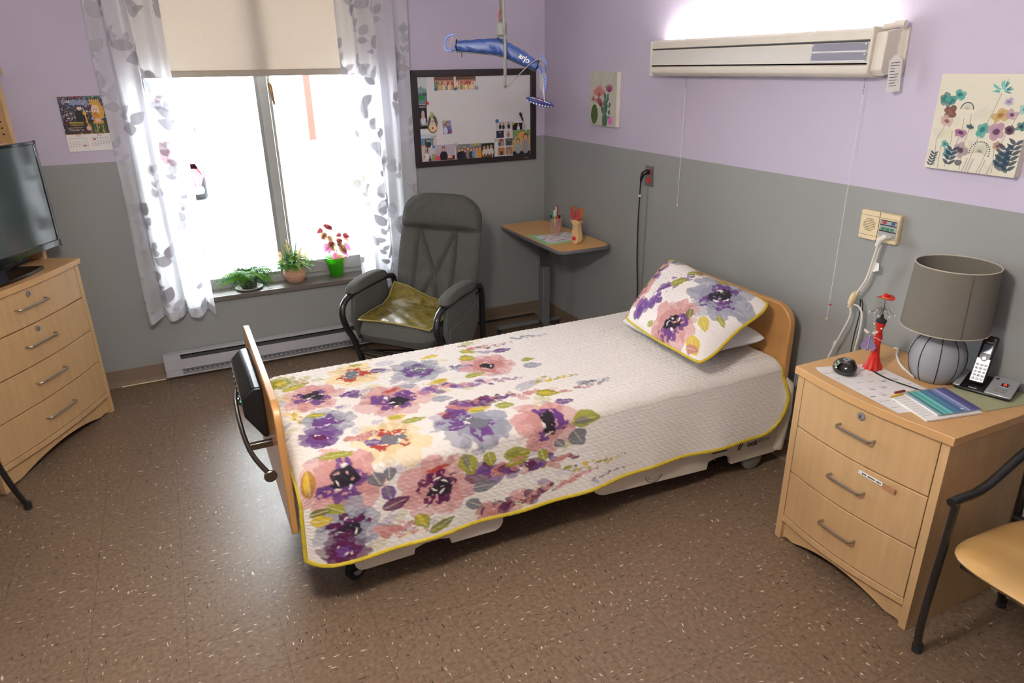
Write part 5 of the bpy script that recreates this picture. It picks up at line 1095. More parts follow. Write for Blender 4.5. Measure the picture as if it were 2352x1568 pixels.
hp(bar(dens([(.0, 1.944), (.03, 1.928), (.08, 1.902), (.139, 1.862)], [(.127, 1.826), (.07, 1.846), (.03, 1.866), (.0, 1.880)]), .024), 'bar_cover', M['bluecover'], angle=60)
b = B(); b.tube([HP(-.19, 1.944), HP(-.193, 1.92, -.02), HP(-.188, 1.901), HP(-.184, 1.92, .02)], .004, 8, closed=True); b.tube([HP(.141, 1.863), HP(.137, 1.845, -.024), HP(.126, 1.824), HP(.138, 1.845, .024)], .004, 8, closed=True)
b.tube([HP(-.025, 1.951, -.02), HP(.0, 1.925, -.026), HP(.012, 1.942, -.02)], .003, 6); b.tube([HP(-.187, 1.901, -.015), HP(-.05, 1.888, -.02), HP(.0, 1.878, -.02), HP(.127, 1.823, -.02)], .0025, 6); hp(b, 'black_piping', M['black'])
b = B(); b.tube([HP(-.172, 1.9), HP(-.171, 1.879)], .0022, 6); hp(b, 'zip_pull', M['darksteel'])
def hook(c, sgn, rot):
    P = []
    for a in np.linspace(math.radians(-30), math.radians(250), 18): P.append(c + hd_ * (sgn * -.020 * math.sin(a + .3) - 0) + Vector((0, 0, .028 * math.cos(a + .3))))
    return P
lk = [HP(-.19, 1.915), HP(-.202, 1.915), HP(-.215, 1.905), HP(-.228, 1.907), HP(-.238, 1.922), HP(-.236, 1.943), HP(-.224, 1.959), HP(-.205, 1.965), HP(-.199, 1.962)]
b = B(); b.tube(lk[:3], [.011, .010, .0055], 10); b.tube(lk[2:], .0052, 10, sm=5); hp(b, 'hook', M['bluehook']); b = B(); b.tube([HP(-.202, 1.962), HP(-.213, 1.935)], .0015, 5); b.tube([HP(-.206, 1.962), HP(-.216, 1.937)], .0015, 5); hp(b, 'hook_clip', M['steel'])
rk = [HP(.134, 1.838), HP(.150, 1.828), HP(.158, 1.815), HP(.160, 1.83), HP(.170, 1.85), HP(.166, 1.87), HP(.155, 1.883), HP(.147, 1.884)]
b = B(); b.tube([HP(.130, 1.842), HP(.145, 1.838), HP(.152, 1.815)], [.013, .010, .004], 10); b.tube([HP(.148, 1.88), HP(.158, 1.876), HP(.168, 1.858), HP(.170, 1.84), HP(.165, 1.82), HP(.155, 1.81)], .005, 8, sm=5); hp(b, 'hook', M['bluehook']); b = B(); b.tube([HP(.149, 1.88), HP(.151, 1.852)], .0015, 5); hp(b, 'hook_clip', M['steel'])
b = B(); b.box(-.022, -.016, 0, .022, .016, .052, Matrix.Rotation(-.42, 3, 'Z'), HP(-.008, 1.955)); hp(b, 'strap_clamp', M['grey'], bevel=.008)
b = B(); b.prism([(-.012, 1.925), (.012, 1.925), (.0, 1.958)], -.012, .012, axis=1); b.v = [tuple(HP(p[0], p[2], p[1])) for p in b.v]; hp(b, 'bar_peak', M['bluehook'], bevel=.003)
b = B(); b.box(-.010, -.0015, 0, .010, .0015, HC - 1.995, Matrix.Rotation(-.42, 3, 'Z'), HP(-.005, 2.0, .012)); hp(b, 'strap', M['black'])
b = B(); b.tube([HP(-.012, 1.99, .01), HP(-.018, 2.03, .01), HP(-.010, 2.05, .005), HP(.003, 2.04, 0), HP(.008, 2.025, 0), HP(-.002, 2.05), HP(-.006, 2.2), HP(-.006, HC - .02)], .0016, 6, sm=5); hp(b, 'red_cord', M['red'])
hz_ = cr_([HP(.0, HC - .02, -.03), HP(.002, 2.05, -.03), HP(.005, 1.95, -.035), HP(.005, 1.85, -.033), HP(.003, 1.775, -.03), HP(.008, 1.765, -.03)], 40)
b = B(); b.tube(hz_, [.0060 + .0007 * (k % 2) for k in range(len(hz_))], 10)
b.tube([HP(.008, 1.765, -.03), HP(.025, 1.777, -.03), HP(.065, 1.815, -.03), (HP(.105, 1.850, -.03)), HP(.135, 1.866, -.03), HP(.155, 1.860, -.025), HP(.166, 1.845, -.02), HP(.167, 1.82, -.01)], .0022, 8, sm=5); hp(b, 'hand_control_cable', M['grey'])
b = B(); P = [(.146, 1.812), (.170, 1.818), (.176, 1.80), (.172, 1.765), (.166, 1.735), (.158, 1.735), (.152, 1.76)]; b.prism(P, -.012, .012, axis=1); b.v = [tuple(HP(p[0], p[2], p[1] - .005)) for p in b.v]; hc = hp(b, 'hand_control', M['grey'], bevel=.004)
b = B(); P = [(.156, 1.805), (.171, 1.808), (.173, 1.79), (.168, 1.745), (.162, 1.745)]; b.prism(P, -.0185, -.0165, axis=1); b.v = [tuple(HP(p[0], p[2], p[1])) for p in b.v]; hp(b, 'keypad', M['bluehook'], hc)
b = B()
for x, z in ((.160, 1.798), (.166, 1.792), (.161, 1.785), (.167, 1.780), (.164, 1.765)): b.ball(tuple(HP(x, z, -.0195)), .0016, 6)
hp(b, 'keys', M['ink'], hc)
b = B(); b.tube([HP(.150, 1.80, -.01), HP(.149, 1.77, -.012), HP(.153, 1.755, -.01)], .006, 8); hp(b, 'back_clip', M['grey'], hc)
text('bar_lettering', 'arjo', .030, M['white'], t, HP(.083, 1.872, -.0245) - HO, (hd_ * 1 + Vector((0, 0, -.60))), hd_ * .52 + Vector((0, 0, .86)), bold=.0006)
# track above (out of the picture, carries the strap)
tt = thing('ceiling_track', 'white ceiling track carrying the patient lift', 'track', (-1.21, -2.3, HC)); B().box(-.04, -2.2, -.06, .04, 2.2, -.001).build('rail', M['white'], tt, bevel=.004)
B().box(-.12, .25, -.22, .12, .55, -.06).build('motor_unit', M['white'], tt, bevel=.03)
# cloth boat-shaped charm hanging from the control
c0 = HP(.155, 1.705, -.005); t2 = thing('fabric_charm', 'dark blue and white patterned cloth charm hanging below the hand control', 'charm', tuple(c0))
cp2 = Paint(.14, .05, 900, (34, 44, 110), 2, .01)
for k in range(9): cp2.leaf(.008 + k * .015, .005, .013, .010, PI / 2, (226, 226, 236))
cp2.line([(.02, .04), (.12, .034)], .003, (226, 226, 230)); cp2.ell(.05, .038, .008, .003, (200, 110, 60)); cp2.ell(.085, .036, .008, .003, (196, 60, 60)); cp2.ell(.06, .044, .012, .004, (30, 26, 30)); cp2.ell(.03, .042, .007, .003, (140, 190, 150))
def charm(X, Y):
    u = X / .14; v = Y / .05; a = (v - .5) * 2.6
    half = .020 * np.sin(np.pi * np.clip(u, .02, .98)) ** .5
    s_ = -.062 + .112 * u; z = 1.722 - .030 * u + half * .75 * np.sin(a) - .004; d = -.005 - half * np.cos(a)
    bx = np.array((-1.21, -1.894, 0)); return bx + s_[..., None] * 0 + (s_ + .152)[..., None] * np.array(tuple(hd_)) + d[..., None] * np.array(tuple(hn_)) + z[..., None] * np.array((0, 0, 1.0))
bq = cp2.mesh(charm); bq.build('printed_cloth', M['print'], t2, off=c0, solid=.003)
b = B(); b.tube([HP(.158, 1.80, -.02), HP(.161, 1.75, -.022), HP(.165, 1.70, -.022)], .001, 5); b.build('string', M['white'], t2, off=c0)

# ------------------------------------------------------------------ wall light over the bed
LY0, LY1, LD = -2.72, -1.385, .10
t = thing('bed_wall_light', 'long cream wall light fixture above the bed, lit upward', 'lamp', (0, (LY0 + LY1) / 2, 1.79)); LO = t.location
def lb(b, nm, m, **k): return b.build(nm, m, t, off=LO, **k)
prof = [(-.001, 1.786), (-.06, 1.786), (-.092, 1.797), (-.10, 1.806), (-.10, 1.822), (-.10, 1.823)]
b = B(); b.prism([(-.001, 1.784), (-.070, 1.784), (-.096, 1.796), (-.10, 1.802), (-.10, 1.826), (-.094, 1.829), (-.094, 1.838), (-.001, 1.838)], LY0, LY1, axis=1); 
b.v = [(p[0], p[1], p[2]) for p in b.v]; lb(b, 'lower_housing', M['offwhite'], bevel=.001)
b = B(); b.prism([(-.09, 1.836), (-.098, 1.838), (-.098, 1.906), (-.09, 1.908)], LY0 + .002, LY1 - .002, axis=1); lb(b, 'front_lens', mat('frosted_front', (214, 212, 208), .35, var=.02), smooth=False)
b = B(); b.box(-.1, LY0, 1.836, -.0975, LY1, 1.842); b.box(-.1, LY0, 1.903, -.0975, LY1, 1.909); lb(b, 'lens_edges', M['offwhite'], smooth=False)
b = B(); b.prism([(-.092, 1.915), (-.10, 1.918), (-.10, 1.946), (-.094, 1.953), (-.080, 1.957), (-.08, 1.953), (-.09, 1.949), (-.094, 1.944), (-.094, 1.92)], LY0, LY1, axis=1); lb(b, 'upper_housing', M['offwhite'])
B().box(-.094, LY0, 1.826, -.085, LY1, 1.92).build('recess', M['heatdark'], t, off=LO)
b = B(); b.box(-.006, LY0, 1.784, -.001, LY1, 1.93); b.box(-.09, LY0, 1.84, -.006, LY1, 1.846); lb(b, 'back_plate', M['white'])
M['tube'] = mat('fluorescent_tube', (255, 255, 255), .5, emit=(255, 250, 244), estr=70.0)
b = B()
b.tube([(-.045, LY0 + .07, 1.925), (-.045, LY1 - .07, 1.925)], .013, 14); lb(b, 'fluorescent_tube', M['tube'])
B().box(-.105, LY1 - .001, 1.784, -.001, LY1 + .006, 1.953).build('end_plate', M['offwhite'], t, off=LO, bevel=.002)
b = B(); b.prism([(-.102, 1.80), (-.07, 1.782), (-.001, 1.782), (-.001, 1.958), (-.102, 1.962)], LY0 - .008, LY0 + .002, axis=1); b.prism([(-.001, 1.80), (-.07, 1.79), (-.09, 1.81), (-.085, 1.94), (-.001, 1.952)], LY0 - .055, LY0 - .008, axis=1); lb(b, 'end_cap', M['offwhite'], bevel=.004)
b = B(); b.prism([(-.001, 1.79), (-.012, 1.79), (-.012, 1.955), (-.001, 1.955)], LY0 - .085, LY0 - .05, axis=1); lb(b, 'wall_bracket', M['offwhite'], bevel=.003)
B().tube([(-.05, LY0 - .055, 1.965), (-.05, LY0 - .095, 1.965)], .012, 14).build('knob', M['offwhite'], t, off=LO)
B().tube([(-.05, LY0 - .008, 1.958), (-.05, LY0 - .06, 1.962)], .010, 14).build('knob_stem', M['offwhite'], t, off=LO)
M['clear'] = newmat('clear_holder')[0]; cbs = M['clear'].node_tree.nodes['Principled BSDF']; cbs.inputs['Base Color'].default_value = lin((170, 170, 190)); cbs.inputs['Alpha'].default_value = .55; cbs.inputs['Roughness'].default_value = .12
for z0, z1 in ((1.842, 1.872), (1.876, 1.908)):
    lb(B().box(-.1035, LY0 + .008, z0, -.101, LY0 + .265, z1), 'card_holder', M['clear'], bevel=.0008); b = B()
    b.box(-.106, LY0 + .008, z0 - .001, -.101, LY0 + .265, z0 + .004)
    for y in (LY0 + .014, LY0 + .258): b.ball((-.1045, y, z1 - .006), .0035, 8)
    lb(b, 'holder_rim', mat('clear_rim', (226, 226, 232), .2))
for nm, y, zz, lab in (('left', -1.603, 1.118, 'thin pull cord hanging from the left end of the wall light'), ('right', -2.672, .795, 'thin pull cord with a red bead hanging from the right end of the wall light')):
    tt = thing('pull_cord', lab, 'pull cord', (-.035, y, zz), 0)
    B().tube([(-.035, y, 1.784), (-.034, y, 1.5), (-.033, y, zz)], .0011, 5).build('cord', M['white'], tt, off=tt.location)
    b = B()
    for k in range(9): b.ball((-.035, y, 1.782 - .007 * k), .0024, 6)
    b.build('bead_chain', M['darksteel'], tt, off=tt.location)
    b = B(); b.lathe([(.002, 0), (.0045, .004), (.0035, .012), (.001, .014)], 8, (-.033, y, zz - .006)); b.build('tip', M['cream'], tt, off=tt.location)
    if nm == 'right':
        b = B(); b.tube([(-.033, y, .86), (-.036, y - .007, .862), (-.037, y - .018, .866)], [.003, .004, .001], 6); b.build('red_tie', M['red'], tt, off=tt.location)
t2 = thing('paper_tag', 'white paper tag hanging on a string from the knob of the wall light', 'tag', (-.05, LY0 - .09, 1.87))
R = Matrix.Rotation(-.45, 3, 'Z') @ Matrix.Rotation(-.08, 3, 'Y')
o_ = Vector((-.055, LY0 - .088, 1.800)); b = B(); b.box(-.024, -.0005, -.065, .024, .0005, .045, R, o_); b.add([tuple(R @ Vector(q) + o_) for q in ((-.022, -.0005, .045), (.022, -.0005, .045), (.006, -.0005, .062), (-.006, -.0005, .062))], [(0, 1, 2, 3)]); b.build('card', M['paper'], t2, off=t2.location, smooth=False)
b = B()
rs = random.Random(2)
for k in range(9): b.box(-.018, -.0012, .035 - k * .010, -.018 + rs.uniform(.015, .034), -.0007, .037 - k * .010, R, o_)
b.build('writing', M['ink'], t2, off=t2.location, smooth=False)
b = B(); top = o_ + R @ Vector((0, 0, .058)); b.tube([top, top + Vector((-.008, -.006, .03)), (-.058, LY0 - .085, 1.955), (-.05, LY0 - .085, 1.978), (-.042, LY0 - .085, 1.955), top + Vector((.008, .004, .03)), top], .0007, 5); b.build('string', M['white'], t2, off=t2.location)

# ------------------------------------------------------------------ outlet, intercom
t = thing('wall_outlet', 'steel plate wall outlet with two red sockets', 'outlet', (0, -1.298, 1.235))
B().box(-.006, -1.336, 1.178, -.0005, -1.258, 1.292).build('cover_plate', mat('outlet_plate', (122, 122, 122), .4, .5), t, off=t.location, bevel=.002)
for z in (1.212, 1.258): B().box(-.009, -1.314, z - .016, -.0055, -1.282, z + .016).build('socket', M['red'], t, off=t.location, bevel=.003)
t = thing('power_cable', 'black power cable plugged into the red wall outlet', 'cable', (-.03, -1.3, .47))
b = B(); b.tube([(-.009, -1.298, 1.26), (-.03, -1.298, 1.262), (-.045, -1.29, 1.25), (-.05, -1.283, 1.225), (-.05, -1.280, 1.205)], [.013, .014, .013, .009, .006], 12); b.build('plug', M['black'], t, off=t.location)
b = B(); b.tube([(-.05, -1.280, 1.21), (-.05, -1.276, 1.12), (-.045, -1.268, .95), (-.042, -1.272, .75), (-.042, -1.29, .58), (-.045, -1.305, .40), (-.05, -1.32, .20), (-.06, -1.36, .01)], .0042, 8, sm=5); b.build('cord', M['rubber'], t, off=t.location)
B().lathe([(.007, 0), (.008, .006), (.007, .012)], 10, (-.05, -1.276, 1.118)).build('tie', M['white'], t, off=t.location)
t = thing('intercom_panel', 'cream wall intercom with speaker grille and coloured buttons', 'intercom', (0, -2.83, 1.23)); IO = t.location
def ib(b, nm, m, **k): return b.build(nm, m, t, off=IO, **k)
ib(B().box(-.022, -2.918, 1.172, -.0005, -2.745, 1.288), 'housing', M['cream'], bevel=.004)
ib(B().box(-.0235, -2.912, 1.196, -.021, -2.836, 1.262), 'button_field', M['silver'], bevel=.001)
b = B()
for i in range(9):
    for j in range(8):
        if (i - 4) ** 2 / 20 + (j - 3.5) ** 2 / 15 < 1.05: y = -2.790 + (i - 4) * .0062; z = 1.232 + (j - 3.5) * .0066; b.box(-.0228, y - .0022, z - .0011, -.0218, y + .0022, z + .0011)
ib(b, 'speaker_grille', mat('grille_brown', (110, 86, 60), .7), smooth=False)
for (y, z), nm, c in [((-2.855, 1.254), 'red_button', (206, 50, 40)), ((-2.893, 1.254), 'blue_button', (60, 80, 150)), ((-2.853, 1.230), 'green_button', (30, 130, 90)), ((-2.872, 1.230), 'green_button', (30, 130, 90)), ((-2.892, 1.230), 'green_button', (30, 130, 90))]:
    ib(B().box(-.0265, y - .007, z - .006, -.023, y + .007, z + .004), nm, mat(nm, c, .4), bevel=.001)
b = B(); b.box(-.0242, -2.910, 1.241, -.0228, -2.838, 1.245); b.box(-.0242, -2.910, 1.217, -.0228, -2.838, 1.222); b.box(-.0242, -2.910, 1.259, -.0228, -2.838, 1.262); b.box(-.0225, -2.832, 1.172, -.0217, -2.830, 1.288); b.box(-.0225, -2.916, 1.190, -.0217, -2.747, 1.191); b.box(-.0225, -2.916, 1.268, -.0217, -2.747, 1.269); ib(b, 'divider_lines', M['ink'], smooth=False)
# call cord
t = thing('call_cord', 'white call cord plugged into the intercom, with inline connector', 'cord', (-.03, -2.85, .9)); CO = t.location
b = B(); b.tube([(-.023, -2.89, 1.20), (-.05, -2.885, 1.203), (-.06, -2.875, 1.19), (-.058, -2.868, 1.165)], [.010, .012, .012, .009], 12); b.build('plug', M['white'], t, off=CO)
b = B(); b.tube([(-.058, -2.87, 1.17), (-.055, -2.855, 1.08), (-.058, -2.845, 1.02), (-.062, -2.822, .965), (-.062, -2.81, .945)], .0045, 8, sm=5); b.tube([(-.052, -2.878, 1.17), (-.050, -2.862, 1.08), (-.05, -2.85, 1.02), (-.058, -2.83, .97)], .0045, 8, sm=5)
b.tube([(-.062, -2.80, .915), (-.06, -2.795, .90), (-.055, -2.80, .85), (-.06, -2.775, .76), (-.06, -2.74, .66), (-.06, -2.735, .60), (-.055, -2.76, .3)], .0042, 8, sm=5)
b.tube([(-.058, -2.80, .905), (-.05, -2.83, .90), (-.05, -2.85, .87), (-.05, -2.852, .80), (-.05, -2.845, .70), (-.05, -2.84, .60)], .0042, 8, sm=5); b.build('cord', M['white'], t, off=CO)
b = B(); b.tube([(-.062, -2.816, .958), (-.062, -2.806, .936), (-.062, -2.797, .905)], [.013, .015, .012], 14); b.tube([(-.062, -2.797, .905), (-.06, -2.79, .89)], .0065, 10); b.build('connector', M['cream'], t, off=CO)
b = B(); b.add([(-.05, -2.862, 1.10), (-.052, -2.885, 1.098), (-.056, -2.892, 1.07), (-.055, -2.87, 1.06), (-.05, -2.858, 1.06)], [(0, 1, 2, 3, 4)]); b.add([(-.06, -2.748, .72), (-.062, -2.758, .73), (-.064, -2.757, .70), (-.06, -2.745, .69)], [(0, 1, 2, 3)]); b.build('tape_flag', M['white'], t, off=CO, solid=.001, smooth=False)
solo(B().tube([(-.045, -2.826, .93), (-.045, -2.835, .88), (-.045, -2.828, .78), (-.042, -2.824, .70), (-.04, -2.834, .70), (-.04, -2.842, .88), (-.043, -2.832, .93)], .0022, 6, sm=5), 'hanging_loop', M['rubber'], 'thin black cord loop hanging under the white connector', 'cord', (-.04, -2.83, .7))
solo(B().tube([(-.04, -2.64, .12), (-.09, -2.70, .06), (-.12, -2.80, .03), (-.14, -2.93, .012)], .004, 8, sm=5), 'trailing_cord', M['cream'], 'pale cord trailing on the floor between bed and bedside chest', 'cord', (-.1, -2.8, .01))

# ------------------------------------------------------------------ canvases
def canvas(label, y0, y1, z0, z1, p, name='canvas_picture', dep=.03):
    t = thing(name, label, 'picture', (0, (y0 + y1) / 2, z0))
    B().box(-dep + .0015, y1, z0, -.001, y0, z1).build('stretcher', mat('canvas_edge', (226, 220, 204), .8), t, off=t.location, bevel=.002)
    flat(p, (-dep, y0, z0), (0, -1, 0), (0, 0, 1)).build('printed_front', M['canvas'], t, off=t.location); return t
p = Paint(.296, .318, 900, (196, 194, 182), 12, .03); rs = random.Random(5)
for k in range(26): p.line([(rs.uniform(0, .3), 0), (rs.uniform(0, .3), .32)], rs.uniform(.003, .012), rs.choice([(214, 212, 200), (176, 178, 166), (204, 196, 180)]), .35)
p.ell(.055, .065, .038, .058, (52, 82, 42)); 
for k in range(5): p.line([(.033 + k * .011, .012), (.035 + k * .010, .11)], .0035, (124, 140, 66), .8)
for x, y, rx, ry, a in [(.175, .035, .030, .045, 0), (.178, .115, .026, .042, .1), (.145, .095, .012, .03, .5), (.170, .175, .012, .028, .2), (.200, .165, .013, .03, -.2), (.222, .125, .012, .018, -.3), (.222, .085, .010, .015, -.2), (.215, .055, .014, .009, 0)]: p.ell(x, y, rx, ry, (96, 128, 110), a, warp=.01); p.ell(x + rx * .2, y, rx * .6, ry * .7, (62, 100, 78), a, .7, warp=.01)
for k in range(60): p.ell(rs.uniform(.15, .21), rs.uniform(0, .19), .0015, .0015, (30, 46, 40))
def burst(x, y, r, col, n, a0, a1, dark=(120, 40, 50)):
    for k in range(n): a = a0 + (a1 - a0) * k / (n - 1); p.leaf(x, y, r * rs.uniform(.7, 1), r * .16, a, col, .85)
    p.ell(x, y + r * .1, r * .12, r * .16, dark, 0, .7)
burst(.105, .175, .085, (196, 120, 110), 17, .3, 2.9); burst(.10, .165, .05, (170, 90, 80), 11, -2.7, -.4); burst(.040, .150, .040, (176, 100, 110), 11, -.3, 3.4); burst(.125, .115, .05, (130, 40, 74), 9, .5, 2.6); burst(.215, .20, .060, (150, 60, 106), 13, .4, 2.7)
p.ell(.235, .035, .022, .026, (226, 116, 186), warp=.008); p.line([(.045, .12), (.042, .15)], .003, (90, 90, 60)); p.line([(.07, .12), (.095, .17)], .003, (110, 100, 80))
canvas('small canvas print of flowering cacti left of the wall light', -.667, -.963, 1.487, 1.802, p)
p = Paint(.315, .318, 1100, (222, 217, 200), 31, .03); rs = random.Random(6)
TEAL, TEAL2, NAVY, MAUV, PURB, OCH, BRN = (70, 160, 150), (38, 110, 110), (36, 56, 76), (176, 140, 160), (76, 40, 74), (186, 152, 86), (112, 74, 66)
for k in range(30): p.ell(rs.uniform(.0, .31), rs.uniform(.0, .2), rs.uniform(.01, .03), rs.uniform(.005, .02), rs.choice([(206, 206, 180), (200, 196, 190), (214, 206, 170)]), rs.uniform(0, 3), .35, warp=.02)
def fl2(x, y, r, c, c2, n=6, sq=.75):
    for k in range(n): a = k * 2 * PI / n + rs.random(); p.ell(x + math.cos(a) * r * .5, y + math.sin(a) * r * .5 * sq, r * .5, r * .38, c, a, .8, warp=.012)
    p.ell(x, y, r * .35, r * .28, c2, 0, .85, warp=.012)
stems = [((.035, .01), (.025, .10), (.055, .165)), ((.075, .01), (.08, .1), (.077, .13)), ((.09, .04), (.11, .14), (.108, .175)), ((.12, .05), (.135, .15), (.13, .19)), ((.19, .0), (.21, .08), (.2, .1)), ((.175, .12), (.20, .2), (.215, .26)), ((.24, .08), (.265, .15), (.285, .21)), ((.15, .0), (.165, .08), (.17, .12)), ((.24, .01), (.235, .06), (.23, .09)), ((.05, .0), (.048, .05), (.047, .08)), ((.13, .005), (.128, .04), (.12, .06))]
for s_3 in stems: p.line(list(s_3), .0016, (70, 66, 60), .8)
fl2(.040, .235, .030, TEAL2, TEAL); fl2(.075, .250, .024, TEAL, TEAL2); fl2(.055, .195, .026, BRN, (140, 96, 74), 8); fl2(.050, .165, .024, (196, 160, 156), BRN)
def umb(x, y, r, col, dot, n=15, a0=.1, a1=3.04):
    for k in range(n): a = a0 + (a1 - a0) * k / (n - 1); p.line([(x, y), (x + math.cos(a) * r, y + math.sin(a) * r)], .0011, col, .7); p.ell(x + math.cos(a) * r, y + math.sin(a) * r, .0022, .0022, dot)
umb(.112, .205, .022, (150, 160, 140), NAVY); umb(.185, .070, .034, (90, 90, 80), NAVY, 17, -.3, 3.3)
for k in range(34): a = rs.uniform(-.3, 3.4); q = rs.uniform(.012, .038); p.leaf(.215 + math.cos(a) * q * .5, .265 + math.sin(a) * q * .4, q * .7, .005, a, rs.choice([TEAL, TEAL2, (110, 190, 184)]), .85)
fl2(.245, .235, .016, (170, 160, 190), (120, 110, 150)); fl2(.225, .190, .030, OCH, (150, 110, 60), 5); fl2(.262, .195, .022, MAUV, PURB, 5); fl2(.268, .145, .018, PURB, (50, 30, 56), 8); fl2(.178, .142, .024, TEAL, TEAL2, 7, 1); fl2(.225, .140, .034, MAUV, PURB, 7); fl2(.105, .125, .022, (150, 90, 140), PURB, 5, .6); fl2(.135, .150, .010, NAVY, TEAL2)
fl2(.062, .085, .016, TEAL, TEAL2); fl2(.120, .070, .028, (160, 140, 150), (50, 40, 50), 6, .9); fl2(.075, .055, .022, (80, 140, 150), TEAL2); fl2(.298, .16, .018, TEAL2, NAVY); fl2(.30, .215, .022, (150, 190, 184), TEAL); fl2(.238, .095, .018, (170, 130, 120), BRN)
for bx_, by_, n_, sc_, c_2 in [(.02, .01, 5, .014, NAVY), (.085, .02, 4, .022, NAVY), (.285, .02, 6, .024, NAVY), (.262, .03, 4, .026, (40, 70, 90))]:
    for k in range(n_): p.leaf(bx_ + k * .002, by_ + k * sc_ * .7, sc_ * 1.3, sc_ * .5, .6, c_2, .9); p.leaf(bx_ + k * .002, by_ + k * sc_ * .7, sc_ * 1.3, sc_ * .5, 2.5, c_2, .9)
p.ell(.262, .045, .03, .035, (30, 60, 80), .3, .8, warp=.03); p.ell(.118, .028, .012, .010, NAVY, 0, .8, warp=.01)
for x in (.14, .16, .2, .225): p.line([(x, 0), (x + .01, .045)], .004, (150, 158, 168), .7)
canvas('larger canvas print of teal and purple wildflowers right of the wall light', -2.976, -3.291, 1.480, 1.796, p)

# ------------------------------------------------------------------ bedside lamp and things on the chest
lx, ly = -.152, -3.250
t = thing('table_lamp', 'grey ribbed ceramic table lamp with a drum shade on the bedside chest', 'lamp', (lx, ly, NZ))
prof = [(.058, .0005), (.064, .004), (.078, .025), (.088, .055), (.0915, .085), (.088, .115), (.077, .145), (.058, .168), (.034, .180), (.016, .188), (.013, .22)]
B().lathe(prof, 44).build('base', M['lampbase'], t)
b = B()
for k in range(9): a = 2 * PI * k / 9 + .3; b.tube([(math.cos(a) * (r + .0004), math.sin(a) * (r + .0004), z) for r, z in prof[1:-1]], .0016, 6)
b.build('rib_lines', M['ink'], t)
SZ0, SZ1 = .200, .425
b = B(); b.lathe([(.138, SZ0), (.128, SZ1), (.1265, SZ1), (.1365, SZ0), (.138, SZ0)], 56, cap=False); sh_ = b.build('shade', M['lampshade'], t)
for rr_, zz_ in ((.1276, SZ1), (.1378, SZ0)): B().tube([(rr_ * math.cos(a), rr_ * math.sin(a), zz_) for a in np.linspace(0, 2 * PI, 50, endpoint=False)], .002, 6, closed=True).build('shade_rim', mat('shade_rim', (186, 178, 162), .8), sh_)
a = -2.2; b = B(); b.tube([(.1386 * math.cos(a), .1386 * math.sin(a), SZ0 + .002), (.1286 * math.cos(a), .1286 * math.sin(a), SZ1 - .002)], .0014, 5); b.build('shade_seam', mat('seam_dark', (96, 90, 80), .9), sh_)
b = B(); b.lathe([(.014, .22), (.016, .225), (.016, .26), (.008, .262), (.028, .31), (.026, .335), (.012, .35), (.001, .352)], 18); b.build('bulb', mat('lamp_bulb', (236, 232, 222), .3), t)
b = B()
for k in range(3): a = k * 2 * PI / 3; b.tube([(0, 0, SZ0 + .04), (.135 * math.cos(a), .135 * math.sin(a), SZ0 + .01)], .0015, 5)
b.build('shade_spider', M['steel'], t)
solo(B().tube([(-.215, -3.22, NZ + .005), (-.16, -3.13, NZ + .005), (-.09, -3.06, NZ + .005), (-.03, -3.02, NZ + .006), (-.035, -3.005, NZ + .006)], .0042, 8, sm=6), 'lamp_cord', M['white'], 'white lamp cord running over the back of the bedside chest', 'cord', (-.1, -3.1, NZ))
# large printed sheet
pg = Paint(.245, .38, 900, (232, 229, 228), 4, .01); rs = random.Random(12)
for r_ in range(7):
    for c_i in range(5):
        x = .012 + c_i * .045; y = .02 + r_ * .05
        if rs.random() < .85: pg.line([(x, y + .02), (x + rs.uniform(.015, .04), y + .02)], .003, (110, 104, 110), .7)
        if rs.random() < .35: pg.rect(x, y + .028, x + .02, y + .032, (40, 36, 40))
        if rs.random() < .5: pg.line([(x, y + .01), (x + rs.uniform(.01, .03), y + .01)], .0016, (180, 150, 160), .7)
pts = [(.205 - .02 * math.sin(k * .55), .02 + k * .034) for k in range(11)]; pg.line(pts, .012, (24, 24, 26))
for k in (1, 4, 7): pg.line([pts[k], (pts[k][0], pts[k][1] + .012)], .0025, (220, 220, 220))
an = math.atan2(-.05, 0) ; ex = np.array((.985, -.17, 0)); ey = np.array((-.17, -.985, 0)) * 1.0
PO = np.array((-.468, -3.005, NZ + .0012))
o = pg.mesh(lambda X, Y: PO + X[..., None] * np.array((.97, -.24, 0)) + Y[..., None] * np.array((-.10, -.985, 0)) + (.010 * np.clip(1 - Y / .03, 0, 1) ** 2 * (1 - X / .245))[..., None] * np.array((0, 0, 1.))).build('printed_sheet', M['print'], None, off=(-.38, -3.2, NZ)); o.location = (-.38, -3.2, NZ)
tag(o, 'large white printed sheet with a black wavy band on the bedside chest', 'paper')
# oval black clock
ckx, cky = -.395, -3.072
t = thing('bedside_clock', 'rounded black digital clock lying on the white sheet on the bedside chest', 'clock', (ckx, cky, NZ + .003), -.25)
b = B(); b.lathe([(.030, 0), (.040, .004), (.0445, .014), (.043, .028), (.034, .042), (.018, .050), (.001, .052)], 30); b.v = [(x * .86, y * 1.08, z * (1 + .18 * (x / .04))) for x, y, z in b.v]; b.build('body', M['glossblack'], t)
Rm = Matrix.Rotation(-.3, 3, 'Z') @ Matrix.Rotation(-.85, 3, 'Y')
b = B(); b.box(-.012, -.013, -.001, .012, .013, .001, Rm, (-.0305, .006, .036)); b.build('display', mat('lcd', (126, 138, 116), .25), t, bevel=.0008)
B().box(-.012, -.012, 0, .012, .012, .002, Matrix.Rotation(-.2, 3, 'Y'), (.004, -.002, .0505)).build('top_button', M['grey'], t, bevel=.001)
text('clock_digits', '8:36', .010, M['ink'], t, Vector((-.0315, .006, .0372)), Rm @ Vector((0, -1, 0)), Rm @ Vector((1, 0, 0)))
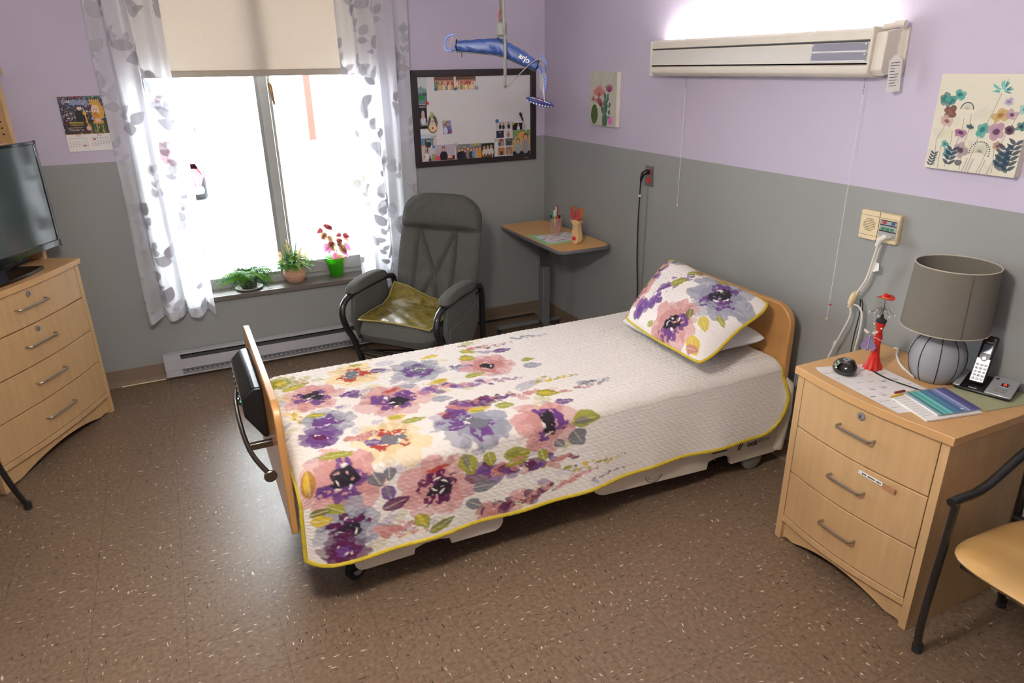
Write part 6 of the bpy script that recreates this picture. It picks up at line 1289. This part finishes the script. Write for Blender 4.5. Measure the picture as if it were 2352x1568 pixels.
# red dress figurine / earring stand
fx, fy = -.268, -3.092; FZ = NZ + .003
t = thing('dress_figurine', 'red dress shaped jewellery stand with beads and a red hat on the bedside chest', 'figurine', (fx, fy, FZ)); 
b = B(); b.lathe([(.034, 0), (.033, .004), (.026, .02), (.019, .045), (.0145, .07), (.0125, .095), (.016, .115), (.015, .13), (.0105, .145), (.012, .158), (.017, .172), (.0165, .182)], 32, flute=lambda a, z: .14 * math.sin(9 * a) * max(0, 1 - z / .06)); b.v = [(x * 1.0, y * .9, z) for x, y, z in b.v]; b.build('dress', M['red'], t)
b = B(); b.lathe([(.0165, .182), (.019, .188), (.016, .192), (.007, .198), (.005, .208), (.0015, .214)], 18); b.build('shoulders', M['ink'], t)
b = B(); b.tube([(0, 0, .21), (0, 0, .275)], .0012, 6)
for k, (a, l) in enumerate([(0.4, .030), (2.2, .034), (3.4, .028), (5.2, .032), (1.2, .03), (4.4, .03)]): b.tube([(0, 0, .226), (math.cos(a) * l * .5, math.sin(a) * l * .5, .238), (math.cos(a) * l * .8, math.sin(a) * l * .8, .222), (math.cos(a) * l * 1.25, math.sin(a) * l * 1.25, .215)], .0009, 5)
for a in (.9, 3.9): b.tube([(0, 0, .165), (math.cos(a) * .025, math.sin(a) * .025, .163), (math.cos(a) * .034, math.sin(a) * .034, .168)], .0009, 5)
b.build('wire_frame', M['darksteel'], t)
b = B(); b.lathe([(.030, .272), (.024, .273), (.012, .275), (.011, .286), (.006, .290), (.0005, .290), ], 24); b.v = [(x, y, z + (.010 * (x / .03) ** 2)) for x, y, z in b.v]; hat = b.build('hat', M['red'], t)
B().tube([(.0125 * math.cos(a), .0125 * math.sin(a), .277) for a in np.linspace(0, 2 * PI, 16, endpoint=False)], .0016, 6, closed=True).build('hat_band', mat('hat_band', (230, 150, 60), .5), hat)
M['pearl'] = mat('pearl', (226, 216, 206), .25, coat=.5)
b = B(); rs = random.Random(1)
for a, l in [(0.4, .0375), (2.2, .0425), (3.4, .035), (5.2, .04), (1.2, .0375), (4.4, .0375)]: b.ball((math.cos(a) * l, math.sin(a) * l, .215), .0036, 8)
for a in (.9, 3.9): b.ball((math.cos(a) * .036, math.sin(a) * .036, .169), .0036, 8)
for k in range(22): a = 2.3 + k * .05; b.ball((math.cos(a) * (.026 - .0004 * k), math.sin(a) * .026, .214 - k * .0055 + .008 * math.sin(k * .9)), .0021, 6)
for k in range(12): a = 3.4 + k * .25; b.ball((math.cos(a) * .0185, math.sin(a) * .0175, .125 - .002 * k), .0018, 6)
b.build('pearls', M['pearl'], t)
t2 = thing('beaded_earring', 'mauve fan shaped beaded ornament with white wings hanging on the red figurine', 'ornament', (fx - .033, fy + .004, FZ + .085))
b = B(); P = [(0, .05), (.006, .048)] + [(.028 * math.cos(a), .004 + .012 * math.sin(a) - .006 * math.cos(a * 8)) for a in np.linspace(.2, -PI - .2, 18)] + [(-.006, .048)]
ex2 = Vector((.50, -.86, 0)); b.prism(P, -.0012, .0012, axis=1); b.v = [tuple(Vector((-.003, .004, 0)) + ex2 * p[0] + Vector((-.86, -.5, 0)) * (.002 + p[1]) + Vector((0, 0, p[2]))) for p in b.v]; b.build('fan', mat('mauve_lace', (134, 120, 158), .7, var=.35, scale=350), t2)
b = B()
for sg in (-1, 1): b.prism([(sg * .003, .062), (sg * .022, .074), (sg * .024, .066), (sg * .012, .056)], -.001, .001, axis=1)
b.v = [tuple(Vector((-.004, .003, 0)) + ex2 * p[0] + Vector((-.86, -.5, 0)) * (.004 + p[1]) + Vector((0, 0, p[2]))) for p in b.v]; b.build('wings', M['pearl'], t2)
b = B()
for k in range(8): b.ball(tuple(Vector((-.006, .002, 0)) + Vector((-.86, -.5, 0)) * .006 + Vector((0, 0, .052 - k * .007))), .002, 6)
b.build('bead_row', M['pearl'], t2)
# notebook on an open pad
NP = lambda X, Y, z: np.array((-.43, -3.292, z)) + X * np.array((.93, -.20, 0)) / .951 + Y * np.array((-.29, -.95, 0)) / .993
def slab(x0, x1, y0, y1, z0, z1):
    b = B(); c = [NP(x0, y0, 0), NP(x1, y0, 0), NP(x1, y1, 0), NP(x0, y1, 0)]
    b.add([(q[0], q[1], z0) for q in c] + [(q[0], q[1], z1) for q in c], [(0, 1, 2, 3)[::-1], (4, 5, 6, 7), (0, 1, 5, 4), (1, 2, 6, 5), (2, 3, 7, 6), (3, 0, 4, 7)]); return b
t = thing('note_pad', 'open lined note pad lying beneath the striped spiral notebook', 'notepad', tuple(NP(.10, .09, NZ)))
slab(.0, .215, 0, .175, NZ + .0016, NZ + .007).build('pages', M['paper'], t, off=t.location, smooth=False)
b = B()
for k in range(9): b2 = slab(.008, .055, .018 + k * .016, .0186 + k * .016, NZ + .0071, NZ + .0075); b.add(b2.v, b2.f)
b.build('ruled_lines', mat('rule_blue', (140, 150, 180), .8), t, off=t.location, smooth=False)
t = thing('spiral_notebook', 'spiral notebook with teal, blue and violet striped cover on the note pad', 'notebook', tuple(NP(.15, .08, NZ)))
npt = Paint(.165, .165, 700, (110, 140, 180), 6, .02)
bands = [(0, .05, (160, 170, 190)), (.012, .024, (30, 130, 116)), (.030, .048, (60, 170, 158)), (.048, .058, (120, 196, 190)), (.058, .085, (70, 120, 150)), (.085, .10, (60, 90, 130)), (.10, .118, (110, 130, 176)), (.118, .126, (170, 170, 206)), (.126, .145, (88, 84, 140)), (.145, .165, (70, 66, 120))]
for x0, x1, c in bands:
    npt.rect(x0, 0, x1, .165, c, .95)
    for k in range(5): x = random.uniform(x0, x1); npt.line([(x, 0), (x + random.uniform(-.004, .004), .165)], .0012, tuple(min(255, v + 34) for v in c), .6)
npt.ell(.105, .148, .0055, .0055, (222, 226, 230))
slab(.052, .217, .003, .160, NZ + .0078, NZ + .013).build('pages', M['paper'], t, off=t.location, smooth=False)
npt.mesh(lambda X, Y: NP(.052, .0, NZ + .0139) + X[..., None] * (np.array((.93, -.20, 0)) / .951) + Y[..., None] * (np.array((-.29, -.95, 0)) / .993)).build('cover', M['print'], t, off=t.location, solid=.0008)
b = B()
for k in range(22):
    c = NP(.056 + k * .0073, -.002, NZ + .010); b.tube([tuple(c + np.array((-.29, -.95, 0)) * (.006 * math.cos(a)) + np.array((0, 0, .006 * math.sin(a)))) for a in np.linspace(0, 2 * PI, 8, endpoint=False)], .0008, 5, closed=True)
b.build('spiral', mat('spiral_wire', (176, 160, 110), .35, .7), t, off=t.location)
t = thing('pen', 'yellow and dark red pen lying beside the spiral of the notebook', 'pen', (-.40, -3.30, NZ))
B().tube([(-.440, -3.296, NZ + .008), (-.432, -3.297, NZ + .008), (-.385, -3.300, NZ + .009)], [.001, .004, .0045], 10).build('barrel', mat('yellow_pen', (206, 160, 40), .4), t, off=t.location); B().tube([(-.41, -3.291, NZ + .016), (-.37, -3.297, NZ + .017)], .0045, 10).build('grip', mat('dark_red_grip', (130, 36, 30), .4), t, off=t.location)
# phone
solo(B().prism([(-.225, -3.335), (-.245, -3.50), (-.03, -3.54), (.0, -3.50), (-.02, -3.36)], NZ + .0004, NZ + .003, axis=2), 'green_paper', mat('sage_paper', (166, 168, 134), .8), 'sage green papers lying under the cordless phone base', 'paper', (-.12, -3.44, NZ), smooth=False)
PX = Vector((-.095, -3.400, NZ + .0035)); pa_ = math.atan2(-.62, .79) - PI / 2 + .95
t = thing('phone_base', 'silver and black cordless phone base with a red digit display', 'phone base', tuple(PX), -1.28)
# local: x along the long side, y toward the wall
b = B(); b.prism([(-.056, .004), (-.056, .012), (.052, .036), (.056, .030), (.054, .004)], -.082, .088, axis=0); b.build('body', M['black'], t, bevel=.005)
def inc(y): return .0125 + (y + .056) * .222
def plate(x0, x1, y0, y1, th=.0022, lift=0.0): 
    b = B(); z = lambda y: inc(y) + lift
    b.add([(x0, y0, z(y0)), (x1, y0, z(y0)), (x1, y1, z(y1)), (x0, y1, z(y1)), (x0, y0, z(y0) + th), (x1, y0, z(y0) + th), (x1, y1, z(y1) + th), (x0, y1, z(y1) + th)], [(3, 2, 1, 0), (4, 5, 6, 7), (0, 1, 5, 4), (1, 2, 6, 5), (2, 3, 7, 6), (3, 0, 4, 7)]); return b
plate(.012, .090, -.058, .052, .006).build('silver_panel', M['silver'], t, bevel=.003); plate(-.084, -.062, -.058, .052, .006).build('silver_side', M['silver'], t, bevel=.003)
plate(.040, .070, -.008, .020, .0014, .006).build('display_ring', M['silver'], t, bevel=.002); ds = plate(.044, .066, -.004, .016, .0016, .0064).build('display', M['glossblack'], t, bevel=.001)
rd = mat('red_led', (255, 40, 24), .5, emit=(255, 40, 20), estr=3.0)
sl = Vector((0, 1, .222)).normalized()
text('display_digit', '0', .018, rd, ds, (.055, .006, inc(.006) + .0085), (1, 0, 0), sl)
b = B()
for x, y in ((.036, -.026), (.056, -.026), (.036, -.040), (.056, -.040)): b3 = plate(x, x + .014, y, y + .007, .0014, .006); b.add(b3.v, b3.f)
b.build('keys', M['grey'], t, bevel=.001); plate(.020, .030, .032, .040, .001, .006).build('badge', M['black'], t)
text('base_lettering', 'vtech', .012, M['white'], t, (-.025, -.047, inc(-.047) + .0015), (1, 0, 0), sl)
# handset
t = thing('cordless_handset', 'black and silver cordless handset standing in its phone base', 'phone', tuple(PX + Matrix.Rotation(-1.28, 3, 'Z') @ Vector((-.025, -.012, .02))), -1.28)
tl_ = .42; Rh = Matrix.Rotation(-tl_, 3, 'X')      # local handset: x width, z length, -y face
def hb2(b, nm, m, par=None, **k): b.v = [tuple(Rh @ Vector(p)) for p in b.v]; return b.build(nm, m, par or t, **k)
hb2(B().box(-.0235, -.011, 0, .0235, .012, .172), 'body', M['black'], bevel=.008, seg=3)
fp = hb2(B().box(-.021, -.0135, .006, .021, -.0105, .090), 'keypad_panel', M['silver'], bevel=.003)
b = B()
for i in range(3):
    for j in range(5): b.box(-.017 + i * .0125, -.0148, .012 + j * .0125, -.0075 + i * .0125, -.0132, .0205 + j * .0125)
hb2(b, 'keys', mat('key_grey', (206, 206, 212), .4), fp, bevel=.0008)
for i in range(3):
    for j in range(4):
        s_5 = ['*', '0', '#', '7', '8', '9', '4', '5', '6', '1', '2', '3'][j * 3 + i]; c = Rh @ Vector((-.01225 + i * .0125, -.0150, .0287 + j * .0125)); text('key_label', s_5, .008, M['ink'], fp, c, Rh @ Vector((1, 0, 0)), Rh @ Vector((0, 0, 1)), depth=.0001)
hb2(B().lathe([(.010, 0), (.010, .002), (.006, .003), (.006, .002), (.001, .002)], 20, (0, -.0135, .090), tilt=Matrix.Rotation(PI / 2, 3, 'X')), 'nav_ring', M['silver'])
hb2(B().box(-.014, -.0125, .108, .014, -.0112, .140), 'screen', mat('handset_screen', (96, 106, 122), .2), bevel=.001)
text('handset_lettering', 'vtech', .009, M['white'], t, Rh @ Vector((0, -.0118, .1475)), Rh @ Vector((1, 0, 0)), Rh @ Vector((0, 0, 1)))
hb2(B().ball((-.014, -.0115, .160), .0028, 8), 'indicator_light', rd)

# ------------------------------------------------------------------ visitor chairs
vc = thing('visitor_chair', 'black tube armchair with a tan vinyl seat beside the bedside chest', 'chair', (-.34, -3.93, 0))
def vb(b, nm, m, par=None, **k): return b.build(nm, m, par or vc, off=vc.location, **k)
for y, s in ((-3.645, 1), (-4.215, -1)):
    lg = vb(B().tube(cr_([(-.555, y, .61), (-.562, y, .45), (-.572, y, .28), (-.560, y + .008 * s, .12), (-.535, y + .014 * s, .012)]), .0125, 12), 'leg', M['blackmetal']); vb(B().lathe([(.016, 0), (.017, .03), (.014, .035)], 14, (-.535, y + .014 * s, 0)), 'foot_cap', M['rubber'], lg)
    lg = vb(B().tube(cr_([(-.20, y, .70), (-.19, y, .50), (-.17, y, .32), (-.13, y + .01 * s, .15), (-.075, y + .015 * s, .012)]), .0125, 12), 'leg', M['blackmetal']); vb(B().lathe([(.016, 0), (.017, .03), (.014, .035)], 14, (-.075, y + .015 * s, 0)), 'foot_cap', M['rubber'], lg)
    vb(B().tube(cr_([(-.583, y, .612), (-.55, y, .614), (-.47, y, .612), (-.40, y, .628), (-.32, y, .665), (-.24, y, .70), (-.17, y, .72), (-.12, y, .72)]), .0145, 14), 'armrest', M['blackmetal'])
vb(B().tube([(-.20, -3.645, .44), (-.20, -4.215, .44)], .011, 8), 'seat_rail', M['blackmetal']); vb(B().tube([(-.46, -3.645, .40), (-.46, -4.215, .40)], .009, 8), 'seat_rail', M['blackmetal'])
def vseat(u, v): return (-.625 + v * .49, -4.20 + u * .545, .455 - .02 * v + .008 * math.sin(u * PI)), (0, 0, 1)
vb(cushion(vseat, 0, 0, .032, 30, 30, e=4), 'seat', M['tan_vinyl'])
b = B(); b.box(-.56, -4.16, .405, -.17, -3.70, .425); vb(b, 'seat_pan', M['black'], bevel=.004)
def vback(u, v): return (-.155 + .10 * v, -4.18 + u * .49, .50 + .36 * v), (-1, 0, .25)
vb(cushion(vback, 0, 0, .028, 26, 26, e=4), 'backrest', mat('chair_back_charcoal', (62, 62, 64), .85, var=.15, scale=60))
vc2 = copytree(vc); vc2.name = 'visitor_chair'; vc2['label'] = 'black tube chair beside the dresser, only its rear leg in view'
vc2.location = (-3.719, -1.464, 0); vc2.rotation_euler[2] = math.radians(75)

# ------------------------------------------------------------------ plants on the sill
SZ = .50
def colored(b, cols): b.c = np.array(cols, dtype=np.float32); return b
class LB(B):
    def __init__(s): super().__init__(); s.cl = []
    def leafq(s, p, d, up, l, w_, c1, c2=None, droop=.25, n=5, notch=0.0):
        d = Vector(d).normalized(); sd = d.cross(Vector(up)).normalized(); nn_ = sd.cross(d); V = []
        c1 = lin(c1)[:3]; c2 = lin(c2)[:3] if c2 else c1
        for i in range(n):
            t_ = i / (n - 1); wv = w_ * .5 * math.sin(PI * min(1, t_ ** .7 * .97 + .02)) ** .8 if 0 < t_ < 1 else .0004; c = Vector(p) + d * (l * t_) - Vector((0, 0, 1)) * (droop * l * t_ * t_)
            if notch and 0 < t_ < 1: wv *= 1 + notch * (1 if i % 2 else -1)
            V += [c - sd * wv + nn_ * wv * .25, c, c + sd * wv + nn_ * wv * .25]; s.cl += [c1, c2, c1]
        s.add(V, [q for i in range(n - 1) for q in ((i * 3, i * 3 + 1, i * 3 + 4, i * 3 + 3), (i * 3 + 1, i * 3 + 2, i * 3 + 5, i * 3 + 4))])
    def fin(s, *a, **k): s.c = np.array(s.cl, dtype=np.float32); return s.build(*a, **k)
rs = random.Random(44)
# fern
fx_, fy_ = -2.175, .075
t = thing('potted_fern', 'fern in a black pot on a white saucer, leftmost of the sill plants', 'plant', (fx_, fy_, SZ))
B().lathe([(.048, .010), (.050, .012), (.068, .105), (.071, .108), (.071, .116), (.064, .116), (.062, .10), (.001, .10)], 30).build('pot', mat('black_pot', (44, 42, 50), .5), t)
B().lathe([(.05, .0005), (.07, .002), (.088, .012), (.086, .014), (.068, .006), (.001, .005)], 34).build('saucer', M['white'], t)
b = LB(); st_ = B()
for k in range(62):
    a = rs.uniform(0, 2 * PI); l = rs.uniform(.10, .21); el = rs.uniform(.1, 1.0); dr = rs.uniform(.7, 1.5); P = []
    if math.sin(a) > .4: l *= .55
    for i in range(13):
        q = i / 12; P.append(Vector((math.cos(a) * (.02 + l * q * math.cos(el * .8)), math.sin(a) * (.02 + l * q * math.cos(el * .8)) , .10 + l * q * math.sin(el) - dr * l * q * q * .62)))
    if math.sin(a) > 0: P = [Vector((p.x, min(p.y, .055), p.z)) for p in P]
    P = [Vector((p.x, p.y, max(p.z, -.02 if p.y < -.11 else .012))) for p in P]
    st_.tube(P[::3], .0009, 4); cg = rs.choice([(70, 150, 40), (54, 122, 50), (96, 176, 40), (60, 130, 84), (130, 190, 40)])
    for i in range(2, 13):
        q = i / 12; d = (P[i] - P[i - 1]); d = d.normalized() if d.length > 1e-6 else Vector((1, 0, 0)); sd = d.cross(Vector((0, 0, 1))); sd = sd.normalized() if sd.length > .01 else Vector((1, 0, 0)); wl = .030 * math.sin(PI * (q * .85 + .1)) + .004
        for sg in (-1, 1): b.leafq(P[i], sd * sg + d * .5, (0, 0, 1), wl, wl * .42, cg, None, .3, 4)
b.fin('fronds', M['leafpaint'], t, weld=False); st_.build('stems', M['stem'], t)
# mixed artificial arrangement
ax, ay = -1.872, .090
t = thing('potted_arrangement', 'tan ribbed pot with grass blades, pale plumes and round green leaves, middle of the sill', 'plant', (ax, ay, SZ))
pr = [(.045, .0005), (.052, .004), (.066, .025), (.074, .05), (.075, .07), (.070, .095), (.064, .108), (.060, .108), (.064, .09), (.001, .088)]
pr2 = [];
for i in range(len(pr) - 5):
    for k in range(4): f = k / 4; pr2.append((pr[i][0] * (1 - f) + pr[i + 1][0] * f + .0012 * math.sin((i * 4 + k) * 2.2), pr[i][1] * (1 - f) + pr[i + 1][1] * f))
B().lathe(pr2 + pr[-5:], 34).build('pot', mat('tan_ribbed_clay', (196, 152, 126), .8, var=.1, scale=60, bump=.3), t)
b = LB()
for k in range(260):
    a = rs.uniform(0, 2 * PI); r = rs.uniform(.0, .105); z = .108 + rs.uniform(-.02, .105) * (1 - r / .16); c = Vector((math.cos(a) * r, min(math.sin(a) * r, .06), z)); d = Vector((math.cos(a), math.sin(a), rs.uniform(-.3, .8)))
    l = rs.uniform(.024, .040); b.leafq(c, d, (0, 0, 1), l, l * .95, rs.choice([(126, 196, 80), (96, 170, 70), (176, 222, 120), (200, 230, 160), (80, 150, 80)]), None, .2, 5)
for k in range(46):
    a = rs.uniform(0, 2 * PI); l = rs.uniform(.12, .28); el = rs.uniform(.5, 1.4); 
    if k < 6: l = .25; el = .55; a = [3.3, 2.9, .1, -.3, 3.6, .35][k]
    d0 = Vector((math.cos(a) * math.cos(el), min(.25, math.sin(a) * math.cos(el)), math.sin(el))); p = Vector((0, 0, .10)); b.leafq(p, d0, (0, 0, 1) if el < 1.2 else (math.sin(a), -math.cos(a), .3), l, .010, rs.choice([(96, 150, 126), (110, 164, 110), (140, 170, 110)]), None, .45 if el < .9 else .15, 8)
b.fin('foliage', M['leafpaint'], t, weld=False)
for (px_, py_, h1, h0, lean) in [(-.012, -.02, .30, .13, -.02), (-.055, -.02, .235, .11, -.05), (.028, -.045, .225, .10, .012), (.065, -.01, .215, .10, .03), (.040, .0, .235, .12, .02)]:
    b = LB()
    for k in range(150):
        q = rs.random(); z = h0 + (h1 - h0) * q; w_ = .026 * math.sin(PI * (q * .8 + .18)); a = rs.uniform(0, 2 * PI); c = Vector((px_ + lean * q, py_, z)); b.leafq(c, (math.cos(a), math.sin(a), 1.1), (0, 0, 1), w_ * 1.4, .006, rs.choice([(255, 238, 205), (252, 222, 170), (255, 246, 225)]), None, .1, 3)
    b.fin('plume', M['leafpaint'], t, weld=False)
b = LB()
for k in range(12): b.leafq((.052 - .001 * k, .0, .17 + k * .006), (1 if k % 2 else -1, -.2, .6), (0, 0, 1), .011, .009, (150, 190, 40), None, .1, 4)
b.fin('seed_stalk', M['leafpaint'], t, weld=False)
# coleus in a green glass
kx, ky = -1.592, .095
t = thing('potted_coleus', 'coleus with pink veined leaves in a green glass pot, right of the three sill plants', 'plant', (kx, ky, SZ))
gg, ggn, ggb = newmat('green_glass'); ggb.inputs['Base Color'].default_value = lin((60, 170, 20)); ggb.inputs['Roughness'].default_value = .08; ggb.inputs['Alpha'].default_value = .74; ggb.inputs['Coat Weight'].default_value = .6
tlg = ggn.nodes.new('ShaderNodeBsdfTranslucent'); tlg.inputs[0].default_value = lin((90, 230, 20)); mg = ggn.nodes.new('ShaderNodeMixShader'); mg.inputs[0].default_value = .28; L(ggn, ggb.outputs[0], mg.inputs[1]); L(ggn, tlg.outputs[0], mg.inputs[2]); L(ggn, mg.outputs[0], ggn.nodes['Material Output'].inputs[0])
B().lathe([(.040, .0005), (.043, .003), (.050, .05), (.057, .10), (.068, .135), (.065, .135), (.054, .10), (.046, .05), (.038, .008), (.001, .006)], 40, flute=lambda a, z: .05 * math.cos(8 * a) * max(.15, (z - .05) / .085)).build('glass_pot', gg, t)
B().lathe([(.040, .01), (.050, .10), (.001, .101)], 24).build('soil', M['soil'], t)
b = LB(); s2 = B()
stems_ = [[(0, 0, .10), (-.015, -.002, .18), (-.035, 0, .28), (-.045, 0, .345)], [(0, 0, .10), (.012, -.01, .17), (.010, -.012, .235)], [(.0, 0, .10), (.03, .0, .16), (.055, .0, .22), (.068, 0, .285)], [(0, 0, .1), (.02, -.01, .2), (.032, -.01, .245)]]
for S in stems_: s2.tube(S, .0022, 6)
LV = [(-.062, 0, .335, -1, -.4, .05, 0), (-.03, 0, .345, 1, -.5, .04, 0), (-.05, 0, .35, .3, .5, .03, 0), (-.045, 0, .35, 1.6, -.15, .05, 0), (-.045, 0, .31, -1, -1.1, .055, 1), (-.045, 0, .30, -.6, -1.1, .045, 3), (-.03, 0, .285, .7, -1.2, .05, 1), (-.045, -.01, .24, -.5, -1.4, .062, 2), (-.03, -.01, .22, -.3, -1.7, .055, 2),
      (.0, 0, .24, -1.2, -.7, .055, 0), (.005, 0, .24, -.8, -1.2, .055, 1), (.02, 0, .245, 1.3, .1, .045, 0), (-.015, 0, .21, .6, -1.2, .04, 1), (.06, 0, .285, -1, .0, .045, 0), (.07, 0, .285, 1.2, -.6, .05, 0), (.075, 0, .27, 1, -1.1, .045, 3), (.055, 0, .25, -.7, -1.0, .05, 1), (.035, -.01, .215, .9, -1.0, .07, 1), (.075, 0, .225, .8, -1.2, .065, 2), (.06, .0, .19, .6, -1.2, .07, 4), (.04, .0, .19, .9, -.9, .06, 4), (.0, -.015, .17, .0, -1.5, .07, 2), (.035, -.015, .15, .1, -1.5, .065, 3), (.03, 0, .23, .9, -.9, .04, 3)]
CC = [((150, 76, 60), (110, 40, 60)), ((160, 150, 70), (120, 40, 70)), ((170, 170, 90), (220, 70, 170)), ((226, 160, 90), (200, 100, 120)), ((230, 190, 200), (226, 120, 190))]
for x, y, z, dx2, dz2, l, ci in LV:
    b.leafq((x, y, z), (dx2, rs.uniform(-.5, -.1), dz2), (0, -1, .35), l, l * .72, CC[ci][0], CC[ci][1], .08, 9, .07); s2.tube([(x, y, z), (x - dx2 * .01, y, z + .006)], .001, 4)
b.fin('leaves', M['leafpaint'], t, weld=False); s2.build('stems', M['stem'], t)
